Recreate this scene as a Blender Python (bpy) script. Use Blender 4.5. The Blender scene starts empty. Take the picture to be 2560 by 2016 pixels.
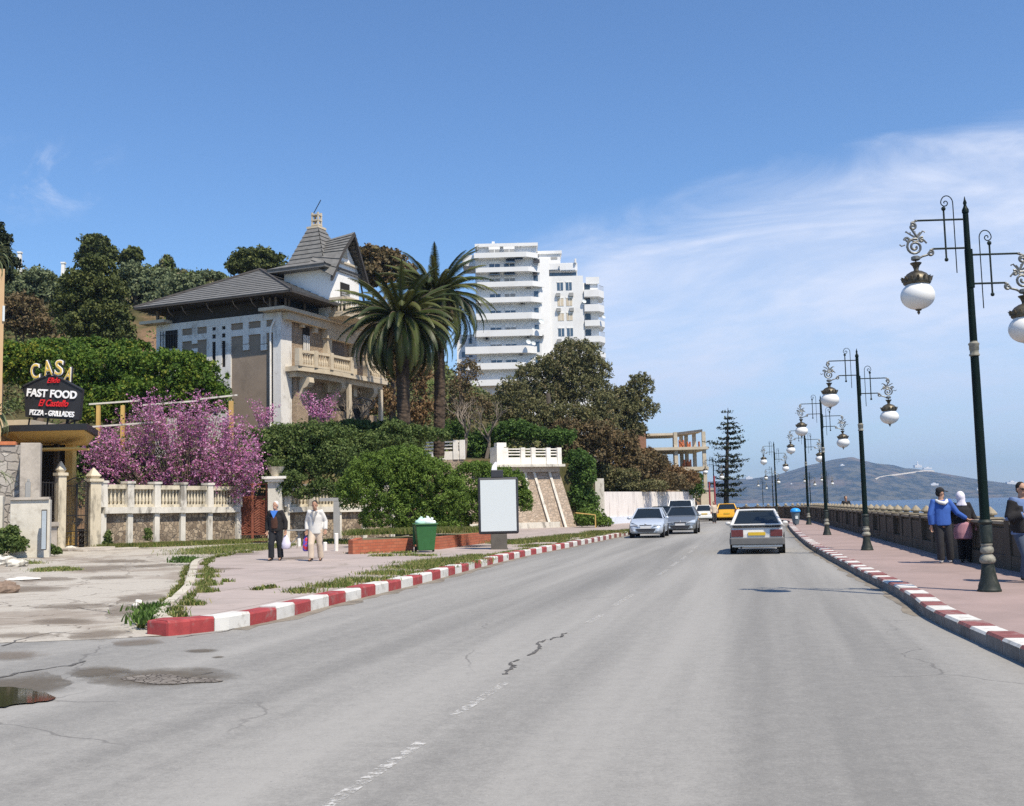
import bpy, math, random
import numpy as np
from mathutils import Vector, Matrix, Euler
S = bpy.context.scene
COL = S.collection
R = math.radians
random.seed(7)
F = 2700.0; PITCH = R(5.46); ROLL = R(1.3); CAMH = 1.7
# ---------- camera ----------
cd = bpy.data.cameras.new('camera'); cam = bpy.data.objects.new('camera', cd); COL.objects.link(cam)
cd.sensor_width = 36; cd.lens = 36*F/2560; cd.clip_end = 30000; cd.clip_start = .1
cam.location = (0, 0, CAMH)
CR = Matrix.Rotation(math.pi/2+PITCH, 3, 'X') @ Matrix.Rotation(-ROLL, 3, 'Z')
cam.rotation_euler = CR.to_euler()
S.camera = cam
def ray(px, py):
    return (CR @ Vector(((px-1280)/F, -(py-1008)/F, -1))).normalized()
def base_z(x): return 0.02*max(0.0, -x)
def G(px, py, dz=0.0, flat=False):
    """point of the (slightly cambered) ground that shows at a photo pixel"""
    d = ray(px, py); z = dz
    for _ in range(12):
        t = (z-CAMH)/d.z
        p = Vector((0, 0, CAMH))+d*t
        if flat: break
        z = base_z(p.x)+dz
    return p
def A(px, py, Y):
    d = ray(px, py); return Vector((0, 0, CAMH))+d*(Y/d.y)
def KX(px, py):
    d = ray(px, py); return d.x/d.y
# ---------- objects ----------
def tag(o, label=None, cat=None, group=None, kind=None):
    if label: o['label'] = label
    if cat: o['category'] = cat
    if group: o['group'] = group
    if kind: o['kind'] = kind
    return o
def thing(name, loc=(0, 0, 0), rz=0.0, label=None, cat=None, group=None):
    o = bpy.data.objects.new(name, None); o.empty_display_size = .2
    COL.objects.link(o); o.location = loc; o.rotation_euler = (0, 0, rz)
    return tag(o, label, cat, group)
def link(name, me, parent=None, loc=None):
    o = bpy.data.objects.new(name, me); COL.objects.link(o)
    if parent: o.parent = parent
    if loc is not None: o.location = loc
    return o
def copy_tree(o, parent=None):
    c = o.copy(); COL.objects.link(c); c.parent = parent
    for ch in list(o.children): copy_tree(ch, c)
    return c
class MB:
    def __init__(s, M=None): s.v = []; s.f = []; s.mi = []; s.m = 0; s.M = M or Matrix()
    def add(s, vs, fs):
        b = len(s.v); M = s.M
        s.v += [tuple(M @ Vector(p)) for p in vs]
        for f in fs: s.f.append(tuple(i+b for i in f)); s.mi.append(s.m)
        return s
    def box(s, x0, x1, y0, y1, z0, z1):
        vs = [(x, y, z) for z in (z0, z1) for y in (y0, y1) for x in (x0, x1)]
        return s.add(vs, [(0, 2, 3, 1), (4, 5, 7, 6), (0, 1, 5, 4), (2, 6, 7, 3), (0, 4, 6, 2), (1, 3, 7, 5)])
    def frus(s, c, a, b, h):
        """truncated box: half sizes a at bottom, b on top"""
        x, y, z = c
        vs = [(x+i*q[0], y+j*q[1], z+k) for k, q in ((0, a), (h, b)) for i, j in ((-1, -1), (1, -1), (1, 1), (-1, 1))]
        return s.add(vs, [(3, 2, 1, 0), (4, 5, 6, 7), (0, 1, 5, 4), (1, 2, 6, 5), (2, 3, 7, 6), (3, 0, 4, 7)])
    def quad(s, a, b, c, d): return s.add([a, b, c, d], [(0, 1, 2, 3)])
    def poly(s, pts): return s.add(pts, [tuple(range(len(pts)))])
    def slab(s, pts, h):
        """polygon in xyz extruded by vector h (numbers: z)"""
        h = Vector((0, 0, h)) if not hasattr(h, '__len__') else Vector(h)
        n = len(pts); lo = [Vector(p) for p in pts]; hi = [p+h for p in lo]
        fs = [tuple(range(n-1, -1, -1)), tuple(range(n, 2*n))]+[(i, (i+1) % n, n+(i+1) % n, n+i) for i in range(n)]
        return s.add(lo+hi, fs)
    def lathe(s, prof, c=(0, 0, 0), n=16, ax='z'):
        vs = []; fs = []
        for r, z in prof:
            for k in range(n):
                a = 2*math.pi*k/n; u, w = r*math.cos(a), r*math.sin(a)
                p = (u, w, z) if ax == 'z' else ((z, u, w) if ax == 'x' else (w, z, u))
                vs.append((c[0]+p[0], c[1]+p[1], c[2]+p[2]))
        m = len(prof)
        for i in range(m-1):
            for k in range(n):
                a, b = i*n+k, i*n+(k+1) % n; fs.append((a, b, b+n, a+n))
        fs.append(tuple(range(n-1, -1, -1))); fs.append(tuple(range((m-1)*n, m*n)))
        return s.add(vs, fs)
    def tube(s, pts, rad, n=8):
        pts = [Vector(p) for p in pts]; m = len(pts)
        rs = rad if hasattr(rad, '__len__') else [rad]*m
        vs = []; fs = []; up = None
        for i, p in enumerate(pts):
            t = (pts[min(i+1, m-1)]-pts[max(i-1, 0)])
            t = t.normalized() if t.length > 1e-9 else Vector((0, 0, 1))
            if up is None: up = Vector((1, 0, 0)) if abs(t.x) < .8 else Vector((0, 1, 0))
            x = (up-t*up.dot(t)).normalized(); y = t.cross(x); up = x
            r = rs[i]; r2 = r if hasattr(r, '__len__') else (r, r)
            for k in range(n):
                a = 2*math.pi*k/n; vs.append(p+x*(r2[0]*math.cos(a))+y*(r2[1]*math.sin(a)))
        for i in range(m-1):
            for k in range(n):
                a, b = i*n+k, i*n+(k+1) % n; fs.append((a, b, b+n, a+n))
        fs.append(tuple(range(n-1, -1, -1))); fs.append(tuple(range((m-1)*n, m*n)))
        return s.add(vs, fs)
    def ell(s, c, r, n=12, m=8):
        r = r if hasattr(r, '__len__') else (r, r, r)
        vs = [(c[0], c[1], c[2]-r[2])]; fs = []
        for i in range(1, m):
            ph = -math.pi/2+math.pi*i/m
            for k in range(n):
                a = 2*math.pi*k/n
                vs.append((c[0]+r[0]*math.cos(ph)*math.cos(a), c[1]+r[1]*math.cos(ph)*math.sin(a), c[2]+r[2]*math.sin(ph)))
        vs.append((c[0], c[1], c[2]+r[2])); T = len(vs)-1
        for k in range(n): fs.append((0, 1+(k+1) % n, 1+k)); fs.append((T, T-n+k, T-n+(k+1) % n))
        for i in range(m-2):
            for k in range(n):
                a, b = 1+i*n+k, 1+i*n+(k+1) % n; fs.append((a, b, b+n, a+n))
        return s.add(vs, fs)
    def grid(s, rows):
        n = len(rows[0]); vs = [p for r in rows for p in r]
        return s.add(vs, [(i*n+k, i*n+k+1, (i+1)*n+k+1, (i+1)*n+k) for i in range(len(rows)-1) for k in range(n-1)])
    def build(s, name, mats, parent=None, smooth=False, bevel=0, loc=None, fixn=False):
        me = bpy.data.meshes.new(name); me.from_pydata(s.v, [], s.f)
        mats = mats if isinstance(mats, (list, tuple)) else [mats]
        for m in mats: me.materials.append(m)
        if len(mats) > 1: me.polygons.foreach_set('material_index', s.mi)
        if fixn:
            import bmesh
            bm = bmesh.new(); bm.from_mesh(me); bmesh.ops.recalc_face_normals(bm, faces=bm.faces); bm.to_mesh(me); bm.free()
        if smooth:
            me.polygons.foreach_set('use_smooth', [True]*len(me.polygons))
            if smooth == 2:
                try: me.set_sharp_from_angle(angle=R(40))
                except Exception: pass
        me.update()
        o = link(name, me, parent, loc)
        if bevel:
            b = o.modifiers.new('bevel', 'BEVEL'); b.width = bevel; b.segments = 2; b.limit_method = 'ANGLE'
        return o
# ---------- node helpers ----------
class NT:
    def __init__(s, nt): s.nt = nt; nt.nodes.clear()
    def n(s, t, **k):
        nd = s.nt.nodes.new(t)
        for a, b in k.items():
            if a in nd.inputs.keys() if isinstance(a, str) else False: pass
            setattr(nd, a, b)
        return nd
    def l(s, a, b): s.nt.links.new(a, b)
    def setin(s, sock, v):
        if hasattr(v, 'bl_idname') or isinstance(v, bpy.types.NodeSocket): s.l(v, sock)
        else: sock.default_value = v
    def math(s, op, a, b=None, c=None, clamp=False):
        m = s.n('ShaderNodeMath', operation=op); m.use_clamp = clamp
        s.setin(m.inputs[0], a)
        if b is not None: s.setin(m.inputs[1], b)
        if c is not None: s.setin(m.inputs[2], c)
        return m.outputs[0]
    def sstep(s, x, lo, hi):
        m = s.n('ShaderNodeMapRange', interpolation_type='SMOOTHSTEP')
        s.setin(m.inputs[0], x); s.setin(m.inputs[1], lo); s.setin(m.inputs[2], hi)
        m.inputs[3].default_value = 0; m.inputs[4].default_value = 1
        return m.outputs[0]
    def mix(s, f, a, b, mode='MIX'):
        m = s.n('ShaderNodeMix', data_type='RGBA', blend_type=mode)
        s.setin(m.inputs[0], f)
        for i, v in ((6, a), (7, b)):
            if isinstance(v, (tuple, list)): v = tuple(v)+((1,) if len(v) == 3 else ())
            s.setin(m.inputs[i], v)
        return m.outputs[2]
    def noise(s, vec, scale, detail=4, rough=.55, dist=0):
        m = s.n('ShaderNodeTexNoise'); s.l(vec, m.inputs['Vector'])
        m.inputs['Scale'].default_value = scale; m.inputs['Detail'].default_value = detail
        m.inputs['Roughness'].default_value = rough; m.inputs['Distortion'].default_value = dist
        return m.outputs[0]
    def obj(s, scale=(1, 1, 1), rot=(0, 0, 0), loc=(0, 0, 0)):
        t = s.n('ShaderNodeTexCoord'); m = s.n('ShaderNodeMapping')
        s.l(t.outputs['Object'], m.inputs[0]); m.inputs['Scale'].default_value = scale
        m.inputs['Rotation'].default_value = rot; m.inputs['Location'].default_value = loc
        return m.outputs[0]
    def bsdf(s, color, rough=.8, metal=0, spec=.4, normal=None, **kw):
        b = s.n('ShaderNodeBsdfPrincipled'); o = s.n('ShaderNodeOutputMaterial')
        if isinstance(color, (tuple, list)): color = tuple(color)+((1,) if len(color) == 3 else ())
        s.setin(b.inputs['Base Color'], color); s.setin(b.inputs['Roughness'], rough)
        b.inputs['Metallic'].default_value = metal; b.inputs['Specular IOR Level'].default_value = spec
        for k, v in kw.items(): s.setin(b.inputs[k.replace('_', ' ')], v)
        if normal is not None: s.l(normal, b.inputs['Normal'])
        s.l(b.outputs[0], o.inputs[0]); return b
    def bump(s, h, strength=.3, dist=.02):
        b = s.n('ShaderNodeBump'); b.inputs['Strength'].default_value = strength; b.inputs['Distance'].default_value = dist
        s.l(h, b.inputs['Height']); return b.outputs[0]
def newmat(name):
    m = bpy.data.materials.new(name); m.use_nodes = True; return m, NT(m.node_tree)
def mul(c, k): return tuple(min(1, x*k) for x in c)
def pm(name, c, rough=.8, var=.15, scale=2.0, c2=None, stain=None, samt=.5, sscale=.7, stretch=(1, 1, 1), bump=.15, bscale=60, bd=.01, metal=0, spec=.4):
    """painted / stone surface: two noise octaves of colour, optional stains, fine bump"""
    m, t = newmat(name); v = t.obj(stretch)
    n1 = t.noise(v, scale, 5, .6); n2 = t.noise(v, scale*9, 3, .6)
    k = t.math('ADD', t.math('MULTIPLY', n1, .65), t.math('MULTIPLY', n2, .35))
    col = t.mix(t.sstep(k, .3, .7), mul(c, 1-var), c2 or mul(c, 1+var))
    if stain:
        n3 = t.noise(t.obj(stretch, loc=(5, 9, 3)), sscale, 6, .7, .3)
        col = t.mix(t.math('MULTIPLY', t.sstep(n3, .5, .68), samt), col, stain)
    nb = t.noise(t.obj(), bscale, 3, .6)
    t.bsdf(col, rough, metal, spec, t.bump(nb, bump, bd)); return m
def flat(name, c, rough=.6, metal=0, spec=.4, **kw):
    m, t = newmat(name); t.bsdf(c, rough, metal, spec, **kw); return m
# ---------- light and sky ----------
SUNV = Vector((.57*math.cos(R(56)), -.82*math.cos(R(56)), math.sin(R(56)))).normalized()
sl = bpy.data.lights.new('sun', 'SUN'); sl.energy = 4.3; sl.angle = R(.5); sl.color = (1, .9, .745)
so = bpy.data.objects.new('sun', sl); COL.objects.link(so); so.rotation_euler = SUNV.to_track_quat('Z', 'Y').to_euler(); so.location = (30, -40, 60)
W = bpy.data.worlds.new('World'); S.world = W; W.use_nodes = True
t = NT(W.node_tree)
sky = t.n('ShaderNodeTexSky', sky_type='NISHITA'); sky.sun_disc = False
sky.sun_elevation = R(56); sky.sun_rotation = math.atan2(.57, -.82); sky.air_density = 1.1; sky.dust_density = .25; sky.ozone_density = 2.2; sky.altitude = 100
tc = t.n('ShaderNodeTexCoord'); sp = t.n('ShaderNodeSeparateXYZ'); t.l(tc.outputs['Generated'], sp.inputs[0])
x, y, z = sp.outputs
zc = t.math('MAXIMUM', z, .02)
hx = t.math('DIVIDE', x, t.math('MAXIMUM', y, .05)); hz = t.math('DIVIDE', z, t.math('MAXIMUM', y, .05))
# cirrus sheet: streaks on a high plane, seen along its slope
cmb = t.n('ShaderNodeCombineXYZ')
rx = t.math('ADD', t.math('MULTIPLY', hx, .985), t.math('MULTIPLY', hz, .17))
rz = t.math('SUBTRACT', t.math('MULTIPLY', hz, .985), t.math('MULTIPLY', hx, .12))
t.l(t.math('MULTIPLY', rx, 1.0), cmb.inputs[0]); t.l(t.math('MULTIPLY', rz, 4.4), cmb.inputs[2]); t.l(y, cmb.inputs[1])
na = t.noise(cmb.outputs[0], 3.4, 8, .58, .9); nb = t.noise(cmb.outputs[0], 11, 6, .6, .5)
nn = t.math('ADD', t.math('MULTIPLY', na, .7), t.math('MULTIPLY', nb, .3))
# upper edge of the sheet climbs to the right
edge = t.math('ADD', .235, t.math('MULTIPLY', hx, .26))
e = t.math('ADD', t.math('SUBTRACT', edge, hz), t.math('MULTIPLY', t.math('SUBTRACT', na, .5), .12))
m1 = t.sstep(e, -.02, .05); m2 = t.sstep(t.math('ADD', hx, t.math('MULTIPLY', hz, -.3)), -.15, .03)
sheet = t.math('MULTIPLY', m1, m2)
cl = t.math('MULTIPLY', sheet, t.math('ADD', .42, t.math('MULTIPLY', t.sstep(nn, .33, .72), .5)))
low = t.math('MULTIPLY', t.sstep(hz, .16, .02), m2)
cl = t.math('MAXIMUM', cl, t.math('MULTIPLY', low, .42))
# thin in the low blue band near the horizon
cl = t.math('MULTIPLY', cl, t.math('ADD', .55, t.math('MULTIPLY', t.sstep(hz, .02, .11), .45)))
# a few small puffs on the left
cm2 = t.n('ShaderNodeCombineXYZ'); t.l(hx, cm2.inputs[0]); t.l(t.math('MULTIPLY', hz, 1.5), cm2.inputs[2])
npf = t.noise(cm2.outputs[0], 13, 6, .6, .4)
pz = t.math('MULTIPLY', t.math('MULTIPLY', t.sstep(hz, .27, .31), t.sstep(hz, .37, .33)), t.sstep(hx, -.35, -.42))
puff = t.math('MULTIPLY', t.math('MULTIPLY', pz, t.sstep(npf, .45, .72)), .55)
cl = t.math('MAXIMUM', cl, puff)
cc = t.mix(t.sstep(hz, .03, .2), (4.6, 5.2, 6.7), (5.9, 6.3, 7.4))
skyc = t.mix(1.0, sky.outputs[0], (.66, .87, 1.1), 'MULTIPLY')
skyc = t.mix(cl, skyc, cc)
bg = t.n('ShaderNodeBackground'); bg.inputs[1].default_value = .1
t.l(skyc, bg.inputs[0]); ow = t.n('ShaderNodeOutputWorld'); t.l(bg.outputs[0], ow.inputs[0])
S.view_settings.view_transform = 'Standard'; S.view_settings.look = 'None'; S.view_settings.exposure = .55; S.view_settings.gamma = 1
S.cycles.max_bounces = 6; S.cycles.transparent_max_bounces = 8; S.cycles.volume_bounces = 0
S.cycles.use_denoising = False; S.cycles.use_adaptive_sampling = False; S.cycles.sample_clamp_indirect = 4
M = {}
M['asphalt'] = None
def asphalt():
    m, t = newmat('asphalt'); v = t.obj()
    tr = t.n('ShaderNodeVectorRotate', rotation_type='Z_AXIS'); tcx = t.n('ShaderNodeTexCoord'); t.l(tcx.outputs['Object'], tr.inputs[0]); tr.inputs['Angle'].default_value = R(13)   # lanes run along the road
    ms = t.n('ShaderNodeMapping'); t.l(tr.outputs[0], ms.inputs[0]); ms.inputs['Scale'].default_value = (1, .035, 1); vs = ms.outputs[0]
    a = t.noise(vs, .75, 4, .55); b = t.noise(v, 6, 5, .65); c = t.noise(v, 28, 3, .75); d = t.noise(v, 120, 2, .7)
    k = t.math('ADD', t.math('ADD', t.math('MULTIPLY', a, .5), t.math('MULTIPLY', b, .14)), t.math('ADD', t.math('MULTIPLY', c, .2), t.math('MULTIPLY', d, .16)))
    col = t.mix(t.sstep(k, .37, .63), (.17, .166, .155), (.315, .306, .283))
    vr = t.n('ShaderNodeTexVoronoi', feature='DISTANCE_TO_EDGE'); vr.inputs['Scale'].default_value = .16
    w = t.n('ShaderNodeVectorMath', operation='ADD'); nz = t.n('ShaderNodeTexNoise'); t.l(v, nz.inputs[0]); nz.inputs['Scale'].default_value = .9; nz.inputs['Detail'].default_value = 6; t.l(v, w.inputs[0]); t.l(nz.outputs[1], w.inputs[1]); t.l(w.outputs[0], vr.inputs['Vector'])
    col = t.mix(t.math('MULTIPLY', t.math('MULTIPLY', t.sstep(vr.outputs['Distance'], .0035, .001), t.sstep(t.noise(v, .3, 2), .5, .6)), .55), col, (.1, .095, .09))
    sp = t.sstep(t.noise(v, 120, 1, .5), .70, .76); col = t.mix(t.math('MULTIPLY', sp, .5), col, (.5, .49, .46))
    dk = t.sstep(t.noise(t.obj(loc=(3, 1, 0)), 45, 1, .5), .74, .78); col = t.mix(t.math('MULTIPLY', dk, .6), col, (.09, .085, .085))
    t.bsdf(col, .82, 0, .35, t.bump(t.math('ADD', c, d), .35, .004)); return m
M['asphalt'] = asphalt()
def paving(name, c1, c2, joint, size=1.6, mort=.012, rot=0, dirt=(.2, .17, .13)):
    m, t = newmat(name); v = t.obj((1, 1, 1), (0, 0, rot))
    br = t.n('ShaderNodeTexBrick'); t.l(v, br.inputs[0]); br.offset = .0
    br.inputs['Scale'].default_value = 1; br.inputs['Mortar Size'].default_value = mort; br.inputs['Mortar Smooth'].default_value = .3
    br.inputs['Brick Width'].default_value = size; br.inputs['Row Height'].default_value = size
    br.inputs['Color1'].default_value = (*c1, 1); br.inputs['Color2'].default_value = (*c2, 1); br.inputs['Mortar'].default_value = (*joint, 1)
    n = t.noise(v, .7, 6, .65); n2 = t.noise(v, 25, 4, .6)
    col = t.mix(t.sstep(n, .3, .7), br.outputs[0], t.mix(1, br.outputs[0], (1.22, 1.2, 1.2), 'MULTIPLY'))
    col = t.mix(t.math('MULTIPLY', t.sstep(t.noise(t.obj((1, .4, 1), loc=(7, 2, 0)), 1.1, 7, .72, .6), .53, .68), .55), col, dirt)
    col = t.mix(t.math('MULTIPLY', t.sstep(n2, .55, .75), .25), col, dirt)
    t.bsdf(col, .88, 0, .3, t.bump(n2, .3, .008)); return m
M['pink'] = paving('pink_slabs', (.31, .265, .243), (.345, .295, .268), (.15, .13, .105), 1.9, .012, R(12))
M['pink2'] = paving('rose_walk', (.26, .2, .182), (.29, .222, .203), (.22, .165, .15), 2.4, .01, R(12), (.25, .19, .17))
def lane():
    m, t = newmat('worn_concrete'); v = t.obj((1, .75, 1), (0, 0, R(20))); u = t.obj()
    n = t.noise(v, .38, 7, .68, .5); n2 = t.noise(v, 1.5, 7, .7, .8); n3 = t.noise(u, 28, 4, .65)
    col = t.mix(t.sstep(n3, .3, .75), (.37, .34, .29), (.48, .45, .395))
    col = t.mix(t.math('MULTIPLY', t.sstep(n, .47, .62), .8), col, (.25, .21, .17))
    col = t.mix(t.math('MULTIPLY', t.sstep(n2, .56, .7), .6), col, (.22, .19, .16))
    vr = t.n('ShaderNodeTexVoronoi', feature='DISTANCE_TO_EDGE'); vr.inputs['Scale'].default_value = .42
    w = t.n('ShaderNodeVectorMath', operation='ADD'); nz = t.n('ShaderNodeTexNoise'); t.l(u, nz.inputs[0]); nz.inputs['Scale'].default_value = 1.6; nz.inputs['Detail'].default_value = 5
    t.l(u, w.inputs[0]); t.l(nz.outputs[1], w.inputs[1]); t.l(w.outputs[0], vr.inputs['Vector'])
    cr = t.sstep(vr.outputs['Distance'], .012, .003); col = t.mix(t.math('MULTIPLY', cr, .75), col, (.12, .1, .08))
    t.bsdf(col, .9, 0, .25, t.bump(t.math('ADD', n3, t.math('MULTIPLY', n2, 1.5)), .5, .02)); return m
M['lane'] = lane()
def stone(name, ca, cb, mortar, scale=3.2, rows=1.0, bump=.7):
    m, t = newmat(name); v = t.obj((1, 1, rows))
    nz = t.n('ShaderNodeTexNoise'); t.l(v, nz.inputs[0]); nz.inputs['Scale'].default_value = 2.5
    w = t.n('ShaderNodeVectorMath', operation='MULTIPLY_ADD'); t.l(nz.outputs[1], w.inputs[0]); w.inputs[1].default_value = (.22, .22, .22); t.l(v, w.inputs[2])
    vo = t.n('ShaderNodeTexVoronoi'); vo.inputs['Scale'].default_value = scale; t.l(w.outputs[0], vo.inputs['Vector'])
    ve = t.n('ShaderNodeTexVoronoi', feature='DISTANCE_TO_EDGE'); ve.inputs['Scale'].default_value = scale; t.l(w.outputs[0], ve.inputs['Vector'])
    g = t.n('ShaderNodeSeparateColor'); t.l(vo.outputs['Color'], g.inputs[0])
    col = t.mix(g.outputs[0], ca, cb); col = t.mix(t.math('MULTIPLY', t.noise(v, 14, 4), .4), col, mul(ca, .5))
    e = t.sstep(ve.outputs['Distance'], .015, .07)
    col = t.mix(e, mortar, col); h = t.math('ADD', e, t.math('MULTIPLY', t.noise(v, 20, 3), .4))
    t.bsdf(col, .92, 0, .2, t.bump(h, bump, .04)); return m
M['stone'] = stone('rubble_stone', (.16, .12, .085), (.52, .42, .3), (.15, .125, .1), 5.5)
M['stone_big'] = stone('battered_stone', (.36, .28, .21), (.52, .42, .33), (.3, .26, .21), 4.0, 1.5)
M['stone_grey'] = stone('grey_stone', (.34, .31, .28), (.55, .52, .47), (.22, .2, .18), 2.6)
M['cream'] = pm('cream_plaster', (.56, .5, .38), .85, .14, 1.5, stain=(.2, .18, .14), samt=.75, sscale=2.2, stretch=(1, 1, .5))
M['whitewash'] = pm('old_whitewash', (.6, .57, .5), .85, .14, 1.5, stain=(.17, .155, .13), samt=.85, sscale=2.4, stretch=(1, 1, .35))
M['parapet_white'] = pm('parapet_white', (.76, .73, .67), .85, .08, 1.5, stain=(.3, .27, .22), samt=.4, sscale=1.6)
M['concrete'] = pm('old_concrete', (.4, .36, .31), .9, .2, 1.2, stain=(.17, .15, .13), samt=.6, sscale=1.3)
M['plaster'] = pm('pocked_plaster', (.56, .53, .46), .9, .1, 3, stain=(.3, .26, .2), samt=.5, sscale=3)
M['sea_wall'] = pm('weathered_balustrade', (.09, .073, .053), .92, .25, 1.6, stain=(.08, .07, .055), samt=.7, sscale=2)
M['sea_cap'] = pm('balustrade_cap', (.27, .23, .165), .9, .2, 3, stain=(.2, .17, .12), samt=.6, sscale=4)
M['kerb_red'] = pm('kerb_red', (.31, .045, .045), .7, .2, 5, stain=(.27, .19, .17), samt=.6, sscale=4)
M['kerb_white'] = pm('kerb_white', (.62, .61, .57), .75, .07, 5, stain=(.34, .31, .27), samt=.7, sscale=4)
M['kerb_red_worn'] = pm('kerb_red_worn', (.22, .075, .07), .8, .25, 6, stain=(.3, .24, .22), samt=.75, sscale=4)
M['kerb_face_shade'] = pm('kerb_face_shade', (.2, .18, .165), .9, .3, 2, stain=(.08, .07, .06), samt=.6, sscale=2)  # unlit road side of the right kerb: shade put into a darker colour
M['curb_old'] = pm('old_kerb', (.5, .46, .38), .9, .2, 3, stain=(.2, .17, .12), samt=.7, sscale=2)
M['paint'] = None
def roadpaint():
    m, t = newmat('worn_line_paint'); v = t.obj()
    n = t.noise(v, 14, 7, .8); b = t.bsdf((.6, .59, .56), .8); t.setin(b.inputs['Alpha'], t.math('MULTIPLY', t.sstep(n, .45, .62), .85)); return m
M['paint'] = roadpaint()
M['dark_gap'] = flat('crack_dark', (.1, .095, .09), .95)
M['gutter'] = pm('gutter_dirt', (.2, .175, .14), .95, .3, 2.2, stain=(.1, .09, .075), samt=.6)
M['earth'] = pm('earth', (.2, .15, .1), .95, .3, 1.5, c2=(.13, .14, .06), stain=(.07, .09, .035), samt=.8, sscale=2)
def stainm(name, c, c2, sc=2.0, amt=.5):
    m, t = newmat(name); tcx = t.n('ShaderNodeTexCoord'); vm = t.n('ShaderNodeVectorMath', operation='MULTIPLY_ADD'); t.l(tcx.outputs['Generated'], vm.inputs[0]); vm.inputs[1].default_value = (2, 2, 0); vm.inputs[2].default_value = (-1, -1, 0)
    ln = t.n('ShaderNodeVectorMath', operation='LENGTH'); t.l(vm.outputs[0], ln.inputs[0]); v = t.obj()
    n = t.noise(v, sc, 6, .7); n2 = t.noise(v, 18, 4, .6); d = t.math('ADD', ln.outputs['Value'], t.math('MULTIPLY', t.math('SUBTRACT', n, .5), 1.5))
    a = t.math('MULTIPLY', t.sstep(d, 1.0, .25), amt); b = t.bsdf(t.mix(n2, c, c2), .9, 0, .2); t.setin(b.inputs['Alpha'], a); return m
M['stainmat0'] = pm('damp_stain', (.2, .175, .15), .9, .25, 4, c2=(.3, .28, .25), stain=(.14, .12, .1), samt=.6)
M['rubble'] = stone('broken_paving', (.17, .15, .13), (.27, .245, .215), (.1, .085, .07), 13, 1, .9)
M['stainmat'] = stainm('brown_stain', (.13, .1, .075), (.24, .2, .16))
M['dampmat'] = stainm('damp_stain', (.09, .08, .065), (.18, .155, .125), 1.3, .75)
M['water'] = flat('puddle_water', (.04, .04, .022), .05, 0, .3)
def hillmat():
    m, t = newmat('hillside'); v = t.obj((1, 1, .6))
    n = t.noise(v, .05, 6, .65, .4); n2 = t.noise(v, .5, 6, .7); n3 = t.noise(v, 3, 4, .6)
    g = t.mix(t.sstep(n2, .35, .65), (.05, .05, .02), (.1, .085, .04)); b = t.mix(n3, (.17, .105, .06), (.28, .18, .11))
    col = t.mix(t.sstep(n, .5, .6), g, b); t.bsdf(col, .95, 0, .15, t.bump(n3, .8, .3)); return m
M['hill'] = hillmat()
def capemat():
    m, t = newmat('far_hills'); v = t.obj()
    n = t.noise(v, .004, 7, .62, .3); n2 = t.noise(v, .02, 6, .65); 
    col = t.mix(t.sstep(n2, .42, .6), (.006, .018, .012), (.09, .085, .05)); col = t.mix(t.math('MULTIPLY', t.sstep(n, .54, .62), .5), col, (.2, .14, .09))
    t.bsdf(col, .95, 0, .1); return m
M['cape'] = capemat()
def seamat():
    m, t = newmat('sea_water'); v = t.obj((1, .25, 1)); n = t.noise(v, .05, 6, .7); n2 = t.noise(t.obj((.15, 1, 1)), .004, 3)
    col = t.mix(t.sstep(n2, .4, .65), (.015, .05, .1), (.03, .085, .15))
    t.bsdf(col, .35, 0, .5, t.bump(n, .6, 2.0)); return m
M['sea'] = seamat()
M['iron'] = pm('black_iron', (.03, .028, .027), .5, .3, 8, stain=(.1, .05, .03), samt=.4, metal=.3)
M['rust'] = pm('brown_gate', (.22, .07, .04), .7, .3, 6, stain=(.1, .035, .02), samt=.5, sscale=5)
M['green_pole'] = pm('green_pole', (.002, .009, .007), .5, .3, 3, metal=.0, bump=.05, spec=.15)
M['pole_foot'] = pm('lamp_foot_green', (.013, .02, .017), .6, .3, 6, stain=(.12, .12, .1), samt=.4, sscale=6)
M['pole_trim'] = pm('pole_trim', (.24, .23, .19), .6, .3, 14, stain=(.05, .07, .05), samt=.6, sscale=9)
M['scroll'] = pm('silver_scroll', (.16, .165, .16), .5, .25, 12, stain=(.08, .1, .09), samt=.5, sscale=12, metal=.5)
M['lamp_cap'] = pm('lamp_cap', (.05, .045, .035), .45, .5, 9, c2=(.16, .14, .1), metal=.5)
M['globe'] = None
def globemat():
    m, t = newmat('opal_globe'); t.bsdf((.74, .74, .72), .28, 0, .5, Subsurface_Weight=.0); return m
M['globe'] = globemat()
M['bark'] = pm('bark', (.12, .09, .065), .95, .3, 4, bump=.6, bscale=25, bd=.03, stretch=(1, 1, .4))
M['bark_dark'] = pm('dark_bark', (.055, .045, .035), .95, .3, 4, bump=.6, bscale=25, bd=.03)
M['palm_trunk'] = None
def palmtrunk():
    m, t = newmat('palm_trunk'); v = t.obj((1, 1, 1)); vo = t.n('ShaderNodeTexVoronoi'); vo.inputs['Scale'].default_value = 4; t.l(t.obj((1, 1, 1.4)), vo.inputs['Vector'])
    n = t.noise(v, 6, 4); col = t.mix(vo.outputs['Distance'], (.1, .07, .05), (.035, .025, .018)); col = t.mix(t.math('MULTIPLY', n, .4), col, (.1, .08, .06))
    t.bsdf(col, .95, 0, .15, t.bump(t.math('SUBTRACT', 1, vo.outputs['Distance']), .9, .08)); return m
M['palm_trunk'] = palmtrunk()
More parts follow.
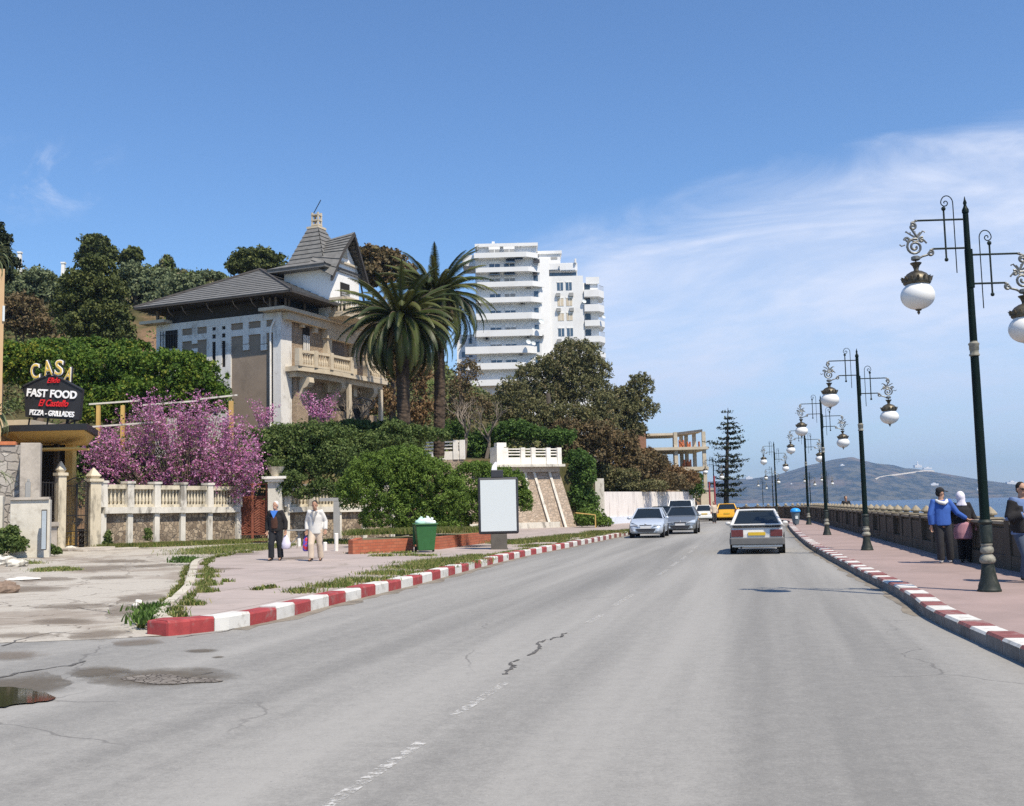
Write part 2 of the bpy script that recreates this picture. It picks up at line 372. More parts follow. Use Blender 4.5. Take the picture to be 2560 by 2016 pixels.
def leafmat(name, cols, trans=.25, rough=.65):
    m, t = newmat(name); a = t.n('ShaderNodeAttribute', attribute_name='tint')
    r = t.n('ShaderNodeValToRGB'); t.l(a.outputs['Fac'], r.inputs[0]); el = r.color_ramp.elements
    el[0].color = (*cols[0], 1); el[1].color = (*cols[-1], 1)
    for i, c in enumerate(cols[1:-1]): e = el.new((i+1)/(len(cols)-1)); e.color = (*c, 1)
    b = t.n('ShaderNodeBsdfPrincipled'); t.l(r.outputs[0], b.inputs['Base Color']); b.inputs['Roughness'].default_value = rough; b.inputs['Specular IOR Level'].default_value = .25
    tr = t.n('ShaderNodeBsdfTranslucent'); t.l(r.outputs[0], tr.inputs[0]); mx = t.n('ShaderNodeMixShader'); mx.inputs[0].default_value = trans
    t.l(b.outputs[0], mx.inputs[1]); t.l(tr.outputs[0], mx.inputs[2]); o = t.n('ShaderNodeOutputMaterial'); t.l(mx.outputs[0], o.inputs[0]); return m
M['lf_bush'] = leafmat('bush_leaves', [(.065, .111, .018), (.117, .189, .031), (.182, .260, .046)])
M['lf_bush2'] = leafmat('garden_leaves', [(.048, .078, .022), (.090, .138, .036), (.168, .204, .060)])
M['lf_ivy'] = leafmat('ivy_leaves', [(.034, .069, .014), (.069, .132, .025), (.127, .207, .040)])
M['lf_orange'] = leafmat('orange_leaves', [(.030, .060, .010), (.060, .120, .014), (.108, .180, .022), (.228, .228, .024)])
M['lf_pine'] = leafmat('pine_needles', [(.036, .050, .014), (.078, .096, .024), (.138, .150, .042)], .15)
M['lf_olive'] = leafmat('olive_leaves', [(.078, .098, .046), (.130, .163, .078), (.195, .221, .117)], .15)
M['lf_dark'] = leafmat('dark_needles', [(.012, .022, .01), (.025, .038, .016), (.05, .055, .025)], .1)
M['lf_rusty'] = leafmat('rusty_leaves', [(.07, .055, .025), (.12, .095, .045), (.17, .115, .055), (.12, .12, .05)], .2)
M['lf_casu'] = leafmat('brownish_leaves', [(.07, .072, .032), (.125, .125, .052), (.165, .165, .07), (.22, .16, .085)], .2)
M['lf_orng'] = leafmat('orange_brown_twigs', [(.1, .065, .03), (.18, .11, .05), (.23, .14, .065), (.13, .12, .05)], .2)
M['lf_pink'] = leafmat('pink_blossom', [(.34, .09, .22), (.5, .17, .36), (.62, .28, .5), (.72, .45, .62)], .3)
M['lf_grass'] = leafmat('grass_blades', [(.07, .12, .02), (.13, .19, .035), (.24, .24, .08), (.33, .29, .13)], .25)
M['lf_shrub'] = leafmat('hill_shrubs', [(.043, .065, .022), (.087, .109, .036), (.131, .174, .043), (.174, .145, .072), (.145, .174, .102)], .15)
M['lf_palm'] = leafmat('palm_leaflets', [(.02, .033, .01), (.042, .06, .016), (.085, .1, .028), (.15, .15, .05)], .12, .45)
M['lf_palmdry'] = leafmat('dry_palm_leaflets', [(.07, .05, .02), (.13, .09, .04), (.1, .085, .03)], .1)
M['twig'] = flat('bare_twigs', (.17, .13, .1), .9)
M['white'] = pm('white_render', (.8, .79, .76), .8, .04, .6, stain=(.5, .47, .42), samt=.25, sscale=.5)
M['tower_white'] = pm('tower_white', (.7, .7, .69), .8, .03, .3, stain=(.5, .48, .45), samt=.25, sscale=.25)
M['villa_white'] = pm('villa_white', (.68, .66, .62), .85, .07, 1.0, stain=(.26, .23, .2), samt=.6, sscale=2.0, stretch=(1, 1, .5))
M['villa_brown'] = pm('villa_panel', (.26, .205, .155), .9, .12, .8, stain=(.17, .135, .1), samt=.5, sscale=.7, bump=.4, bscale=30)
M['villa_cream'] = pm('villa_cream', (.54, .465, .35), .85, .1, 1.2, stain=(.35, .28, .2), samt=.5, sscale=1.5)
M['villa_stone'] = stone('villa_stone', (.32, .235, .16), (.45, .35, .25), (.38, .31, .24), 5, 1.8)
M['rooftile'] = pm('slate_grey_tile', (.15, .148, .142), .75, .25, 3, stain=(.15, .145, .14), samt=.5, sscale=2)
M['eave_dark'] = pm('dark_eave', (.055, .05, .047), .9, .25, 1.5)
M['shutter'] = pm('wood_shutter', (.2, .16, .125), .8, .2, 4)
M['shutter_grey'] = pm('grey_shutter', (.3, .3, .29), .8, .1, 2)
M['glass'] = flat('window_glass', (.03, .045, .06), .08, 0, .6)
M['glass_blue'] = flat('blue_window_glass', (.06, .1, .15), .12, 0, .6)
M['dark'] = flat('dark_interior', (.018, .016, .015), .9)
M['black_panel'] = pm('black_panel', (.02, .02, .022), .5, .2, 3)
M['yellow'] = pm('yellow_plaster', (.58, .38, .12), .8, .12, 1.4, stain=(.35, .22, .09), samt=.4)
M['txt_white'] = flat('sign_white', (.82, .82, .82), .5)
M['txt_red'] = flat('sign_red', (.65, .02, .025), .5)
M['txt_gold'] = pm('sign_gold', (.6, .42, .08), .5, .3, 9)
M['brick'] = None
def brickmat():
    m, t = newmat('red_brick'); tc = t.n('ShaderNodeTexCoord'); sx = t.n('ShaderNodeSeparateXYZ'); t.l(tc.outputs['Object'], sx.inputs[0])
    cb = t.n('ShaderNodeCombineXYZ'); t.l(t.math('ADD', sx.outputs[0], sx.outputs[1]), cb.inputs[0]); t.l(sx.outputs[2], cb.inputs[1])
    br = t.n('ShaderNodeTexBrick'); t.l(cb.outputs[0], br.inputs[0]); br.inputs['Scale'].default_value = 1; br.inputs['Mortar Size'].default_value = .008
    br.inputs['Brick Width'].default_value = .3; br.inputs['Row Height'].default_value = .1
    br.inputs['Color1'].default_value = (.38, .1, .05, 1); br.inputs['Color2'].default_value = (.46, .15, .08, 1); br.inputs['Mortar'].default_value = (.2, .09, .06, 1)
    col = t.mix(t.math('MULTIPLY', t.noise(t.obj(), 6, 4), .35), br.outputs[0], (.25, .12, .08)); t.bsdf(col, .9, 0, .2); return m
M['brick'] = brickmat()
M['clay'] = pm('clay_block', (.48, .16, .07), .9, .25, 2)
M['shell'] = pm('raw_concrete', (.5, .44, .34), .9, .15, 1)
M['panel'] = flat('blank_panel', (.58, .62, .62), .35)
M['panel_frame'] = flat('panel_frame', (.035, .035, .04), .45)
M['panel_foot'] = pm('panel_foot', (.1, .09, .075), .7, .2, 4)
M['bin_green'] = pm('bin_green', (.03, .12, .035), .5, .12, 5, bump=.02)
M['bag'] = flat('plastic_bag', (.72, .78, .76), .35)
M['bag_mint'] = flat('mint_bag', (.5, .72, .62), .35)
# ---------- ground, road, pavements ----------
def interp(pts, n):
    """resample a polyline (list of tuples) smoothly, n points by length (Catmull-Rom)"""
    P = [Vector(p) for p in pts]; out = []
    for i in range(len(P)-1):
        a = P[max(i-1, 0)]; b = P[i]; c = P[i+1]; d = P[min(i+2, len(P)-1)]
        for k in range(24):
            u = k/24; out.append(.5*((2*b)+(c-a)*u+(2*a-5*b+4*c-d)*u*u+(3*b-a-3*c+d)*u**3))
    out.append(P[-1]); L = [0]
    for i in range(1, len(out)): L.append(L[-1]+(out[i]-out[i-1]).length)
    res = []; j = 0
    for k in range(n):
        s = L[-1]*k/(n-1)
        while j < len(L)-2 and L[j+1] < s: j += 1
        u = (s-L[j])/max(1e-9, L[j+1]-L[j]); res.append(out[j].lerp(out[j+1], u))
    return res
def sheet(name, pts, dz, mat, kind='structure', skirt=0):
    """triangulated polygon sheet lying on the cambered ground"""
    import bmesh
    from mathutils.geometry import delaunay_2d_cdt
    n_ = len(pts); cv, ce, cf = delaunay_2d_cdt([Vector((p[0], p[1])) for p in pts], [(i, (i+1) % n_) for i in range(n_)], [], 1, 1e-4)[:3]
    bm = bmesh.new(); vs = [bm.verts.new((p[0], p[1], 0)) for p in cv]
    for q in cf: bm.faces.new([vs[i] for i in q])
    # cut along x so the camber can bend it
    geom = lambda: bm.verts[:]+bm.edges[:]+bm.faces[:]
    bmesh.ops.bisect_plane(bm, geom=geom(), plane_co=(0, 0, 0), plane_no=(1, 0, 0))
    for v in bm.verts: v.co.z = base_z(v.co.x)+dz
    if skirt:
        ed = [e for e in bm.edges if len(e.link_faces) == 1]
        r = bmesh.ops.extrude_edge_only(bm, edges=ed)
        for v in r['geom']:
            if isinstance(v, bmesh.types.BMVert): v.co.z -= skirt
    bmesh.ops.recalc_face_normals(bm, faces=bm.faces)
    me = bpy.data.meshes.new(name); bm.to_mesh(me); bm.free(); me.materials.append(mat)
    if me.polygons and sum(p.normal.z*p.area for p in me.polygons) < 0: me.flip_normals()
    o = link(name, me); return tag(o, kind=kind)
def kinkline(pts): return [(p[0], p[1]) for p in pts]
KL = interp([(-4.62, 14.5, 0), (-4.35, 14.82, 0), (-4.0, 15.3, 0), (-3.6, 16.6, 0), (-3.2, 18.9, 0), (-2.68, 21.4, 0), (-2.02, 24.6, 0), (-1.1, 29.9, 0), (.2, 36.4, 0), (2.0, 43.2, 0), (4.6, 53.1, 0), (6.6, 61, 0), (9.5, 73, 0), (12.6, 86, 0), (12.6, 97, 0), (6, 107, 0), (-3, 114, 0)], 220)
KR = interp([(3.6, 1.2, 0), (4.25, 5.5, 0), (4.9, 9.8, 0), (5.67, 14.9, 0), (6.2, 17.2, 0), (6.7, 19.5, 0), (7.2, 22.3, 0), (7.9, 25.9, 0), (9.0, 31.6, 0), (10.8, 40.4, 0), (14.3, 56.0, 0), (17.6, 70, 0), (20.6, 82, 0), (21, 92, 0), (18.5, 101, 0), (12, 110, 0), (2, 119, 0)], 260)
# land sheet: reaches the shore beyond the wall on the right and far away on the left
sheet('ground', [(-900, -300), (16, -300), (16, 12), (11.6, 20), (12.6, 27), (14.7, 36), (23, 75), (26, 95), (45, 130), (75, 210), (70, 260), (20, 320), (-900, 700)], -.004, M['earth'])
sheet('road', [(-40, -12), (12, -12)]+[(p.x+.02, p.y) for p in KR][:]+[(p.x-.02, p.y) for p in reversed(KL)]+[(-4.62, 14.5), (-9.2, 13.05), (-13.5, 12.2), (-40, 9)], 0, M['asphalt'])
# worn concrete side lane on the left, irregular seam against the asphalt
LS = [(-40, 9.3), (-22, 10.4), (-13.5, 12.2), (-11, 12.9), (-9.2, 13.0), (-7.6, 13.5), (-6.2, 13.9), (-5.2, 14.25), (-4.62, 14.62)]
LI = interp([(-4.75, 14.75, 0), (-5.35, 16.0, 0), (-5.9, 18.5, 0), (-6.7, 22, 0), (-8.1, 27, 0), (-9.3, 31.5, 0), (-9.6, 35, 0), (-9.5, 40, 0), (-9.0, 48, 0)], 40)   # inner edge of the plaza, old low kerb
sheet('side_lane', [(-60, 30)]+LS[0:1]+LS[1:]+[(p.x, p.y) for p in LI]+[(-10.5, 53), (-13.2, 52.5), (-17.5, 45.3), (-26, 36.5), (-60, 40)], .004, M['lane'])
off = lambda L, d: [Vector((p.x+d*n.x, p.y+d*n.y, p.z)) for p, n in zip(L, norms(L))]
def norms(L):
    r = []
    for i in range(len(L)):
        t_ = (L[min(i+1, len(L)-1)]-L[max(i-1, 0)]); t_.z = 0; t_.normalize(); r.append(Vector((-t_.y, t_.x, 0)))
    return r
# plaza on the left of the road
KLi = off(KL, .28)
PZ = .16
sheet('plaza_pavement', [(p.x, p.y) for p in KLi[3:182]]+[(9.5, 90), (4, 84), (1.5, 80), (-3, 76), (-5, 66), (-6, 56.2), (-8.2, 52.6), (-9.0, 50)]+[(p.x+.16, p.y) for p in reversed(LI[1:])], PZ, M['pink'], skirt=.3)
KRi = off(KR, -.3)
BL = interp([(9.0, -4, 0), (9.3, 6, 0), (9.6, 14.5, 0), (10.1, 20.4, 0), (10.55, 23.5, 0), (11.1, 27.0, 0), (12.2, 32.4, 0), (14.5, 43.7, 0), (20.2, 71.0, 0), (22.6, 83, 0), (23.4, 93, 0), (21, 102, 0), (14.5, 112, 0), (4, 122, 0)], 300)
sheet('sidewalk', [(3.6+.3, .9)]+[(p.x, p.y) for p in KRi]+[(p.x, p.y) for p in reversed(BL)], .15, M['pink2'], skirt=.3)
# kerbs: painted blocks
def kerb(name, L, side, h, w, mats, seg, skip=0, z0=0.0, wobble=.012, start_long=1):
    mb = MB(); N = norms(L); i = 0; k = 0; D = [0]
    for j in range(1, len(L)): D.append(D[-1]+(L[j]-L[j-1]).length)
    def at(s):
        for j in range(1, len(L)):
            if D[j] >= s:
                u = (s-D[j-1])/(D[j]-D[j-1]); return L[j-1].lerp(L[j], u), N[j-1].lerp(N[j], u)
        return L[-1], N[-1]
    s = 0; rng = random.Random(3)
    while s < D[-1]-.3:
        ln = seg*(rng.uniform(.88, 1.12)); e = min(D[-1], s+ln); n = 3
        hh = h+rng.uniform(-wobble, wobble)
        mb.m = (k % 2)+(0 if s < skip or not skip else 2)
        for q in range(n):
            a, na = at(s+(e-s)*q/n+(.006 if q == 0 else 0)); b, nb = at(s+(e-s)*(q+1)/n-(.006 if q == n-1 else 0))
            za, zb = base_z(a.x)+z0, base_z(b.x)+z0
            o1, o2 = na*side*w, nb*side*w; c1 = na*side*.025; c2 = nb*side*.025
            V = lambda p, z: (p.x, p.y, z)
            prof = [[V(a, za-.12), V(a, za+hh-.03), V(a+c1, za+hh), V(a+o1, za+hh), V(a+o1, za-.12)],
                    [V(b, zb-.12), V(b, zb+hh-.03), V(b+c2, zb+hh), V(b+o2, zb+hh), V(b+o2, zb-.12)]]
            base = len(mb.v); mb.v += prof[0]+prof[1]
            for u in range(4):
                mb.f.append((base+u, base+u+1, base+u+6, base+u+5)); 
                mb.mi.append(mb.m if not (mats[-1] is M['kerb_face_shade'] and u == 0) else len(mats)-1)
            if q == 0: mb.f.append(tuple(base+u for u in range(5))); mb.mi.append(mb.m)
            if q == n-1: mb.f.append(tuple(base+5+u for u in (4, 3, 2, 1, 0))); mb.mi.append(mb.m)
        s = e; k += 1
    return tag(mb.build(name, mats, fixn=True), kind='structure')
kerb('kerb', KL, 1, .2, .3, [M['kerb_red'], M['kerb_white'], M['kerb_red_worn'], M['kerb_white']], .78, skip=30)
kerb('kerb', KR, -1, .17, .3, [M['kerb_white'], M['kerb_red_worn'], M['kerb_face_shade']], .62)
kerb('kerb', LI, -1, .17, .2, [M['curb_old'], M['curb_old']], 1.0, wobble=.03)
# nose block of the painted kerb, turned into the lane
mb = MB(); z0 = base_z(-4.8)
mb.slab([(-4.62, 14.5, z0-.1), (-4.38, 14.74, z0-.1), (-4.52, 15.1, z0-.1), (-4.9, 15.1, z0-.1), (-4.98, 14.72, z0-.1)], .29)
tag(mb.build('kerb', M['kerb_red'], bevel=.03, fixn=True), kind='structure')
# gutters: dirt strips lying along the kerbs
def strip(name, L, d0, d1, dz, mat, jit=0, kind='structure', seed=1):
    rng = random.Random(seed); N = norms(L); mb = MB(); rows = []
    for p, n in zip(L, N):
        a = p+n*d0; b = p+n*(d1+rng.uniform(-jit, jit)); rows.append([(a.x, a.y, base_z(a.x)+dz), (b.x, b.y, base_z(b.x)+dz)])
    mb.grid(rows); o = mb.build(name, mat)
    if sum(p.normal.z for p in o.data.polygons) < 0: o.data.flip_normals()
    return tag(o, kind=kind)
strip('gutter', KL[2:170], 0, -.22, .003, M['gutter'], .12)
strip('gutter', KR[30:200], 0, .18, .003, M['gutter'], .07)
# centre line
def dash(p0, p1, w=.11, mat=None):
    a = Vector((p0[0], p0[1], 0)); b = Vector((p1[0], p1[1], 0)); n = (b-a).normalized(); n = Vector((-n.y, n.x, 0))*w/2
    mb = MB(); mb.quad((*(a-n).xy, base_z(a.x)+.004), (*(b-n).xy, base_z(b.x)+.004), (*(b+n).xy, base_z(b.x)+.004), (*(a+n).xy, base_z(a.x)+.004))
    o = mb.build('lane_line', mat or M['paint'])
    if o.data.polygons[0].normal.z < 0: o.data.flip_normals()
    return tag(o, kind='structure')
for q in [((660, 1730), (893, 1573)), ((962, 1517), (1070, 1447)), ((1245, 1320), (1275, 1303)), ((1300, 1284), (1340, 1260)), ((1395, 1219), (1415, 1207)), ((1422, 1200), (1436, 1191)), ((1443, 1186), (1453, 1178)), ((1458, 1173), (1466, 1167)), ((1470, 1163), (1477, 1157))]:
    a = G(q[0][0]*1.1803, q[0][1]*1.1803); b = G(q[1][0]*1.1803, q[1][1]*1.1803); dash((a.x, a.y), (b.x, b.y), .095 if a.y < 12 else .11)
# cracks
def crack(pts, w, seed):
    rng = random.Random(seed); P = []
    for i in range(len(pts)-1):
        a = G(*[v*1.1803 for v in pts[i]]); b = G(*[v*1.1803 for v in pts[i+1]])
        for k in range(5):
            q = a.lerp(b, k/5); q.x += rng.uniform(-.03, .03); q.y += rng.uniform(-.06, .06); P.append(q)
    mb = MB(); N = norms(P); rows = []
    for p, n in zip(P, N):
        ww = w*rng.uniform(.25, 1.1); rows.append([(p.x-n.x*ww, p.y-n.y*ww, base_z(p.x)+.006), (p.x+n.x*ww, p.y+n.y*ww, base_z(p.x)+.006)])
    mb.grid(rows); o = mb.build('road_crack', M['dark_gap']); 
    if sum(p.normal.z for p in o.data.polygons) < 0: o.data.flip_normals()
    return tag(o, kind='structure')
crack([(1068, 1430), (1078, 1418), (1090, 1412), (1083, 1405), (1100, 1395)], .022, 1)
crack([(1118, 1390), (1135, 1380), (1145, 1372), (1140, 1362), (1152, 1358), (1175, 1352), (1190, 1350), (1186, 1344), (1205, 1342)], .026, 2)
crack([(0, 1437), (60, 1422), (150, 1410), (180, 1400)], .03, 3)
crack([(175, 1420), (230, 1418), (330, 1440), (400, 1434), (455, 1424)], .02, 4)
crack([(0, 1370), (60, 1350), (120, 1340), (220, 1345)], .02, 5)
crack([(370, 1352), (470, 1340), (520, 1325)], .015, 6)
crack([(60, 1290), (150, 1285), (240, 1300), (300, 1300)], .02, 8)
crack([(350, 1233), (470, 1240), (540, 1236), (640, 1240)], .03, 9)
def blotch(name, cx, cy, rx, ry, dz, mat, seed, k=46, rough=.35):
    """irregular flat patch given by photo-pixel centre and radii"""
    rng = random.Random(seed); ph = [rng.uniform(0, 6.28) for _ in range(5)]; P = []
    for i in range(k):
        a = 2*math.pi*i/k; r = 1+sum(rough/(j+1)*math.sin((j+1)*a*1.0+ph[j]) for j in range(5))*.6+rng.uniform(-.09, .09)
        g = G((cx+rx*r*math.cos(a))*1.1803, (cy+ry*r*math.sin(a))*1.1803); P.append((g.x, g.y))
    return sheet(name, P, dz, mat)
# broken patch showing old paving, damp pit with puddle, manholes
blotch('damp_patch', 330, 1436, 175, 24, .006, M['dampmat'], 21, rough=.1)
blotch('pothole', 355, 1438, 88, 9, .009, M['rubble'], 2, rough=.7)
blotch('damp_patch', 215, 1426, 75, 14, .010, M['dampmat'], 5, rough=.1)
blotch('damp_patch', 20, 1462, 125, 42, .008, M['dampmat'], 11, rough=.1)
blotch('puddle', -10, 1477, 92, 21, .014, M['water'], 4, rough=.3)
blotch('damp_patch', 425, 1379, 42, 5, .006, M['dampmat'], 7, rough=.05)
blotch('damp_patch', 462, 1393, 15, 3, .006, M['dampmat'], 8, rough=.05)
blotch('dirt_patch', 290, 1300, 70, 24, .008, M['stainmat'], 9, rough=.4)
blotch('dirt_patch', 200, 1346, 80, 13, .008, M['stainmat'], 13, rough=.4)
blotch('dirt_patch', 288, 1362, 64, 9, .008, M['stainmat'], 14, rough=.3)
blotch('dirt_patch', 45, 1345, 80, 9, .009, M['stainmat'], 15, rough=.4)
blotch('dirt_patch', 210, 1205, 80, 9, .009, M['stainmat'], 16, rough=.4)
blotch('dirt_patch', 290, 1268, 60, 12, .008, M['stainmat'], 18, rough=.4)
for i_, (a_, b_, c_, d_) in enumerate(((60, 1250, 90, 9), (150, 1285, 90, 8), (90, 1228, 70, 7), (230, 1225, 60, 6), (330, 1200, 50, 6), (140, 1318, 80, 8), (250, 1190, 70, 5), (30, 1390, 90, 12), (500, 1185, 60, 5), (450, 1220, 70, 5), (620, 1195, 60, 4))): blotch('dirt_patch', a_, b_, c_, d_, .0075+.0003*i_ if i_ < 8 else PZ+.003, M['stainmat'], 30+i_, rough=.1)
blotch('puddle', 45, 1228, 22, 3, .011, M['water'], 44, rough=.3)
# sea and far cape
sm = MB(); SEA = -8.0
sm.quad((-2600, 20, SEA), (9000, 20, SEA), (9000, 7900, SEA), (-2600, 7900, SEA)); tag(sm.build('sea', M['sea']), kind='structure')
# cliff under the sea wall
mb = MB(); Q = [(16, -300), (16, 12), (11.6, 20), (12.6, 27), (14.5, 36), (23, 75), (26, 95), (45, 130), (75, 210), (70, 260), (20, 320)]
mb.grid([[(x, y, -.01), (x+.5, y, SEA-.5)] for x, y in Q]); tag(mb.build('sea_cliff', M['earth']), kind='structure')
# cape ridge from its skyline in the photo, at 5 km
SK = [(1640, 1226), (1700, 1214), (1745, 1205), (1790, 1203), (1835, 1197), (1880, 1196), (1942, 1187), (1984, 1174), (2020, 1163), (2053, 1156), (2079, 1149), (2110, 1144), (2132, 1142), (2157, 1150), (2190, 1158), (2234, 1162), (2262, 1170), (2287, 1171), (2346, 1181), (2400, 1190), (2445, 1198), (2504, 1206), (2560, 1211), (2640, 1219), (2720, 1230), (2800, 1243)]
def skz(px):
    for (a, b), (c, d) in zip(SK, SK[1:]):
        if a <= px <= c: return b+(d-b)*(px-a)/(c-a)
    return SK[0][1] if px < SK[0][0] else SK[-1][1]
from mathutils import noise as mn
rows = []; NC, NR = 260, 44
for j in range(NR):
    v = j/(NR-1); Y = 4300+1100*v; row = []
    for i in range(NC):
        px = 1640+1160*i/(NC-1); d = ray(px, skz(px)); X = d.x/d.y*Y*(1)
        H = A(px, skz(px), 5050).z-SEA
        u = min(1, v/.68); prof = (u**.8) if v < .68 else 1-.5*((v-.68)/.32)
        q = Vector((X*.0016, Y*.0022, 3.1)); rg = mn.fractal(q, 1.0, 2.1, 6)
        z = SEA-1+H*prof*(1+.32*rg*(1-u)*1.6)+(14*rg*u*(1-u) if v < .68 else 0)
        row.append((X, Y, max(SEA-3, z) if j else SEA-3))
    rows.append(row)
mb = MB(); mb.grid(rows); cape = tag(mb.build('far_cape', M['cape'], smooth=True), kind='structure')
def capez(X, Y):
    px = min(NC-1, max(0, 0)); best = min((abs(r[0][1]-Y), k) for k, r in enumerate(rows))[1]
    r = rows[best]; return min((abs(p[0]-X), p[2]) for p in r)[1]
def cape_hit(px, py):
    d = ray(px, py); o = Vector((0, 0, CAMH)); 
    for s in range(4350, 5060, 10):
        p = o+d*(s/d.y)
        if capez(p.x, p.y) >= p.z: return p
    return o+d*(5040/d.y)
for i, (px, py, w, h) in enumerate([(2294, 1168, 26, 7), (2318, 1172, 30, 3.5), (2530, 1211, 42, 9), (2566, 1214, 24, 8), (2335, 1213, 26, 5), (2447, 1226, 18, 5), (2105, 1165, 14, 4), (1872, 1197, 26, 6), (1978, 1212, 8, 3)]):
    c = cape_hit(px, py); w *= .62; h *= .6; t_ = thing('far_building', (c.x, c.y, c.z-3), 0, ['long white building with a tower on the crest of the far cape', 'low white annex just right of the crest building', 'large white building at the right end of the far hills', 'white building cut by the right frame edge on the far hills', 'white building midway down the far hillside', 'small white building on the shore slope left of the near lamp post', 'pale building just under the highest hilltop', 'pale building on the low left shoulder of the far hills, by the tall conifer', 'tiny white house on the far slope left of the second lamp post'][i], 'building', 'white buildings on the far cape')
    mb = MB(); mb.box(-w, w, -10, 10, 0, 3+h*2); mb.build('wall', M['white'], t_)
    mb = MB(); mb.box(-w*.35, w*.25, -8, 8, 3+h*2, 5+h*2.7); mb.build('roof_block', M['white'], t_)
    if i == 0: mb = MB(); mb.lathe([(3, 5+h*2.7), (2.4, 16+h*2.7), (.4, 20+h*2.7)], n=8); mb.build('tower', M['white'], t_)
rp = [cape_hit(px, py) for px, py in [(2188, 1199), (2200, 1194), (2225, 1190), (2255, 1186), (2285, 1182), (2310, 1178), (2335, 1179)]]
mb = MB(); mb.grid([[(p.x, p.y-9, p.z-1.5), (p.x, p.y-2, p.z+4.5)] for p in rp]); tag(mb.build('hill_road', M['shell']), kind='structure')
# hillside behind the villa
RID = [(-.60, 33), (-.47, 33.5), (-.43, 33), (-.36, 33.5), (-.30, 33.5), (-.24, 32.5), (-.18, 31.5), (-.12, 27), (-.05, 18), (.03, 11), (.08, 6.5), (.12, 6), (.16, 3), (.2, 0.3)]
WAL = [(-.60, 41), (-.47, 43), (-.385, 45.8), (-.26, 53), (-.16, 55.5), (-.10, 60), (-.05, 77), (.057, 79), (.1, 88), (.14, 101), (.165, 112), (.2, 125)]
BEN = [(-.6, 3.6), (-.2, 4.6), (-.1, 4.8), (.0, 4.9), (.057, 4.6), (.085, 2.2), (.16, .8), (.2, .2)]
def lut(T, x):
    if x <= T[0][0]: return T[0][1]
    for (a, b), (c, d) in zip(T, T[1:]):
        if x <= c: return b+(d-b)*(x-a)/(c-a)
    return T[-1][1]
ss = lambda x: (lambda u: u*u*(3-2*u))(max(0, min(1, x)))
def TZ(X, Y):
    a = X/Y; w = lut(WAL, a); s = Y-w; b = lut(BEN, a); r = lut(RID, a)
    st = 1.1+(b-1.1)*ss(s/9) if a < -.08 else b
    z = st+(r-b)*ss((Y-72)/78)
    z += 1.6*mn.fractal(Vector((X*.05, Y*.05, 0)), 1, 2, 5)*ss((Y-72)/30)*min(1, r/8)
    if Y > 165: z -= (Y-165)*.08
    return z
rows = []; xs = [-.6+.8*i/150 for i in range(151)]
for j in range(110):
    row = []
    for a in xs:
        w = lut(WAL, a)+.15; Y = w+(270-w)*(j/109)**1.4; z = TZ(a*Y, Y) if j else base_z(a*Y)-.3
        if j == 1: Y = w+.02; z = TZ(a*Y, Y)
        row.append((a*Y, Y, z))
    rows.append(row)
mb = MB(); mb.grid(rows); hs = mb.build('hillside', M['hill'], smooth=True); tag(hs, kind='structure')
# haze: one closed box of even air, sky outside
hm, t = newmat('haze_air'); pv = t.n('ShaderNodeVolumePrincipled'); pv.inputs['Color'].default_value = (.5, .68, 1, 1); pv.inputs['Density'].default_value = 1.25e-4; pv.inputs['Anisotropy'].default_value = .2
o_ = t.n('ShaderNodeOutputMaterial'); t.l(pv.outputs[0], o_.inputs['Volume'])
mb = MB(); mb.box(-2800, 9200, -700, 8000, SEA-6, 260); hz_ = mb.build('haze', hm, fixn=True); tag(hz_, kind='stuff')
# ---------- foliage ----------
def leafmesh(name, P, sz, tint, mat, nb=None, aspect=.6, parent=None, loc=None, droop=0, seed=0, flatn=0):
    g = np.random.default_rng(seed); n = len(P)
    d = g.normal(size=(n, 3)); d /= np.linalg.norm(d, axis=1)[:, None]
    if nb is not None:
        d = d*.75+nb; d /= np.linalg.norm(d, axis=1)[:, None]+1e-9
    r = g.normal(size=(n, 3))
    if flatn: r[:, 2] *= (1-flatn)
    u = np.cross(d, r); u /= np.linalg.norm(u, axis=1)[:, None]+1e-9; v = np.cross(d, u)
    s = (sz if hasattr(sz, '__len__') else np.full(n, sz))*g.uniform(.65, 1.35, n)
    a = u*s[:, None]*.5; b = v*s[:, None]*.5*aspect
    V = np.stack([P-a, P+b*1.0, P+a, P-b], 1).reshape(-1, 3).astype(np.float32)
    me = bpy.data.meshes.new(name); me.vertices.add(4*n); me.vertices.foreach_set('co', V.ravel())
    me.loops.add(4*n); me.loops.foreach_set('vertex_index', np.arange(4*n, dtype=np.int32))
    me.polygons.add(n); me.polygons.foreach_set('loop_start', np.arange(0, 4*n, 4, dtype=np.int32))
    try: me.polygons.foreach_set('loop_total', np.full(n, 4, dtype=np.int32))
    except Exception: pass
    at = me.attributes.new('tint', 'FLOAT', 'FACE'); at.data.foreach_set('value', np.clip(tint, 0, 1).astype(np.float32))
    me.materials.append(mat); me.update(); me.validate()
    return link(name, me, parent, loc)
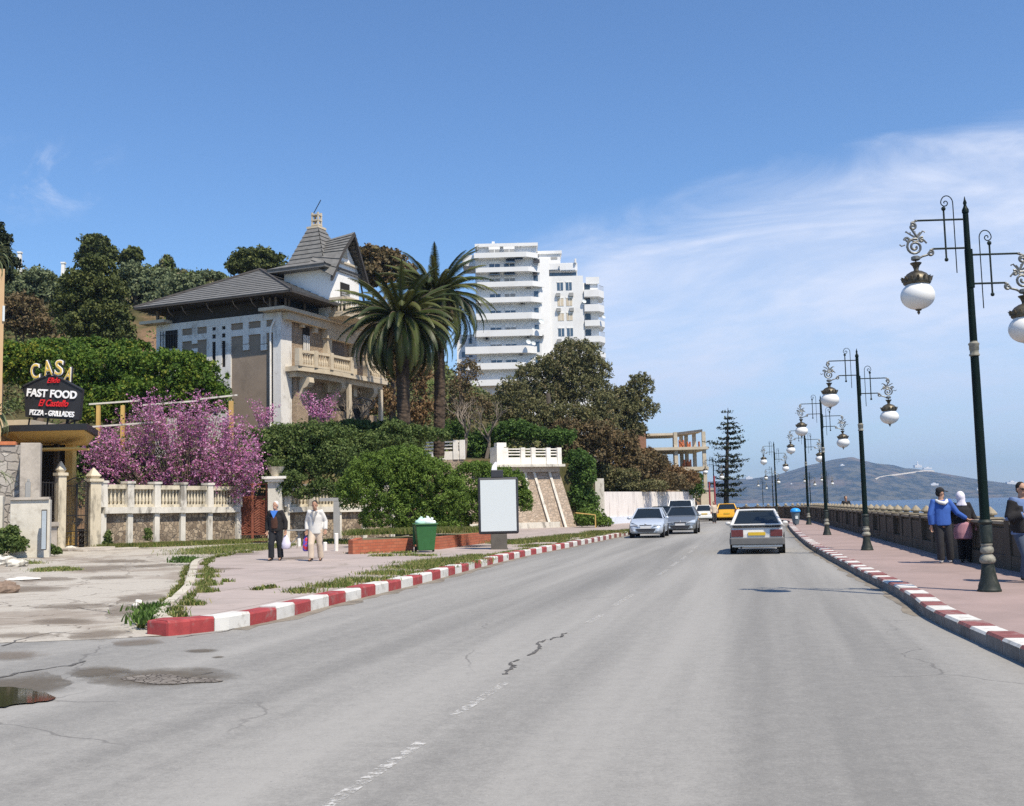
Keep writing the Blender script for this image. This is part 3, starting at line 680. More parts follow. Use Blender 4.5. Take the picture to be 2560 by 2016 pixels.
def blobs(B, per, clump=.34, seed=0, inner=.25, under=.35, tight=False):
    """leaf positions on clumps spread over ellipsoids B=(cx,cy,cz,rx,ry,rz)"""
    g = np.random.default_rng(seed); P = []; Nn = []; T = []
    tot = sum((b[3]*b[4]+b[3]*b[5]+b[4]*b[5]) for b in B)
    for b in B:
        c = np.array(b[:3]); r = np.array(b[3:6]); n = int(per*(r[0]*r[1]+r[0]*r[2]+r[1]*r[2])/tot)
        rs = clump*r.min(); k = max(6, int(1.6*(r[0]*r[1]+r[0]*r[2]+r[1]*r[2])/(rs*rs)))
        d = g.normal(size=(k, 3)); d /= np.linalg.norm(d, axis=1)[:, None]
        d[:, 2] = np.where(d[:, 2] < -under, -d[:, 2], d[:, 2])
        cc = c+d*r*(1-clump*.6)*(g.uniform(.86, 1.03, k) if tight else g.choice([.7, .85, .95, 1.02, 1.12, 1.24], k, p=[.15, .2, .25, .2, .13, .07]))[:, None]; tk = g.uniform(0, 1, k); kr = rs*g.uniform(.45, 1.35, k)
        idx = g.integers(0, k, n); e = g.normal(size=(n, 3)); e /= np.linalg.norm(e, axis=1)[:, None]
        e = e*.8+d[idx]*.45; e /= np.linalg.norm(e, axis=1)[:, None]
        q = cc[idx]+e*(kr[idx]*g.uniform(.45, 1.2, n))[:, None]
        ni = int(n*inner); q[:ni] = c+(g.uniform(-1, 1, (ni, 3)))*r*.6
        P.append(q); Nn.append(e); T.append(.6*tk[idx]+.4*g.uniform(0, 1, n))
    return np.concatenate(P), np.concatenate(Nn), np.concatenate(T)
def plant(name, loc, B, n, leaf, mat, label, cat, group=None, trunk=None, tmat=None, seed=0, clump=.34, aspect=.6, inner=.2, limbs=4, part='crown', under=.35, tt=1.0, tight=False):
    """thing > trunk, crown. B relative to loc"""
    t_ = thing(name, loc, 0, label, cat, group)
    P, N, T = blobs(B, n, clump, seed, inner, under, tight)
    leafmesh(part, P, leaf, T*tt, mat, N*.6, aspect, t_, seed=seed)
    if trunk:
        rng = random.Random(seed); r0, h = trunk; mb = MB(); lean = rng.uniform(-.06, .06)*h
        mb.tube([(0, 0, -.3), (lean*.2, 0, h*.3), (lean*.6, 0, h*.65), (lean, 0, h)], [r0*1.25, r0, r0*.8, r0*.5], 9)
        for b in B[:limbs]:
            mb.tube([(lean*.6, 0, h*.6), (b[0]*.45, b[1]*.45, h*.6+(b[2]-h*.6)*.5), (b[0], b[1], b[2])], [r0*.45, r0*.3, r0*.1], 6)
        mb.build('trunk', tmat or M['bark'], t_, smooth=True)
    return t_
def pxb(cx, cy, rx, ry, Y, depth=1.0, dY=0):
    """ellipsoid from a photo pixel centre and radii at distance Y: returns world centre and radii"""
    c = A(cx, cy, Y+dY); k = Y/F*1.0
    return (c.x, c.y, c.z, rx*k, rx*k*depth, ry*k)
def pplant(name, bl, Y, n, leaf, mat, label, cat, foot=None, **kw):
    """plant described by pixel blobs [(cx,cy,rx,ry,depthfactor,dY)]"""
    W_ = [pxb(b[0], b[1], b[2], b[3], Y, b[4] if len(b) > 4 else 1.0, b[5] if len(b) > 5 else 0) for b in bl]
    cx = foot[0] if foot else sum(w[0] for w in W_)/len(W_); cy = foot[1] if foot else sum(w[1] for w in W_)/len(W_)
    gz = foot[2] if foot and len(foot) > 2 else min(TZ(cx, cy), min(w[2]-w[5]*.8 for w in W_))
    B = [(w[0]-cx, w[1]-cy, w[2]-gz, w[3], w[4], w[5]) for w in W_]
    return plant(name, (cx, cy, gz), B, n, leaf, mat, label, cat, **kw)
# --- hillside mass ---
g = np.random.default_rng(5)
NB = 3600; aa = g.uniform(-.59, .13, NB); yy = g.uniform(74, 172, NB)**1.0; C = []
for a, y_ in zip(aa, yy):
    if a > .06 or (a > -.08 and y_ < 86) or (-.36 < a < -.325 and y_ < 125): continue
    X = a*y_; nz = mn.fractal(Vector((X*.05+4, y_*.05, 0)), 1, 2, 4)
    if nz < -.32: continue
    C.append((X, y_, TZ(X, y_), nz))
C = np.array(C); k = 62; n = len(C)
rr = g.uniform(.8, 2.0, n)*(.7+.5*np.clip(C[:, 3]+.5, 0, 1)); idx = np.repeat(np.arange(n), k)
d = g.normal(size=(n*k, 3)); d /= np.linalg.norm(d, axis=1)[:, None]; d[:, 2] = np.abs(d[:, 2])
P = C[idx, :3]+d*(rr[idx]*g.uniform(.6, 1.1, n*k))[:, None]*np.array([1.15, 1.15, .8]); P[:, 2] += .1
tn = g.uniform(0, 1, n); o = leafmesh('hillside_shrubs', P, .5*P[:, 1]/150, .7*tn[idx]+.3*g.uniform(0, 1, n*k), M['lf_shrub'], d*.6, .6, seed=5)
tag(o, 'mixed green and brown scrub covering the hillside behind the villa', 'shrubs', kind='stuff')
# --- undergrowth of the garden terrace ---
C = []; vo = Vector((KX(701, 900)*62, 62.0, 0))
for _ in range(1500):
    a = g.uniform(-.5, -.07); y_ = g.uniform(min(77, lut(WAL, a)+3), 80); X = a*y_; dx, dy = X-vo.x, y_-vo.y; u_, v_ = dx*.917-dy*.4, dx*.4+dy*.917
    if (-10.5 < u_ < 3.5 and -1.5 < v_ < 11.5) or (a < -.42 and y_ < 50): continue
    C.append((X, y_, TZ(X, y_)))
C = np.array(C); k = 60; n = len(C); rr = g.uniform(.35, .9, n); idx = np.repeat(np.arange(n), k); d = g.normal(size=(n*k, 3)); d /= np.linalg.norm(d, axis=1)[:, None]; d[:, 2] = np.abs(d[:, 2])
tn = g.uniform(0, 1, n); P = C[idx]+d*(rr[idx]*g.uniform(.5, 1.1, n*k))[:, None]
tag(leafmesh('terrace_undergrowth', P, .2, .7*tn[idx]+.3*g.uniform(0, 1, n*k), M['lf_shrub'], d*.6, .6, seed=6), 'low mixed undergrowth covering the garden terrace around the villa', 'undergrowth', kind='stuff')
# --- ridge trees ---
GR = 'trees on the hillside'
pplant('pine_tree', [(242, 625, 42, 34), (222, 650, 30, 28, 1, 2), (272, 645, 32, 26), (240, 606, 26, 20)], 140, 7000, .42, M['lf_pine'], 'rounded dark pine standing highest on the ridge at left', 'tree', group=GR, trunk=(.35, 4), tmat=M['bark_dark'], seed=11)
pplant('pine_tree', [(328, 640, 26, 20), (340, 648, 20, 14), (318, 655, 18, 12)], 140, 3500, .42, M['lf_pine'], 'small rounded pine on the ridge just right of the highest pine', 'tree', group=GR, trunk=(.25, 3), tmat=M['bark_dark'], seed=12)
pplant('pine_tree', [(240, 672, 46, 36), (205, 712, 60, 34), (255, 730, 66, 40), (190, 765, 58, 42), (270, 790, 62, 44), (215, 820, 70, 40), (285, 835, 50, 36)], 95, 26000, .3, M['lf_pine'], 'big dark layered pine tree on the slope below the ridge pines', 'tree', group=GR, trunk=(.5, 10), tmat=M['bark_dark'], seed=13, clump=.3)
pplant('pine_tree', [(612, 655, 40, 32), (650, 650, 50, 26), (690, 658, 28, 22), (590, 672, 28, 22), (640, 672, 60, 20)], 120, 9000, .36, M['lf_pine'], 'broad flat topped pine rising behind the villa roof', 'tree', group=GR, trunk=(.4, 6), tmat=M['bark_dark'], seed=14)
pplant('olive_tree', [(330, 700, 50, 40), (390, 720, 60, 42), (300, 740, 40, 38)], 125, 9000, .38, M['lf_olive'], 'grey green olive tree on the slope right of the big dark pine', 'tree', group=GR, trunk=(.3, 3), seed=15)
pplant('olive_tree', [(440, 725, 50, 34), (475, 715, 36, 26), (410, 760, 60, 30)], 122, 8000, .38, M['lf_olive'], 'grey green olive tree reaching the villa roof corner', 'tree', group=GR, trunk=(.3, 3), seed=16)
pplant('bushy_tree', [(418, 668, 24, 26), (400, 686, 26, 18), (440, 690, 20, 16)], 140, 3500, .4, M['lf_shrub'], 'pale green bushy tree with a pointed top on the ridge', 'tree', group=GR, trunk=(.2, 3), seed=17)
pplant('bushy_tree', [(522, 692, 26, 14), (545, 695, 24, 12), (500, 700, 20, 10)], 135, 2600, .38, M['lf_olive'], 'low dark bushy tree on the ridge left of the villa roof', 'tree', group=GR, trunk=(.2, 2), seed=18)
pplant('bushy_tree', [(890, 650, 36, 30), (930, 645, 40, 28), (975, 655, 40, 32), (870, 690, 30, 36), (940, 690, 50, 36), (1010, 690, 34, 34)], 100, 15000, .34, M['lf_rusty'], 'wide reddish brown tree showing behind the turret and palms', 'tree', group=GR, trunk=(.4, 6), seed=19)
pplant('bushy_tree', [(100, 700, 50, 26), (60, 730, 48, 34), (130, 740, 40, 34)], 120, 7000, .38, M['lf_olive'], 'grey green bushy tree below the white posts at far left', 'tree', group=GR, trunk=(.3, 3), seed=20)
pplant('bushy_tree', [(60, 770, 50, 34), (30, 800, 46, 50), (90, 820, 50, 36)], 105, 7000, .34, M['lf_rusty'], 'brownish bushy tree low on the far left slope', 'tree', group=GR, trunk=(.3, 3), seed=21)
# far left conifer
pplant('conifer_tree', [(-6, 575, 16, 26), (4, 605, 26, 22), (0, 635, 40, 22), (8, 655, 44, 20), (-10, 690, 46, 26)], 80, 7000, .26, M['lf_dark'], 'dark pointed conifer cut by the left frame edge', 'tree', trunk=(.3, 7), tmat=M['bark_dark'], seed=23, clump=.4)
# post pair on the ridge
for i, (px, y0, y1) in enumerate([(49, 634, 668), (158, 660, 692)]):
    b = A(px, y1, 138); t_ = A(px, y0, 138); mb = MB(); mb.frus((0, 0, -1), (.25, .25), (.2, .2), t_.z-b.z+1); mb.box(-.27, .27, -.27, .27, t_.z-b.z, t_.z-b.z+.2)
    tag(mb.build('concrete_post', M['white'], loc=b), ['tall white post on the ridge beside the far left conifer', 'short white post on the ridge left of the highest pine'][i], 'post', 'white posts on the ridge')
# --- orange trees behind the restaurant and beside the villa ---
GO = 'leafy fruit trees between the restaurant and the villa'
pplant('citrus_tree', [(430, 930, 90, 50), (500, 965, 66, 60), (540, 1010, 40, 40), (440, 1020, 90, 40), (380, 915, 60, 36), (470, 905, 46, 26), (400, 985, 110, 40), (530, 985, 36, 30)], 58, 30000, .17, M['lf_orange'], 'glossy green fruit tree in front of the villa side wall', 'tree', group=GO, trunk=(.3, 4), seed=31, clump=.28)
pplant('citrus_tree', [(260, 920, 90, 44), (280, 1010, 90, 46), (330, 1030, 60, 46), (200, 895, 60, 30), (310, 900, 60, 30), (230, 965, 80, 40), (320, 960, 60, 46)], 62, 24000, .18, M['lf_orange'], 'glossy green fruit tree behind the sign and pergola', 'tree', group=GO, trunk=(.3, 4), seed=32, clump=.28)
pplant('citrus_tree', [(90, 905, 70, 40), (230, 1040, 46, 30), (40, 930, 60, 50), (120, 950, 60, 40), (30, 880, 40, 24)], 60, 17000, .18, M['lf_orange'], 'yellow dotted green tree behind the sign at far left', 'tree', group=GO, trunk=(.3, 4), seed=33, clump=.28, tt=1.3)
pplant('leafy_shrub', [(130, 870, 60, 22), (230, 865, 60, 18), (330, 870, 50, 18)], 72, 7000, .22, M['lf_orange'], 'low yellow green shrubs row at the foot of the big dark pine', 'shrub', trunk=None, seed=34)
# --- blossom tree ---
def blossom():
    Y = 51.5; c = A(470, 1290, Y); z0 = TZ(c.x, Y)
    t_ = thing('blossom_tree', (c.x, Y, z0), 0, 'wide shrubby tree covered in magenta pink blossom behind the garden wall', 'tree')
    rng = random.Random(4); mb = MB(); g = np.random.default_rng(8); P = []; T = []; L = []
    k = Y/F; tips = []
    for i in range(270):
        # branch tips placed through a wide dome
        u = rng.uniform(-1, 1); px = 432+u*222; top = 984+abs(u)**2.2*115+rng.uniform(-6, 20)+(18 if px < 330 else 0); py = top+(1215-top)*rng.random()**1.25
        tip = A(px, py, Y+rng.uniform(-1.7, 1.7)); s = Vector((0, 0, 0))+Vector((rng.uniform(-.25, .25)+u*.8, rng.uniform(-.2, .2), .15))
        e = tip-Vector((c.x, Y, z0)); m = s.lerp(e, .5)+Vector((rng.uniform(-.3, .3), rng.uniform(-.3, .3), -.35 if e.z < 2 else .1))
        mb.tube([s*.5, s, m, e], [.035, .03, .02, .008], 5)
        for q in range(25):
            w = rng.uniform(.28, 1.1); b = m.lerp(e, w) if w < 1 else e+(e-m)*(w-1)
            side = Vector((rng.gauss(0, .26), rng.gauss(0, .26), rng.gauss(.02, .17))); tp = b+side
            if q % 3 == 0: mb.tube([b, tp], [.007, .003], 3)
            for r_ in range(6):
                P.append(tp.lerp(b, rng.uniform(0, .8))+Vector((rng.gauss(0, .035), rng.gauss(0, .035), rng.gauss(0, .035)))); T.append(rng.random())
        for q in range(12):
            w = rng.uniform(.1, .95); b = m.lerp(e, w); L.append(b+Vector((rng.gauss(0, .3), rng.gauss(0, .3), rng.gauss(-.05, .2))))
    mb.build('branches', M['twig'], t_)
    leafmesh('blossom', np.array(P), .085, np.array(T), M['lf_pink'], None, .7, t_, seed=2)
    leafmesh('leaves', np.array(L), .11, g.uniform(0, 1, len(L)), M['lf_bush2'], None, .8, t_, seed=3)
blossom()
def blossom2(px0, px1, py0, py1, Y, nb, seed, label):
    c = A((px0+px1)/2, py1, Y); t_ = thing('blossom_shrub', (c.x, c.y, c.z), 0, label, 'shrub'); rng = random.Random(seed); mb = MB(); P = []
    for i in range(nb):
        e = A(rng.uniform(px0, px1), py0+(py1-py0)*rng.random()**1.3, Y+rng.uniform(-.8, .8))-c; mb.tube([(e.x*.2, e.y*.2, -.4), e*.6, e], [.02, .014, .006], 4)
        for q in range(70): w = rng.uniform(.3, 1.05); P.append(e*w+Vector((rng.gauss(0, .13), rng.gauss(0, .13), rng.gauss(0, .1))))
    mb.build('branches', M['twig'], t_); leafmesh('blossom', np.array(P), .09, np.random.default_rng(1).uniform(0, 1, len(P)), M['lf_pink'], None, .7, t_, seed=seed)
blossom2(745, 850, 985, 1060, 56.5, 16, 3, 'pink blossom sprays in front of the villa porch')
blossom2(622, 700, 1000, 1070, 57.5, 12, 5, 'thin pink blossom sprays at the foot of the villa corner')
# --- garden greenery behind wall right of brown gate ---
GG = 'green shrubs behind the garden wall'
pplant('leafy_shrub', [(745, 1120, 60, 60), (700, 1100, 46, 40), (800, 1100, 60, 46), (770, 1170, 70, 50), (830, 1150, 60, 56), (720, 1180, 50, 40)], 55.5, 26000, .14, M['lf_bush2'], 'tall green climber mass spilling over the wall right of the brown gate', 'shrub', group=GG, seed=41, clump=.3)
pplant('leafy_shrub', [(660, 1120, 46, 50), (630, 1160, 50, 50), (690, 1150, 40, 50), (640, 1205, 50, 26)], 55, 14000, .14, M['lf_bush2'], 'yellow green shrub overhanging the brown gate and its pier', 'shrub', group=GG, seed=42, clump=.3, tt=1.3)
pplant('leafy_shrub', [(920, 1090, 60, 34), (980, 1080, 60, 30), (870, 1075, 50, 26), (1010, 1110, 60, 30)], 62, 12000, .17, M['lf_bush2'], 'dark green shrubs around the feet of the two palms', 'shrub', group=GG, seed=43)
pplant('leafy_shrub', [(590, 1110, 34, 40), (570, 1150, 40, 50)], 56.5, 7000, .15, M['lf_ivy'], 'dark green shrub right of the blossom tree', 'shrub', group=GG, seed=44)
pplant('leafy_shrub', [(240, 1150, 40, 50), (215, 1120, 30, 40), (300, 1170, 60, 40)], 52, 8000, .15, M['lf_bush2'], 'green shrub behind the iron gate at the left edge of the blossom', 'shrub', group=GG, seed=45)
pplant('leafy_shrub', [(480, 1215, 90, 14), (380, 1205, 70, 16), (300, 1210, 50, 12)], 52.5, 6000, .12, M['lf_ivy'], 'low ivy creeping along the top of the balustrade', 'shrub', group=GG, seed=46)
pplant('hanging_creeper', [(712, 1225, 26, 26, .4), (760, 1235, 30, 22, .4), (805, 1225, 34, 30, .4), (850, 1235, 30, 26, .4), (880, 1210, 30, 30, .5), (730, 1200, 40, 20, .5)], 51.3, 11000, .11, M['lf_bush2'], 'creeper hanging over the balusters right of the plant pot pier', 'creeper', group=GG, seed=47, clump=.3, foot=(-9.4, 51.6, .6))
pplant('leafy_shrub', [(900, 1130, 46, 40), (860, 1120, 46, 50), (940, 1110, 50, 30)], 57, 9000, .14, M['lf_bush2'], 'green shrub mass between the tall climber and the dome bush', 'shrub', group=GG, seed=48)
pplant('leafy_shrub', [(985, 1075, 40, 22), (1035, 1085, 40, 22), (1090, 1092, 36, 20), (1000, 1110, 60, 24)], 57.5, 9000, .14, M['lf_bush2'], 'green shrub hiding the foot of the nearer palm above the dome bush', 'shrub', group=GG, seed=49)
# --- the two round bushes ---
pplant('round_bush', [(960, 1210, 104, 86, .8), (1060, 1220, 90, 80, .8), (900, 1235, 60, 64, .9), (1010, 1170, 80, 56, .8), (1120, 1250, 54, 66, .8), (1000, 1290, 110, 44, .7), (1040, 1320, 70, 26, .7), (1100, 1315, 60, 30, .7)], 45, 85000, .095, M['lf_bush'], 'big dome shaped green bush in the brick planter behind the wheelie bin', 'bush', group='round bushes on the plaza', trunk=(.14, 1.2), seed=51, clump=.15, tight=True, under=.6, aspect=.5, foot=(-4.2, 44.6, .3), inner=.12)
pplant('round_bush', [(1190, 1215, 80, 62, .8), (1260, 1230, 66, 60, .8), (1300, 1255, 34, 40, .9), (1200, 1275, 80, 50, .8), (1130, 1300, 50, 36, .8)], 50, 46000, .105, M['lf_bush'], 'second dome shaped green bush behind the blank advertising panel', 'bush', group='round bushes on the plaza', trunk=(.14, 1.2), seed=52, clump=.17, tight=True, under=.6, aspect=.5, foot=(-1.6, 50, .25), inner=.12)
# --- ivy and slope plants by the retaining wall ---
pplant('ivy_bush', [(1450, 1170, 40, 40), (1460, 1215, 36, 40), (1445, 1250, 30, 40), (1470, 1270, 34, 40), (1445, 1145, 28, 20)], 79.5, 13000, .19, M['lf_ivy'], 'dark ivy tumbling down between the stone wall and the white wall', 'ivy', seed=61)
pplant('round_bush', [(1480, 1302, 38, 20), (1510, 1308, 24, 15), (1462, 1298, 24, 22)], 74, 7000, .14, M['lf_bush'], 'low light green bush beside the low kerb at the wall foot', 'bush', seed=62)
pplant('ivy_bush', [(1190, 1110, 50, 26), (1240, 1095, 50, 26), (1320, 1088, 60, 22), (1400, 1098, 50, 24), (1205, 1140, 36, 30), (1290, 1075, 50, 24), (1130, 1080, 46, 26)], 85, 20000, .2, M['lf_ivy'], 'band of bright ivy on the terrace above the white parapets', 'ivy', seed=63)
GB = 'brown green trees in front of the white tower'
def baretree(px, py0, py1, Y, spread, seed, label):
    c = A(px, py1, Y); z0 = min(TZ(c.x, Y), c.z); H = A(px, py0, Y).z-z0; t_ = thing('bare_tree', (c.x, Y, z0), 0, label, 'tree', 'bare twiggy trees on the terrace'); rng = random.Random(seed); mb = MB(); tw = mb
    def br(p, d, l, r, lv, m):
        q = p+d*l*.5+V3_(rng.gauss(0, .05*l), rng.gauss(0, .05*l), 0); e = q+(d+V3_(0, 0, .15)).normalized()*l*.5; m.tube([p, q, e], [r, r*.8, r*.55], 5 if lv < 2 else 3)
        if lv < 4:
            for k in range(3 if lv else 4): a = rng.uniform(0, 6.28); nd = (d+V3_(math.cos(a), math.sin(a), rng.uniform(-.1, .5))*spread).normalized(); br(q.lerp(e, rng.uniform(.2, 1)), nd, l*rng.uniform(.55, .75), r*.5, lv+1, tw if lv >= 1 else mb)
    br(V3_(0, 0, 0), V3_(0, 0, 1), H*.42, .16, 0, mb); mb.build('trunk', M['twigbark'], t_)
V3_ = lambda *a: Vector(a)
M['twigbark'] = flat('pale_twigs', (.2, .165, .13), .9)
baretree(1160, 960, 1130, 83, .8, 1, 'bare pale twigged tree right of the taller palm')
baretree(1215, 985, 1130, 84, .75, 2, 'bare tree in front of the grove, right of the first bare one')
baretree(890, 930, 1080, 66, .8, 3, 'bare tree between the villa porch and the nearer palm')
pplant('casuarina_tree', [(1440, 890, 60, 40), (1400, 930, 70, 46), (1480, 930, 48, 40), (1340, 950, 60, 44), (1450, 980, 80, 46), (1370, 1000, 80, 44), (1310, 1000, 50, 40)], 98, 40500, .2, M['lf_casu'], 'tallest brownish green tree rising in front of the white tower', 'tree', group=GB, trunk=(.4, 9), tmat=M['bark_dark'], seed=64, clump=.19)
pplant('casuarina_tree', [(1600, 970, 34, 34), (1560, 1000, 44, 36), (1590, 1030, 52, 40), (1530, 1040, 60, 46), (1570, 1080, 46, 30)], 100, 21600, .2, M['lf_casu'], 'brownish tree at the right end of the grove, against the sky', 'tree', group=GB, trunk=(.35, 7), tmat=M['bark_dark'], seed=65, clump=.19)
pplant('casuarina_tree', [(1280, 990, 46, 40), (1250, 1030, 56, 40), (1330, 1040, 70, 40), (1420, 1050, 70, 40), (1490, 1060, 60, 40), (1510, 1010, 40, 36)], 92, 21600, .2, M['lf_casu'], 'low brownish tree between the tall grove tree and the palms', 'tree', group=GB, trunk=(.35, 6), tmat=M['bark_dark'], seed=66, clump=.19)
pplant('casuarina_tree', [(1150, 990, 46, 50), (1190, 1030, 46, 40), (1130, 1040, 44, 40), (1170, 930, 36, 30)], 88, 4500, .2, M['lf_rusty'], 'thin twiggy brown tree right of the second palm', 'tree', group=GB, trunk=(.25, 7), tmat=M['bark'], seed=67, clump=.4, limbs=4)
pplant('bushy_tree', [(960, 930, 50, 46), (890, 970, 40, 60), (940, 1010, 60, 46), (1050, 960, 30, 60), (1050, 1040, 44, 40)], 84, 9000, .24, M['lf_orng'], 'orange brown tree seen between the palm trunks', 'tree', group=GB, trunk=(.3, 6), tmat=M['bark'], seed=68, clump=.4)
pplant('bushy_tree', [(1560, 1120, 40, 36), (1540, 1170, 50, 44), (1590, 1170, 46, 40), (1520, 1110, 34, 36)], 94, 11000, .24, M['lf_rusty'], 'dark rusty tree overhanging the left end of the white street wall', 'tree', group=GB, trunk=(.3, 3), tmat=M['bark_dark'], seed=69, clump=.32)
pplant('bushy_tree', [(1640, 1180, 40, 34), (1680, 1195, 46, 30), (1610, 1150, 36, 30), (1720, 1200, 30, 24), (1640, 1215, 70, 12)], 104, 12000, .25, M['lf_orng'], 'orange brown feathery bush on top of the white street wall', 'bush', group=GB, trunk=(.2, 2), tmat=M['bark_dark'], seed=70, clump=.32)
pplant('ivy_bush', [(1735, 1205, 20, 22), (1742, 1230, 18, 26), (1725, 1220, 22, 18), (1748, 1195, 10, 12)], 106, 4500, .2, M['lf_ivy'], 'green creeper hanging over the far end of the white street wall', 'ivy', seed=71)
pplant('bushy_tree', [(1530, 1212, 30, 22), (1580, 1218, 40, 14), (1630, 1216, 40, 16), (1510, 1190, 26, 30), (1560, 1195, 40, 24)], 92, 9000, .2, M['lf_casu'], 'brown scrub leaning over the left half of the white street wall', 'bush', group=GB, seed=74, clump=.32)
pplant('bushy_tree', [(1440, 1120, 50, 34), (1490, 1130, 44, 40), (1500, 1090, 50, 34), (1420, 1080, 50, 30)], 90, 11000, .24, M['lf_rusty'], 'rusty brown tree above the ivy, left of the one over the street wall', 'tree', group=GB, trunk=(.3, 3), tmat=M['bark_dark'], seed=72, clump=.32)
pplant('bushy_tree', [(1590, 1200, 60, 26), (1640, 1160, 40, 30), (1660, 1205, 60, 22), (1550, 1215, 50, 18), (1620, 1222, 70, 14), (1700, 1218, 40, 12)], 96.5, 14000, .2, M['lf_rusty'], 'reddish scrub directly behind the top of the white street wall', 'bush', group=GB, seed=73, clump=.32)
# --- palms ---
def frond(mbR, P, az, el0, L, curl, rng, width=.44):
    """returns leaflet quads as arrays; rachis bends down under its weight"""
    n = 22; p = Vector((math.cos(az)*.25, math.sin(az)*.25, 0)); el = el0; pts = [p.copy()]; st = L/n
    for i in range(n):
        d = Vector((math.cos(az)*math.cos(el), math.sin(az)*math.cos(el), math.sin(el))); p = p+d*st; pts.append(p.copy()); el -= curl/n*(.45+1.3*i/n)
    mbR.tube(pts[::3], [.035, .03, .026, .022, .018, .014, .01, .006][:len(pts[::3])], 4)
    side = Vector((-math.sin(az), math.cos(az), 0)); tw = rng.uniform(-.35, .35)
    for i in range(2, n+1):
        t_ = (pts[i]-pts[i-1]).normalized(); up = side.cross(t_); u = i/n
        ll = width*(math.sin(math.pi*min(1, u*.9+.12))**.6)
        for q in range(3):
            b = pts[i-1].lerp(pts[i], q/3)
            for s in (-1, 1):
                v = (side*s*math.cos(.55+tw*s)+up*math.sin(.55+tw*s)*.75+t_*(.55+.5*u)).normalized()
                tip = b+v*ll*rng.uniform(.85, 1.1)+Vector((0, 0, -ll*.15)); w = t_*.036
                P.append((b-w, b+w, tip+w*.25, tip-w*.25))
def palm(px, pyc, Y, pyb, r, nf, L, seed, label):
    c = A(px, pyc, Y); zb = min(TZ(c.x, c.y), A(px, pyb, Y).z)-.2; h = c.z-zb
    t_ = thing('palm_tree', (c.x, c.y, zb), 0, label, 'palm', 'two tall palms beside the villa'); rng = random.Random(seed)
    mb = MB(); n = 34; pts = []; rd = []
    for i in range(n+1):
        u = i/n; pts.append((.12*math.sin(u*3), 0, u*(h-.5))); rd.append(r*(1.0+.12*(u > .88)*(u-.88)*8)*(1.05 if i % 2 else .93))
    mb.tube(pts, rd, 14); mb.build('trunk', M['palm_trunk'], t_)
    mb = MB(); mb.ell((0, 0, h-.75), (r*1.5, r*1.5, .9), 12, 8)
    for i in range(46):
        a = rng.uniform(0, 6.28); z = h-1.5+rng.uniform(0, 1.3); mb.tube([(math.cos(a)*r*1.0, math.sin(a)*r*1.0, z), (math.cos(a)*r*1.75, math.sin(a)*r*1.75, z+.35)], [.09, .04], 4)
    mb.build('crown_base', M['bark_dark'], t_)
    for nm, cnt, mat in (('fronds', nf, M['lf_palm']), ('dead_fronds', 26, M['lf_palmdry'])):
        rb = MB(); Q = []; T = []
        for i in range(cnt):
            if nm == 'fronds':
                u = (i+.5)/cnt; el = R(76)-R(116)*u**.75+rng.uniform(-.12, .12); cu = .8+1.45*u+rng.uniform(-.15, .25); l = L*rng.uniform(.85, 1.06)*(.86+.14*u)
            else: el = R(-35)+rng.uniform(-.35, .2); cu = 1.0; l = L*rng.uniform(.4, .6)
            k = len(Q); frond(rb, Q, i*2.39996+rng.uniform(-.2, .2), el, l, cu, rng, .42); T += [rng.uniform(0, 1)*.8+.15*rng.random()]*(len(Q)-k)
        V = np.array([[tuple(p) for p in q] for q in Q], dtype=np.float32)+np.array([0, 0, h-.55], dtype=np.float32); m_ = len(V)
        me = bpy.data.meshes.new(nm); me.from_pydata(V.reshape(-1, 3).tolist(), [], np.arange(4*m_).reshape(-1, 4).tolist())
        at = me.attributes.new('tint', 'FLOAT', 'FACE'); at.data.foreach_set('value', np.array(T, dtype=np.float32)); me.materials.append(mat); link(nm, me, t_)
        for k in range(len(rb.v)): v = rb.v[k]; rb.v[k] = (v[0], v[1], v[2]+h-.55)
        rb.build('frond_stems' if nm == 'fronds' else 'dead_frond_stems', M['lf_palmdry'] if nm != 'fronds' else M['shell'] if False else M['bark'], t_)
palm(1000, 772, 59, 1110, .37, 120, 4.35, 1, 'nearer lower palm with a full drooping crown in front of the villa balcony')
palm(1090, 712, 64, 1110, .33, 104, 4.5, 2, 'taller palm standing just right of and behind the other palm')
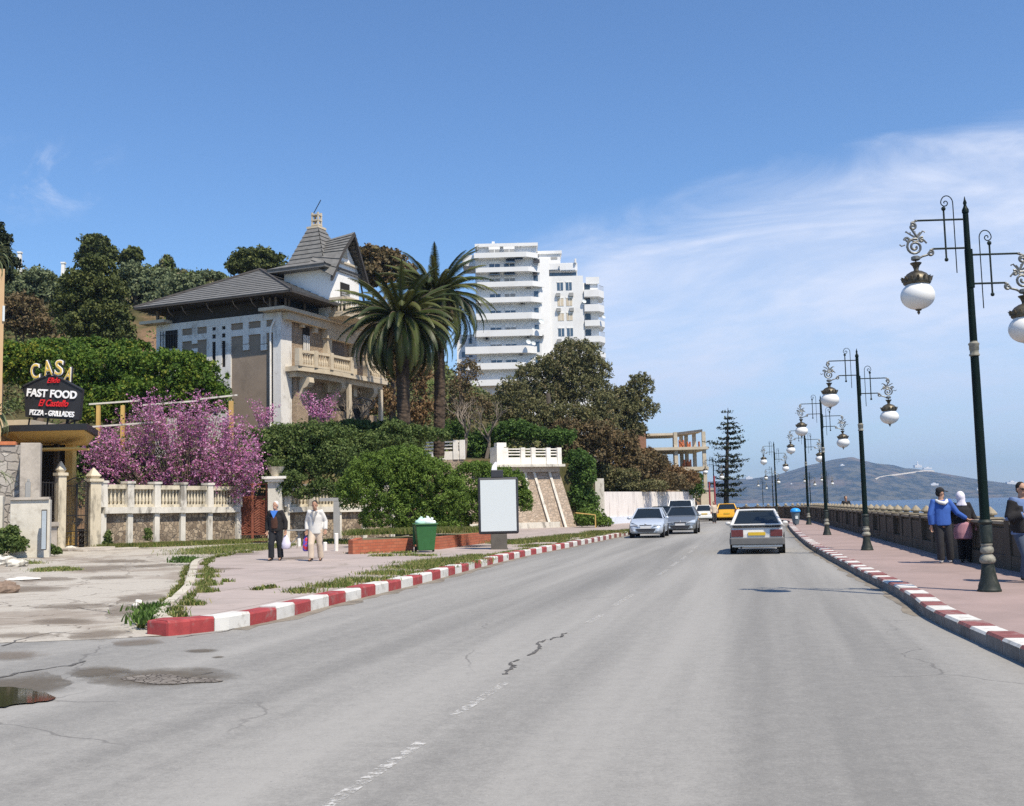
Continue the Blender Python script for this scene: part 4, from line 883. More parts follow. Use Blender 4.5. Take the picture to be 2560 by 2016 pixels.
# --- araucaria by the sea ---
def araucaria():
    Y = 128; c = A(1818, 1258, Y); t_ = thing('norfolk_pine', (c.x, c.y, 0), 0, 'tall tiered dark conifer standing alone by the sea at the road bend', 'tree'); k = Y/F; rng = random.Random(9)
    zt = A(1830, 1020, Y).z; mb = MB(); mb.tube([(-.2, 0, -.5), (0, 0, zt*.3), (.35, 0, zt*.7), (.55, 0, zt)], [.34, .28, .16, .03], 8); bx = lambda z: .55*z/zt
    P = []; N_ = []
    tiers = [(1030, 12), (1046, 16), (1060, 20), (1070, 38), (1082, 34), (1096, 42), (1108, 58), (1120, 50), (1140, 46), (1152, 62), (1166, 50), (1180, 34), (1196, 40), (1212, 44), (1226, 44), (1238, 34)]
    for py, rad in tiers:
        z = A(1825, py, Y).z; nbr = 7
        for b in range(nbr):
            a = rng.uniform(0, 6.28); L = rad*k*rng.uniform(.45, 1.15)
            if rng.random() < .1: continue
            p0 = Vector((bx(z), 0, z)); p1 = p0+Vector((math.cos(a)*L*.6, math.sin(a)*L*.6, -.06*L)); p2 = p0+Vector((math.cos(a)*L, math.sin(a)*L, .1*L)); mb.tube([p0, p1, p2], [.05, .035, .01], 4)
            for q in range(int(20*L)):
                w = rng.uniform(.22, 1); s = p0.lerp(p1, w/.6) if w < .6 else p1.lerp(p2, (w-.6)/.4)
                P.append(s+Vector((rng.gauss(0, .24), rng.gauss(0, .24), rng.gauss(.02, .09)))); N_.append((0, 0, 1))
    mb.build('trunk', M['bark_dark'], t_); leafmesh('foliage', np.array(P), .34, np.random.default_rng(3).uniform(0, 1, len(P)), M['lf_dark'], np.array(N_)*.8, .5, t_, seed=4)
araucaria()
# --- grass and weeds ---
def grass(name, pts, n, h, mat, label, seed, parent=None, wid=.0085, hz=0):
    """pts: list of (x,y,z,radius) clusters"""
    n = int(n*2.2); g = np.random.default_rng(seed); w = np.array([p[3]**1.5+.02 for p in pts]); idx = g.choice(len(pts), n, p=w/w.sum()); q = np.array(pts)[idx]
    b = q[:, :3].copy(); b[:, :2] += g.normal(size=(n, 2))*q[:, 3:4]*.5; b[:, 2] -= .01
    a = g.uniform(0, 6.28, n); hh = h*g.uniform(.3, 1.2, n)*(.6+.7*g.random(n)*0+.3); ln = g.uniform(.2, .9, n)*hh
    tip = b+np.stack([np.cos(a)*ln, np.sin(a)*ln, hh], 1); s = np.stack([-np.sin(a), np.cos(a), 0*a], 1)*wid*g.uniform(.6, 1.5, n)[:, None]; mid = (b+tip)*.5; mid[:, 2] += hh*.12
    V = np.stack([b-s, b+s, mid+s*.8, tip, mid-s*.8], 1).reshape(-1, 3); f = np.arange(5*n).reshape(-1, 5)
    me = bpy.data.meshes.new(name); me.from_pydata(V.tolist(), [], f.tolist()); at = me.attributes.new('tint', 'FLOAT', 'FACE'); at.data.foreach_set('value', g.uniform(0, 1, n).astype(np.float32)); me.materials.append(mat)
    o = link(name, me); return tag(o, label, 'grass', kind='stuff')
def line_cl(L, rad, z, jit, seed, step=1):
    rng = random.Random(seed); return [(p.x+rng.uniform(-jit, jit), p.y+rng.uniform(-jit, jit), base_z(p.x)+z, rad*rng.uniform(.1, 1.2)) for p in L[::step]]
grass('kerb_grass', line_cl(off(KL, .42)[18:150], .22, PZ, .12, 1), 5500, .09, M['lf_grass'], 'grass growing along the inner edge of the painted kerb', 1)
def dpx(l, dz, r): return [(*G(x*1.1803, y*1.1803, dz), rr) for x, y, rr in [(a[0], a[1], a[2] if len(a) > 2 else r) for a in l]]
grass('kerb_grass', dpx([(640, 1255, .3), (700, 1243, .4), (760, 1232, .5), (820, 1216, .6), (880, 1203, .8), (930, 1193, 1), (965, 1187, .8), (1000, 1180, .4), (1130, 1158, .5), (1180, 1148, .5)], PZ, .5), 5000, .12, M['lf_grass'], 'thicker grass patch on the kerb side before the panel', 2)
grass('lane_edge_grass', line_cl(off(LI[1:], .12), .1, .0, .05, 3)+line_cl(off(LI[1:], -.42), .22, PZ, .08, 4), 6500, .1, M['lf_grass'], 'weeds growing over the old kerb along the side lane', 3)
grass('nose_weeds', dpx([(318, 1310, .35), (332, 1303, .3), (310, 1318, .2), (325, 1290, .3), (400, 1190, .5), (388, 1185, .4)], .1, .3), 700, .13, M['lf_ivy'], 'leafy weeds at the tip of the painted kerb', 4, wid=.016)
grass('plaza_grass', dpx([(470, 1165, 1.5), (500, 1162, 1.6), (530, 1158, 1.5), (560, 1156, 1.2), (440, 1172, 1), (555, 1145, .8)], PZ, 1), 4500, .12, M['lf_grass'], 'grass strip on the plaza behind the two walking men', 5)
grass('plaza_grass', dpx([(790, 1170, .5), (820, 1168, .6), (850, 1172, .4), (770, 1172, .5), (810, 1178, .4), (565, 1247, .12), (545, 1250, .1), (575, 1246, .1), (480, 1233, .1), (870, 1177, .3), (900, 1178, .3), (740, 1240, .1)], PZ, .5), 1600, .09, M['lf_grass'], 'low leafy weeds in front of the brick planter', 6, wid=.016)
grass('wall_foot_grass', [(x, y, base_z(x)+.02, r) for x, y, r in [(-17.2+4.2*i/40+.3, 44.6+6.6*i/40-.2, random.uniform(.1, .6)) for i in range(41)]], 6000, .22, M['lf_grass'], 'dry grass along the foot of the stone garden wall', 7)
grass('wall_foot_grass', dpx([(1080, 1152, .8), (1130, 1148, .8), (1170, 1143, .8), (1210, 1138, .8), (1250, 1136, .6), (1300, 1130, .6), (1330, 1127, .5), (700, 1150, .8), (740, 1152, .6), (1270, 1130, .8)], PZ, .6), 7000, .2, M['lf_grass'], 'grass along the foot of the tall stone retaining wall', 8)
grass('planter_grass', [(-4.2+random.uniform(-2.6, 3.6), 41.2+random.uniform(0, 1.5), .75, .4) for _ in range(30)], 6000, .25, M['lf_grass'], 'tall grass growing inside the brick planter', 9)
grass('lane_grass', dpx([(105, 1208, .5), (120, 1206, .5), (140, 1209, .4), (90, 1211, .3), (20, 1192, .6), (50, 1195, .5), (10, 1180, .6), (70, 1165, .5), (90, 1168, .5), (110, 1165, .4), (185, 1158, .3)], 0, .5), 2600, .1, M['lf_grass'], 'grass tufts growing in the broken side lane', 10)
pplant('wild_shrub', [(20, 1350, 26, 30), (45, 1365, 24, 22), (5, 1370, 24, 22), (30, 1335, 18, 20)], 36.5, 6000, .1, M['lf_bush2'], 'wild green shrub in front of the white plastered pillar', 'shrub', seed=81, foot=(-16.7, 36.3, .3))
pplant('wild_shrub', [(120, 1375, 20, 14), (140, 1380, 14, 10), (105, 1372, 12, 14)], 38, 2500, .09, M['lf_bush2'], 'small weedy shrub right of the meter box', 'shrub', seed=82, foot=(-16.4, 37.7, .35))
pplant('wild_shrub', [(268, 1345, 12, 18), (370, 1340, 10, 20), (265, 1362, 16, 9)], 45, 1800, .09, M['lf_bush2'], 'small shrub at the foot of the stone garden wall', 'shrub', seed=83)
# spiky palm leaves hanging into frame at far left
def spiky(px, py, Y, n, L, seed, label, el0=.4):
    c = A(px, py, Y); t_ = thing('spiky_plant', (c.x, c.y, 0), 0, label, 'plant'); rng = random.Random(seed); mb = MB(); mb.tube([(0, 0, 0), (0, 0, c.z)], [.12, .1], 8); mb.build('stem', M['bark'], t_)
    Q = []; 
    for i in range(n):
        a = rng.uniform(0, 6.28); el = rng.uniform(-.3, 1.4); p = Vector((0, 0, c.z)); w = .045
        for j in range(6):
            d = Vector((math.cos(a)*math.cos(el), math.sin(a)*math.cos(el), math.sin(el))); q = p+d*L/6; s = Vector((-math.sin(a), math.cos(a), 0)); w0 = w*(1-j/6); w1 = w*(1-(j+1)/6)+.003
            Q.append((p-s*w0, p+s*w0, q+s*w1, q-s*w1)); p = q; el -= .38
    me = bpy.data.meshes.new('leaves'); V = [tuple(v) for q in Q for v in q]; me.from_pydata(V, [], np.arange(len(V)).reshape(-1, 4).tolist())
    at = me.attributes.new('tint', 'FLOAT', 'FACE'); at.data.foreach_set('value', np.random.default_rng(1).uniform(.3, 1, len(Q)).astype(np.float32)); me.materials.append(M['lf_olive']); link('leaves', me, t_)
spiky(-22, 640, 30, 46, 1.0, 1, 'tall spiky yucca leaves entering at the upper left edge')
spiky(-14, 1040, 33, 46, 1.0, 2, 'spiky yucca leaves at the left edge beside the restaurant sign')
spiky(-20, 1190, 31, 44, 1.0, 3, 'lowest spiky yucca at the left edge above the white pillar')
# ---------- villa ----------
def zAt(px, py, Y): return A(px, py, Y).z
def villa():
    C0 = Vector((KX(701, 900)*62, 62.0, 0)); rz = -math.atan2(.4, .917)
    t_ = thing('villa', C0, rz, 'old villa with dark hip roof, pointed turret, white framed brown side wall and cream balconies', 'villa')
    L = 9.1; D = 9.7; ZG = 4.0; ZC = 13.25      # ground, cornice
    W_ = M['villa_white']; B_ = M['villa_brown']; CR_ = M['villa_cream']
    mb = MB(); mb.box(-L, 0, 0, D, ZG, ZC-.02); mb.build('wall', B_, t_)
    # upper dark attic band under the eaves
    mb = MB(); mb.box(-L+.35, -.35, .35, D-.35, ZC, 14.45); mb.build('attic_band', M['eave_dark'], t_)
    # white framing of the side wall (raised pieces butt against each other)
    def fx(px): return -L+(px-160)/(1090-160)*L if False else None
    # map reg2 x (zoomed photo) to local x on the left face
    def lx(X2):
        px = 340+X2*.3228; k = KX(px, 860); ca, sa = math.cos(rz), math.sin(rz)
        # point C0 + s*(ca,sa): x=k*y
        s = (k*C0.y-C0.x)/(ca-k*sa); return s
    def lz(X2, Y2):
        px = 340+X2*.3228; py = 480+Y2*.3228; s = lx(X2); Y = C0.y+s*math.sin(rz); return zAt(px, py, Y)
    mb = MB()
    def wp(x0, x1, z0, z1, p=.09): mb.box(x0, x1, -p, -.001, z0, z1)
    xl = -L; zt = ZC
    zb1 = lz(600, 1040)   # bottom of the top white band
    wp(xl, -.42, zb1, zt, .10)
    zw2 = lz(900, 1060); zw3 = lz(900, 1108)   # second horizontal white rail
    for (a, b) in ((230, 362), (440, 480), (555, 597), (625, 672), (700, 742), (835, 878), (973, 1016)):
        xa, xb = lx(a), lx(b); wp(xa, xb, ZG if (a in (555, 625, 700)) else (lz((a+b)/2, 1178) if a > 362 else ZG), zb1-.004, .094)
    wp(xl, lx(230), ZG, zb1-.004, .096)
    cuts = [lx(v) for v in (362, 440, 480, 555, 742, 835, 878, 973, 1016, 1085)]
    for i in (0, 2, 4, 6, 8): wp(cuts[i]+.002, cuts[i+1]-.002, zw3, zw2, .09)
    for a in (857, 995, 460):
        x = lx(a); wp(x-.21, x+.21, lz(a, 1228 if a > 500 else 1260), lz(a, 1183 if a > 500 else 1215), .09)
    mb.build('wall_frame', W_, t_)
    # cross pieces between the stair strips, red dark slots behind
    mb = MB(); mb.m = 0
    for (a, b) in ((597, 625), (672, 700)):
        xa, xb = lx(a), lx(b); zz = [lz(650, v) for v in (1046, 1072, 1102, 1134, 1160, 1362)]
        for i in (0, 2, 4): mb.box(xa, xb, -.03, -.002, zz[i+1], zz[i])
        for z0, z1 in ((zz[1], zz[2]), (zz[3], zz[4]), (ZG, zz[5])): pass
    mb.build('stair_slots', M['dark'], t_)
    mb = MB()
    for (a, b) in ((597, 625), (672, 700)):
        xa, xb = lx(a)+.002, lx(b)-.002; zz = [lz(650, v) for v in (1046, 1072, 1102, 1134, 1160, 1362)]
        for z1, z0 in ((zb1-.004, zz[0]), (zz[1], zz[2]), (zz[3], zz[4]), (zz[5], ZG+2)): mb.box(xa, xb, -.088, -.001, z0, z1)
    mb.build('stair_bars', W_, t_)
    # barred window at the far left
    xa, xb = lx(240), lx(330); z0, z1 = lz(285, 1215), lz(285, 1075)
    w = MB(); w.box(xa, xb, -.13, -.10, z0, z1); wo = w.build('window', M['dark'], t_)
    w = MB(); 
    for i in range(7): x = xa-.25+i*(xb-xa+.3)/6; w.box(x-.02, x+.02, -.3, -.27, z0, z1-.05)
    w.box(xa-.27, xb+.1, -.31, -.26, z1-.3, z1-.26); w.build('window_bars', M['iron'], wo)
    # corner pillar + downpipe
    mb = MB(); mb.box(-.42, .12, -.12, .95, ZG, ZC); mb.build('corner_pillar', W_, t_)
    mb = MB(); mb.tube([(-.55, -.2, ZG), (-.55, -.2, ZC-1.3), (-.5, -.2, ZC-.9), (-.3, -.2, ZC-.5)], .06, 8); mb.build('downpipe', M['parapet_white'], t_)
    mb = MB(); mb.box(-1.0, .75, -.75, -.0, ZC+.02, ZC+.2); mb.box(.15, .75, 0, D+.4, ZC+.02, ZC+.22); mb.box(.14, .5, .02, D, ZC-.45, ZC-.0); mb.build('cornice', CR_, t_)
    mb = MB(); mb.box(-L-.75, -L+1.15, -.75, -.002, ZC+.02, ZC+.2); mb.build('cornice_end', CR_, t_)
    # roof: courses of tiles on a hip roof
    ZE = 14.2; ov = 1.25; ap = 17.05; e = [(-L-.75, -ov), (1.55, -ov+.1), (1.35, D-.4), (-L-.75, D+ov)]
    A1 = Vector((-5.15, 5.0, ap+.2)); A2 = Vector((-4.9, 6.6, ap+.15))
    E = [Vector((x, y, ZE)) for x, y in e]
    def slope(mb, a, b, c, d, n, lift=.13):
        """courses from eave a-b up to ridge c-d (d over a, c over b)"""
        nrm = (b-a).cross(d-a if (d-a).length > .01 else c-a).normalized()
        if nrm.z < 0: nrm = -nrm
        for i in range(n):
            u0, u1 = i/n, (i+1)/n
            p, q = a.lerp(d, u0), b.lerp(c, u0); r, s = b.lerp(c, u1), a.lerp(d, u1)
            mb.add([p+nrm*lift, q+nrm*lift, r+nrm*.005, s+nrm*.005, p-nrm*.02, q-nrm*.02], [(0, 1, 2, 3), (4, 5, 1, 0)])
    mb = MB(); slope(mb, E[0], E[1], A1, A1, 13, .05); slope(mb, E[1], E[2], A2, A1, 13, .05); slope(mb, E[2], E[3], A2, A2, 12); slope(mb, E[3], E[0], A1, A2, 12)
    ro = mb.build('roof', M['rooftile'], t_)
    mb = MB(); mb.slab([E[0], E[1], E[2], E[3]], -.1); 
    for a, b in ((E[0], A1), (E[1], A1), (A1, A2)): mb.tube([a+Vector((0, 0, .05)), b+Vector((0, 0, .07))], .09, 6)
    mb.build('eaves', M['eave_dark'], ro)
    for i, X2 in enumerate((320, 430, 620, 820, 960, 1055)):
        x = lx(X2); mb = MB(); mb.tube([(x, -.9, ZE-.12), (x+.05, -.8, ZE-.4), (x+.05, -.4, ZE-.6)], .03, 5); mb.build('eave_bracket', M['shutter'], ro)
    mb = MB()
    for y in (.25, .6, 2.2, 4.2): mb.box(.1, .2, y, y+.1, ZC+.22, ZE-.05)
    for x in (-.6, -.2): mb.box(x, x+.1, -.28, -.18, ZC+.2, ZE-.05)
    mb.box(-L+.1, -L+.25, -.25, -.1, ZC+.2, ZE-.05); mb.build('attic_posts', M['shutter'], t_)
    mb = MB(); mb.box(.02, .04, .5, 4.6, ZC+.25, ZE-.1); mb.build('attic_glazing', M['glass'], t_)
    # ---- street side (+x face) ----
    ca, sa = math.cos(rz), math.sin(rz)
    def ly(X2, xo=0.0):
        """local y on the plane local x=xo for a reg2 column"""
        px = 340+X2*.3228; k = KX(px, 860); o = (C0.x+ca*xo, C0.y+sa*xo); dx, dy = -sa, ca
        return (k*o[1]-o[0])/(dx-k*dy)
    def lz2(X2, Y2, xo=0.0):
        y = ly(X2, xo); Y = C0.y+sa*xo+ca*y; return zAt(340+X2*.3228, 480+Y2*.3228, Y)
    mb = MB(); mb.box(.001, .06, .95, D, ZG, ZC-.46); mb.build('street_wall', M['villa_stone'], t_)
    # window with three white louvred bars
    y0, y1 = ly(1283), ly(1335); z0, z1 = lz2(1310, 1262), lz2(1310, 1050)
    w = MB(); w.box(.061, .1, y0, y1, z0, z1); wo = w.build('window', M['dark'], t_)
    w = MB(); n = 4
    for i in range(n): y = y0+(y1-y0)*(i+.1)/n; w.box(.101, .14, y, y+(y1-y0)*.12, z0, z1-.5)
    w.build('window_bars', M['parapet_white'], wo)
    w = MB(); w.box(.062, .3, y0-.35, y0-.05, z1-.1, z1+.35); w.build('stone_block', CR_, t_); w = MB(); w.box(.062, .3, y1+.25, y1+.6, z1-.25, z1+.25); w.build('stone_block', CR_, t_)
    w = MB(); w.box(.062, .35, y0-.5, y1+.7, z1+.352, z1+.5); w.build('window_hood', CR_, t_)
    # projecting bay pilasters
    P1 = ly(1440); P2 = ly(1475)
    for q0_, q1_, q2_ in ((P1, P2, .46), (ly(1640), ly(1668), .46), (D-.35, D, 1)): mb = MB(); mb.box(.062, .41, q0_, q1_, ZG+4.9, ZC-q2_); mb.build('pilaster', CR_, t_)
    mb = MB(); mb.box(.062, .5, P1-.1, ly(1668)+.1, ZC-1.0, ZC-.462); mb.build('bay_lintel', CR_, t_)
    # big shuttered opening
    ya, yb = P2+.05, ly(1595); z0, z1 = lz2(1530, 1310), lz2(1530, 1080)
    w = MB(); w.box(.062, .1, ya, yb, z0, z1); wo = w.build('window', M['dark'], t_)
    w = MB(); nn = 24
    for i in range(nn):
        z = z0+(z1-z0)*i/nn*.8; w.add([(.105, ya, z), (.105, yb, z), (.16, yb, z-.0), (.16, ya, z), (.13, ya, z+.1), (.13, yb, z+.1)], [(0, 1, 2, 3), (3, 2, 5, 4)])
    w.build('shutter', M['shutter'], wo)
    # balcony slab with balustrade
    zd = lz2(1300, 1385, 1.2)
    mb = MB(); mb.slab([(.1, .3, zd), (1.0, .3, zd), (1.5, 3.0, zd), (1.5, D, zd), (.1, D, zd)], .28); mb.slab([(.1, .6, zd-.3), (.7, .6, zd-.3), (1.1, 3.1, zd-.3), (1.1, D, zd-.3), (.1, D, zd-.3)], .29)
    bo = mb.build('balcony', CR_, t_)
    edge = [(.95, .45), (1.4, 3.05), (1.4, 5.3)]; edge2 = [(1.4, 7.2), (1.4, D-.1)]
    def bal(mb, a, b, z, h=.95, step=.2):
        a = Vector((*a, 0)); b = Vector((*b, 0)); d = b-a; n = max(2, int(d.length/step)); u = d.normalized(); s = Vector((-u.y, u.x, 0))
        for zz, hh in ((z, .12), (z+h-.16, .16)):
            mb.slab([(*(a+s*.11).xy, zz), (*(a-s*.11).xy, zz), (*(b-s*.11).xy, zz), (*(b+s*.11).xy, zz)], hh)
        for i in range(n):
            p = a+d*((i+.5)/n); mb.lathe([(.05, z+.12), (.075, z+.25), (.075, z+.4), (.035, z+.55), (.045, z+.7), (.03, z+.74), (.05, z+h-.16)], (p.x, p.y, 0), 6)
    for p, q in ((edge[0], edge[1]), (edge[1], edge[2]), (edge2[0], edge2[1])): mb = MB(); bal(mb, p, q, zd+.28); mb.build('balustrade', CR_, bo)
    for p in (edge[0], edge[1], edge[2], edge2[0], (1.175, 1.75)): mb = MB(); mb.box(p[0]-.16, p[0]+.16, p[1]-.16, p[1]+.16, zd+.281, zd+1.3); mb.build('balcony_post', CR_, bo)
    # scroll consoles under the balcony
    for yc in (1.5, 5.0, 8.8):
        mb = MB(); pr = [(.1, zd-.3), (1.1, zd-.3), (1.15, zd-.6), (.95, zd-.85), (.7, zd-.95), (.55, zd-1.3), (.3, zd-1.75), (.1, zd-2.0)]
        mb.slab([(x, yc-.25, z) for x, z in pr], (0, .5, 0)); mb.build('console', CR_, t_, fixn=True)
    # ground floor: porch pillars, dark openings, arch
    for q0_, q1_, q2_ in ((1.0, 2.2, .4), (4.9, 5.8, .7), (8.7, 9.6, .7)): mb = MB(); mb.box(.062, q2_, q0_, q1_, ZG, zd-(.32 if q0_ < 2 else 2)); mb.build('porch_pillar', M['villa_stone'], t_)
    for a, b in ((2.6, 4.5), (6.1, 8.5)): mb = MB(); mb.box(.061, .09, a, b, ZG, zd-1.6); mb.build('doorway', M['dark'], t_)
    mb = MB(); mb.tube([(.9, 6.0, zd-1.5), (1.1, 6.5, zd-1.15), (1.1, 7.4, zd-1.05), (1.1, 8.3, zd-1.15), (.9, 8.8, zd-1.5), (1.1, 7.4, zd-1.5), (.9, 6.0, zd-1.5)], .06, 6); mb.build('iron_fanlight', M['iron'], t_)
    
    for q0_ in (5.3, 9.1): mb = MB(); mb.box(1.1, 1.3, q0_, q0_+.3, ZG, zd-.31); mb.build('porch_column', M['villa_cream'], t_)
    # ---- turret ----
    tx0, tx1, ty0, ty1 = -2.5, .9, 3.9, 7.2; zt0 = ZC+.24; ze = 16.75
    mb = MB(); mb.box(tx0, tx1, ty0, ty1, zt0, ze); 
    ym = (ty0+ty1)/2; pk = 18.95
    mb.slab([(tx1-.22, ty0, ze), (tx1-.22, ty1, ze), (tx1-.22, ym, pk-.4)], (.22, 0, 0))
    tw = mb.build('turret', M['white'], t_, fixn=True)
    w = MB(); yy0, yy1 = ym-.55, ym+.45; w.box(tx1+.001, tx1+.06, yy0, yy1, zt0+.5, zt0+2.35); wo = w.build('turret_window', M['dark'], tw)
    w = MB()
    for i in range(10): w.box(tx1+.061, tx1+.1, yy0+.04, yy1-.04, zt0+.55+i*.14, zt0+.65+i*.14)
    w.build('shutter', M['shutter_grey'], wo)
    w = MB(); w.slab([(tx1+.001, ym-.3, ze+.7), (tx1+.001, ym+.3, ze+.7), (tx1+.001, ym+.02, ze+1.75)], (.05, 0, 0)); w.box(tx1+.001, tx1+.16, ty0+.4, ty1-.4, ze+.3, ze+.42); w.build('gable_niche', CR_, tw, fixn=True)
    # steep pyramid with flared foot, plus gable roof toward the street
    a0 = Vector((tx0-.75, ty0-.75, ze-.15)); a1 = Vector((tx1+.1, ty0-.75, ze-.15)); a2 = Vector((tx1+.1, ty1+.75, ze-.15)); a3 = Vector((tx0-.75, ty1+.75, ze-.15))
    cx, cy = -1.2, ym; k0 = [Vector((tx0+.1, ty0+.15, ze+.35)), Vector((tx1-.6, ty0+.15, ze+.35)), Vector((tx1-.6, ty1-.15, ze+.35)), Vector((tx0+.1, ty1-.15, ze+.35))]
    tp = [Vector((cx-.4, cy-.4, ze+2.8)), Vector((cx+.4, cy-.4, ze+2.8)), Vector((cx+.4, cy+.4, ze+2.8)), Vector((cx-.4, cy+.4, ze+2.8))]
    mb = MB(); ea = [a0, a1, a2, a3]
    for i in range(4):
        j = (i+1) % 4; slope(mb, ea[i], ea[j], k0[j], k0[i], 1, .12); slope(mb, k0[i], k0[j], tp[j], tp[i], 8, .05)
    mb.slab(ea, -.12)
    # gable planes
    g0 = Vector((tx1+.55, ty0-.55, ze-.9)); g1 = Vector((tx1+.75, ym, pk+.1)); g2 = Vector((tx1+.55, ty1+.55, ze-.9)); r0 = Vector((cx+.1, ym, pk-.25)); l0 = Vector((cx+.8, ty0-.35, ze+.1)); l1 = Vector((cx+.8, ty1+.35, ze+.1))
    m0 = Vector((tx1+.6, ty0+.55, ze+.9)); m1 = Vector((tx1+.6, ty1-.55, ze+.9)); q0 = Vector((cx+.6, ty0+.55, ze+.95)); q1 = Vector((cx+.6, ty1-.55, ze+.95))
    slope(mb, g0, l0, q0, m0, 3, .06); slope(mb, m0, q0, r0, g1, 6, .06); slope(mb, l1, g2, m1, q1, 3, .06); slope(mb, q1, m1, g1, r0, 6, .06)
    rf = mb.build('turret_roof', M['rooftile'], tw)
    mb = MB()
    for a, b in ((g0, m0), (m0, g1), (g1, m1), (m1, g2)): mb.slab([a, a+Vector((-.18, 0, 0)), b+Vector((-.18, 0, 0)), b], (0, 0, -.28))
    mb.build('gable_board', M['eave_dark'], rf, fixn=True)
    zt = ze+2.8; mb = MB(); mb.box(cx-.45, cx+.45, cy-.45, cy+.45, zt, zt+.14)
    for dx in (-.26, .18): 
        for dy in (-.2, .14): mb.box(cx+dx, cx+dx+.1, cy+dy, cy+dy+.1, zt+.14, zt+1.1)
    for z in (.25, .55, .9): mb.box(cx-.27, cx+.29, cy-.21, cy+.25, zt+z, zt+z+.08)
    fi = mb.build('finial', CR_, rf); mb = MB(); mb.tube([(cx-.2, cy, zt+1.1), (cx+.35, cy, zt+1.9)], .03, 5); mb.build('antenna', M['iron'], fi)
    mb = MB(); z0 = ZC+.22; mb.slab([(.75, 3.9, z0), (2.0, 3.9, z0), (2.0, 8.2, z0), (.75, 8.2, z0)], .2); bo = mb.build('turret_balcony', CR_, tw)
    
    for q0_, q1_ in (((1.9, 4.0), (1.9, 8.1)), ((.8, 4.0), (1.78, 4.0))): mb = MB(); bal(mb, q0_, q1_, z0+.2, 1.0, .22); mb.build('balustrade', CR_, bo)
villa()
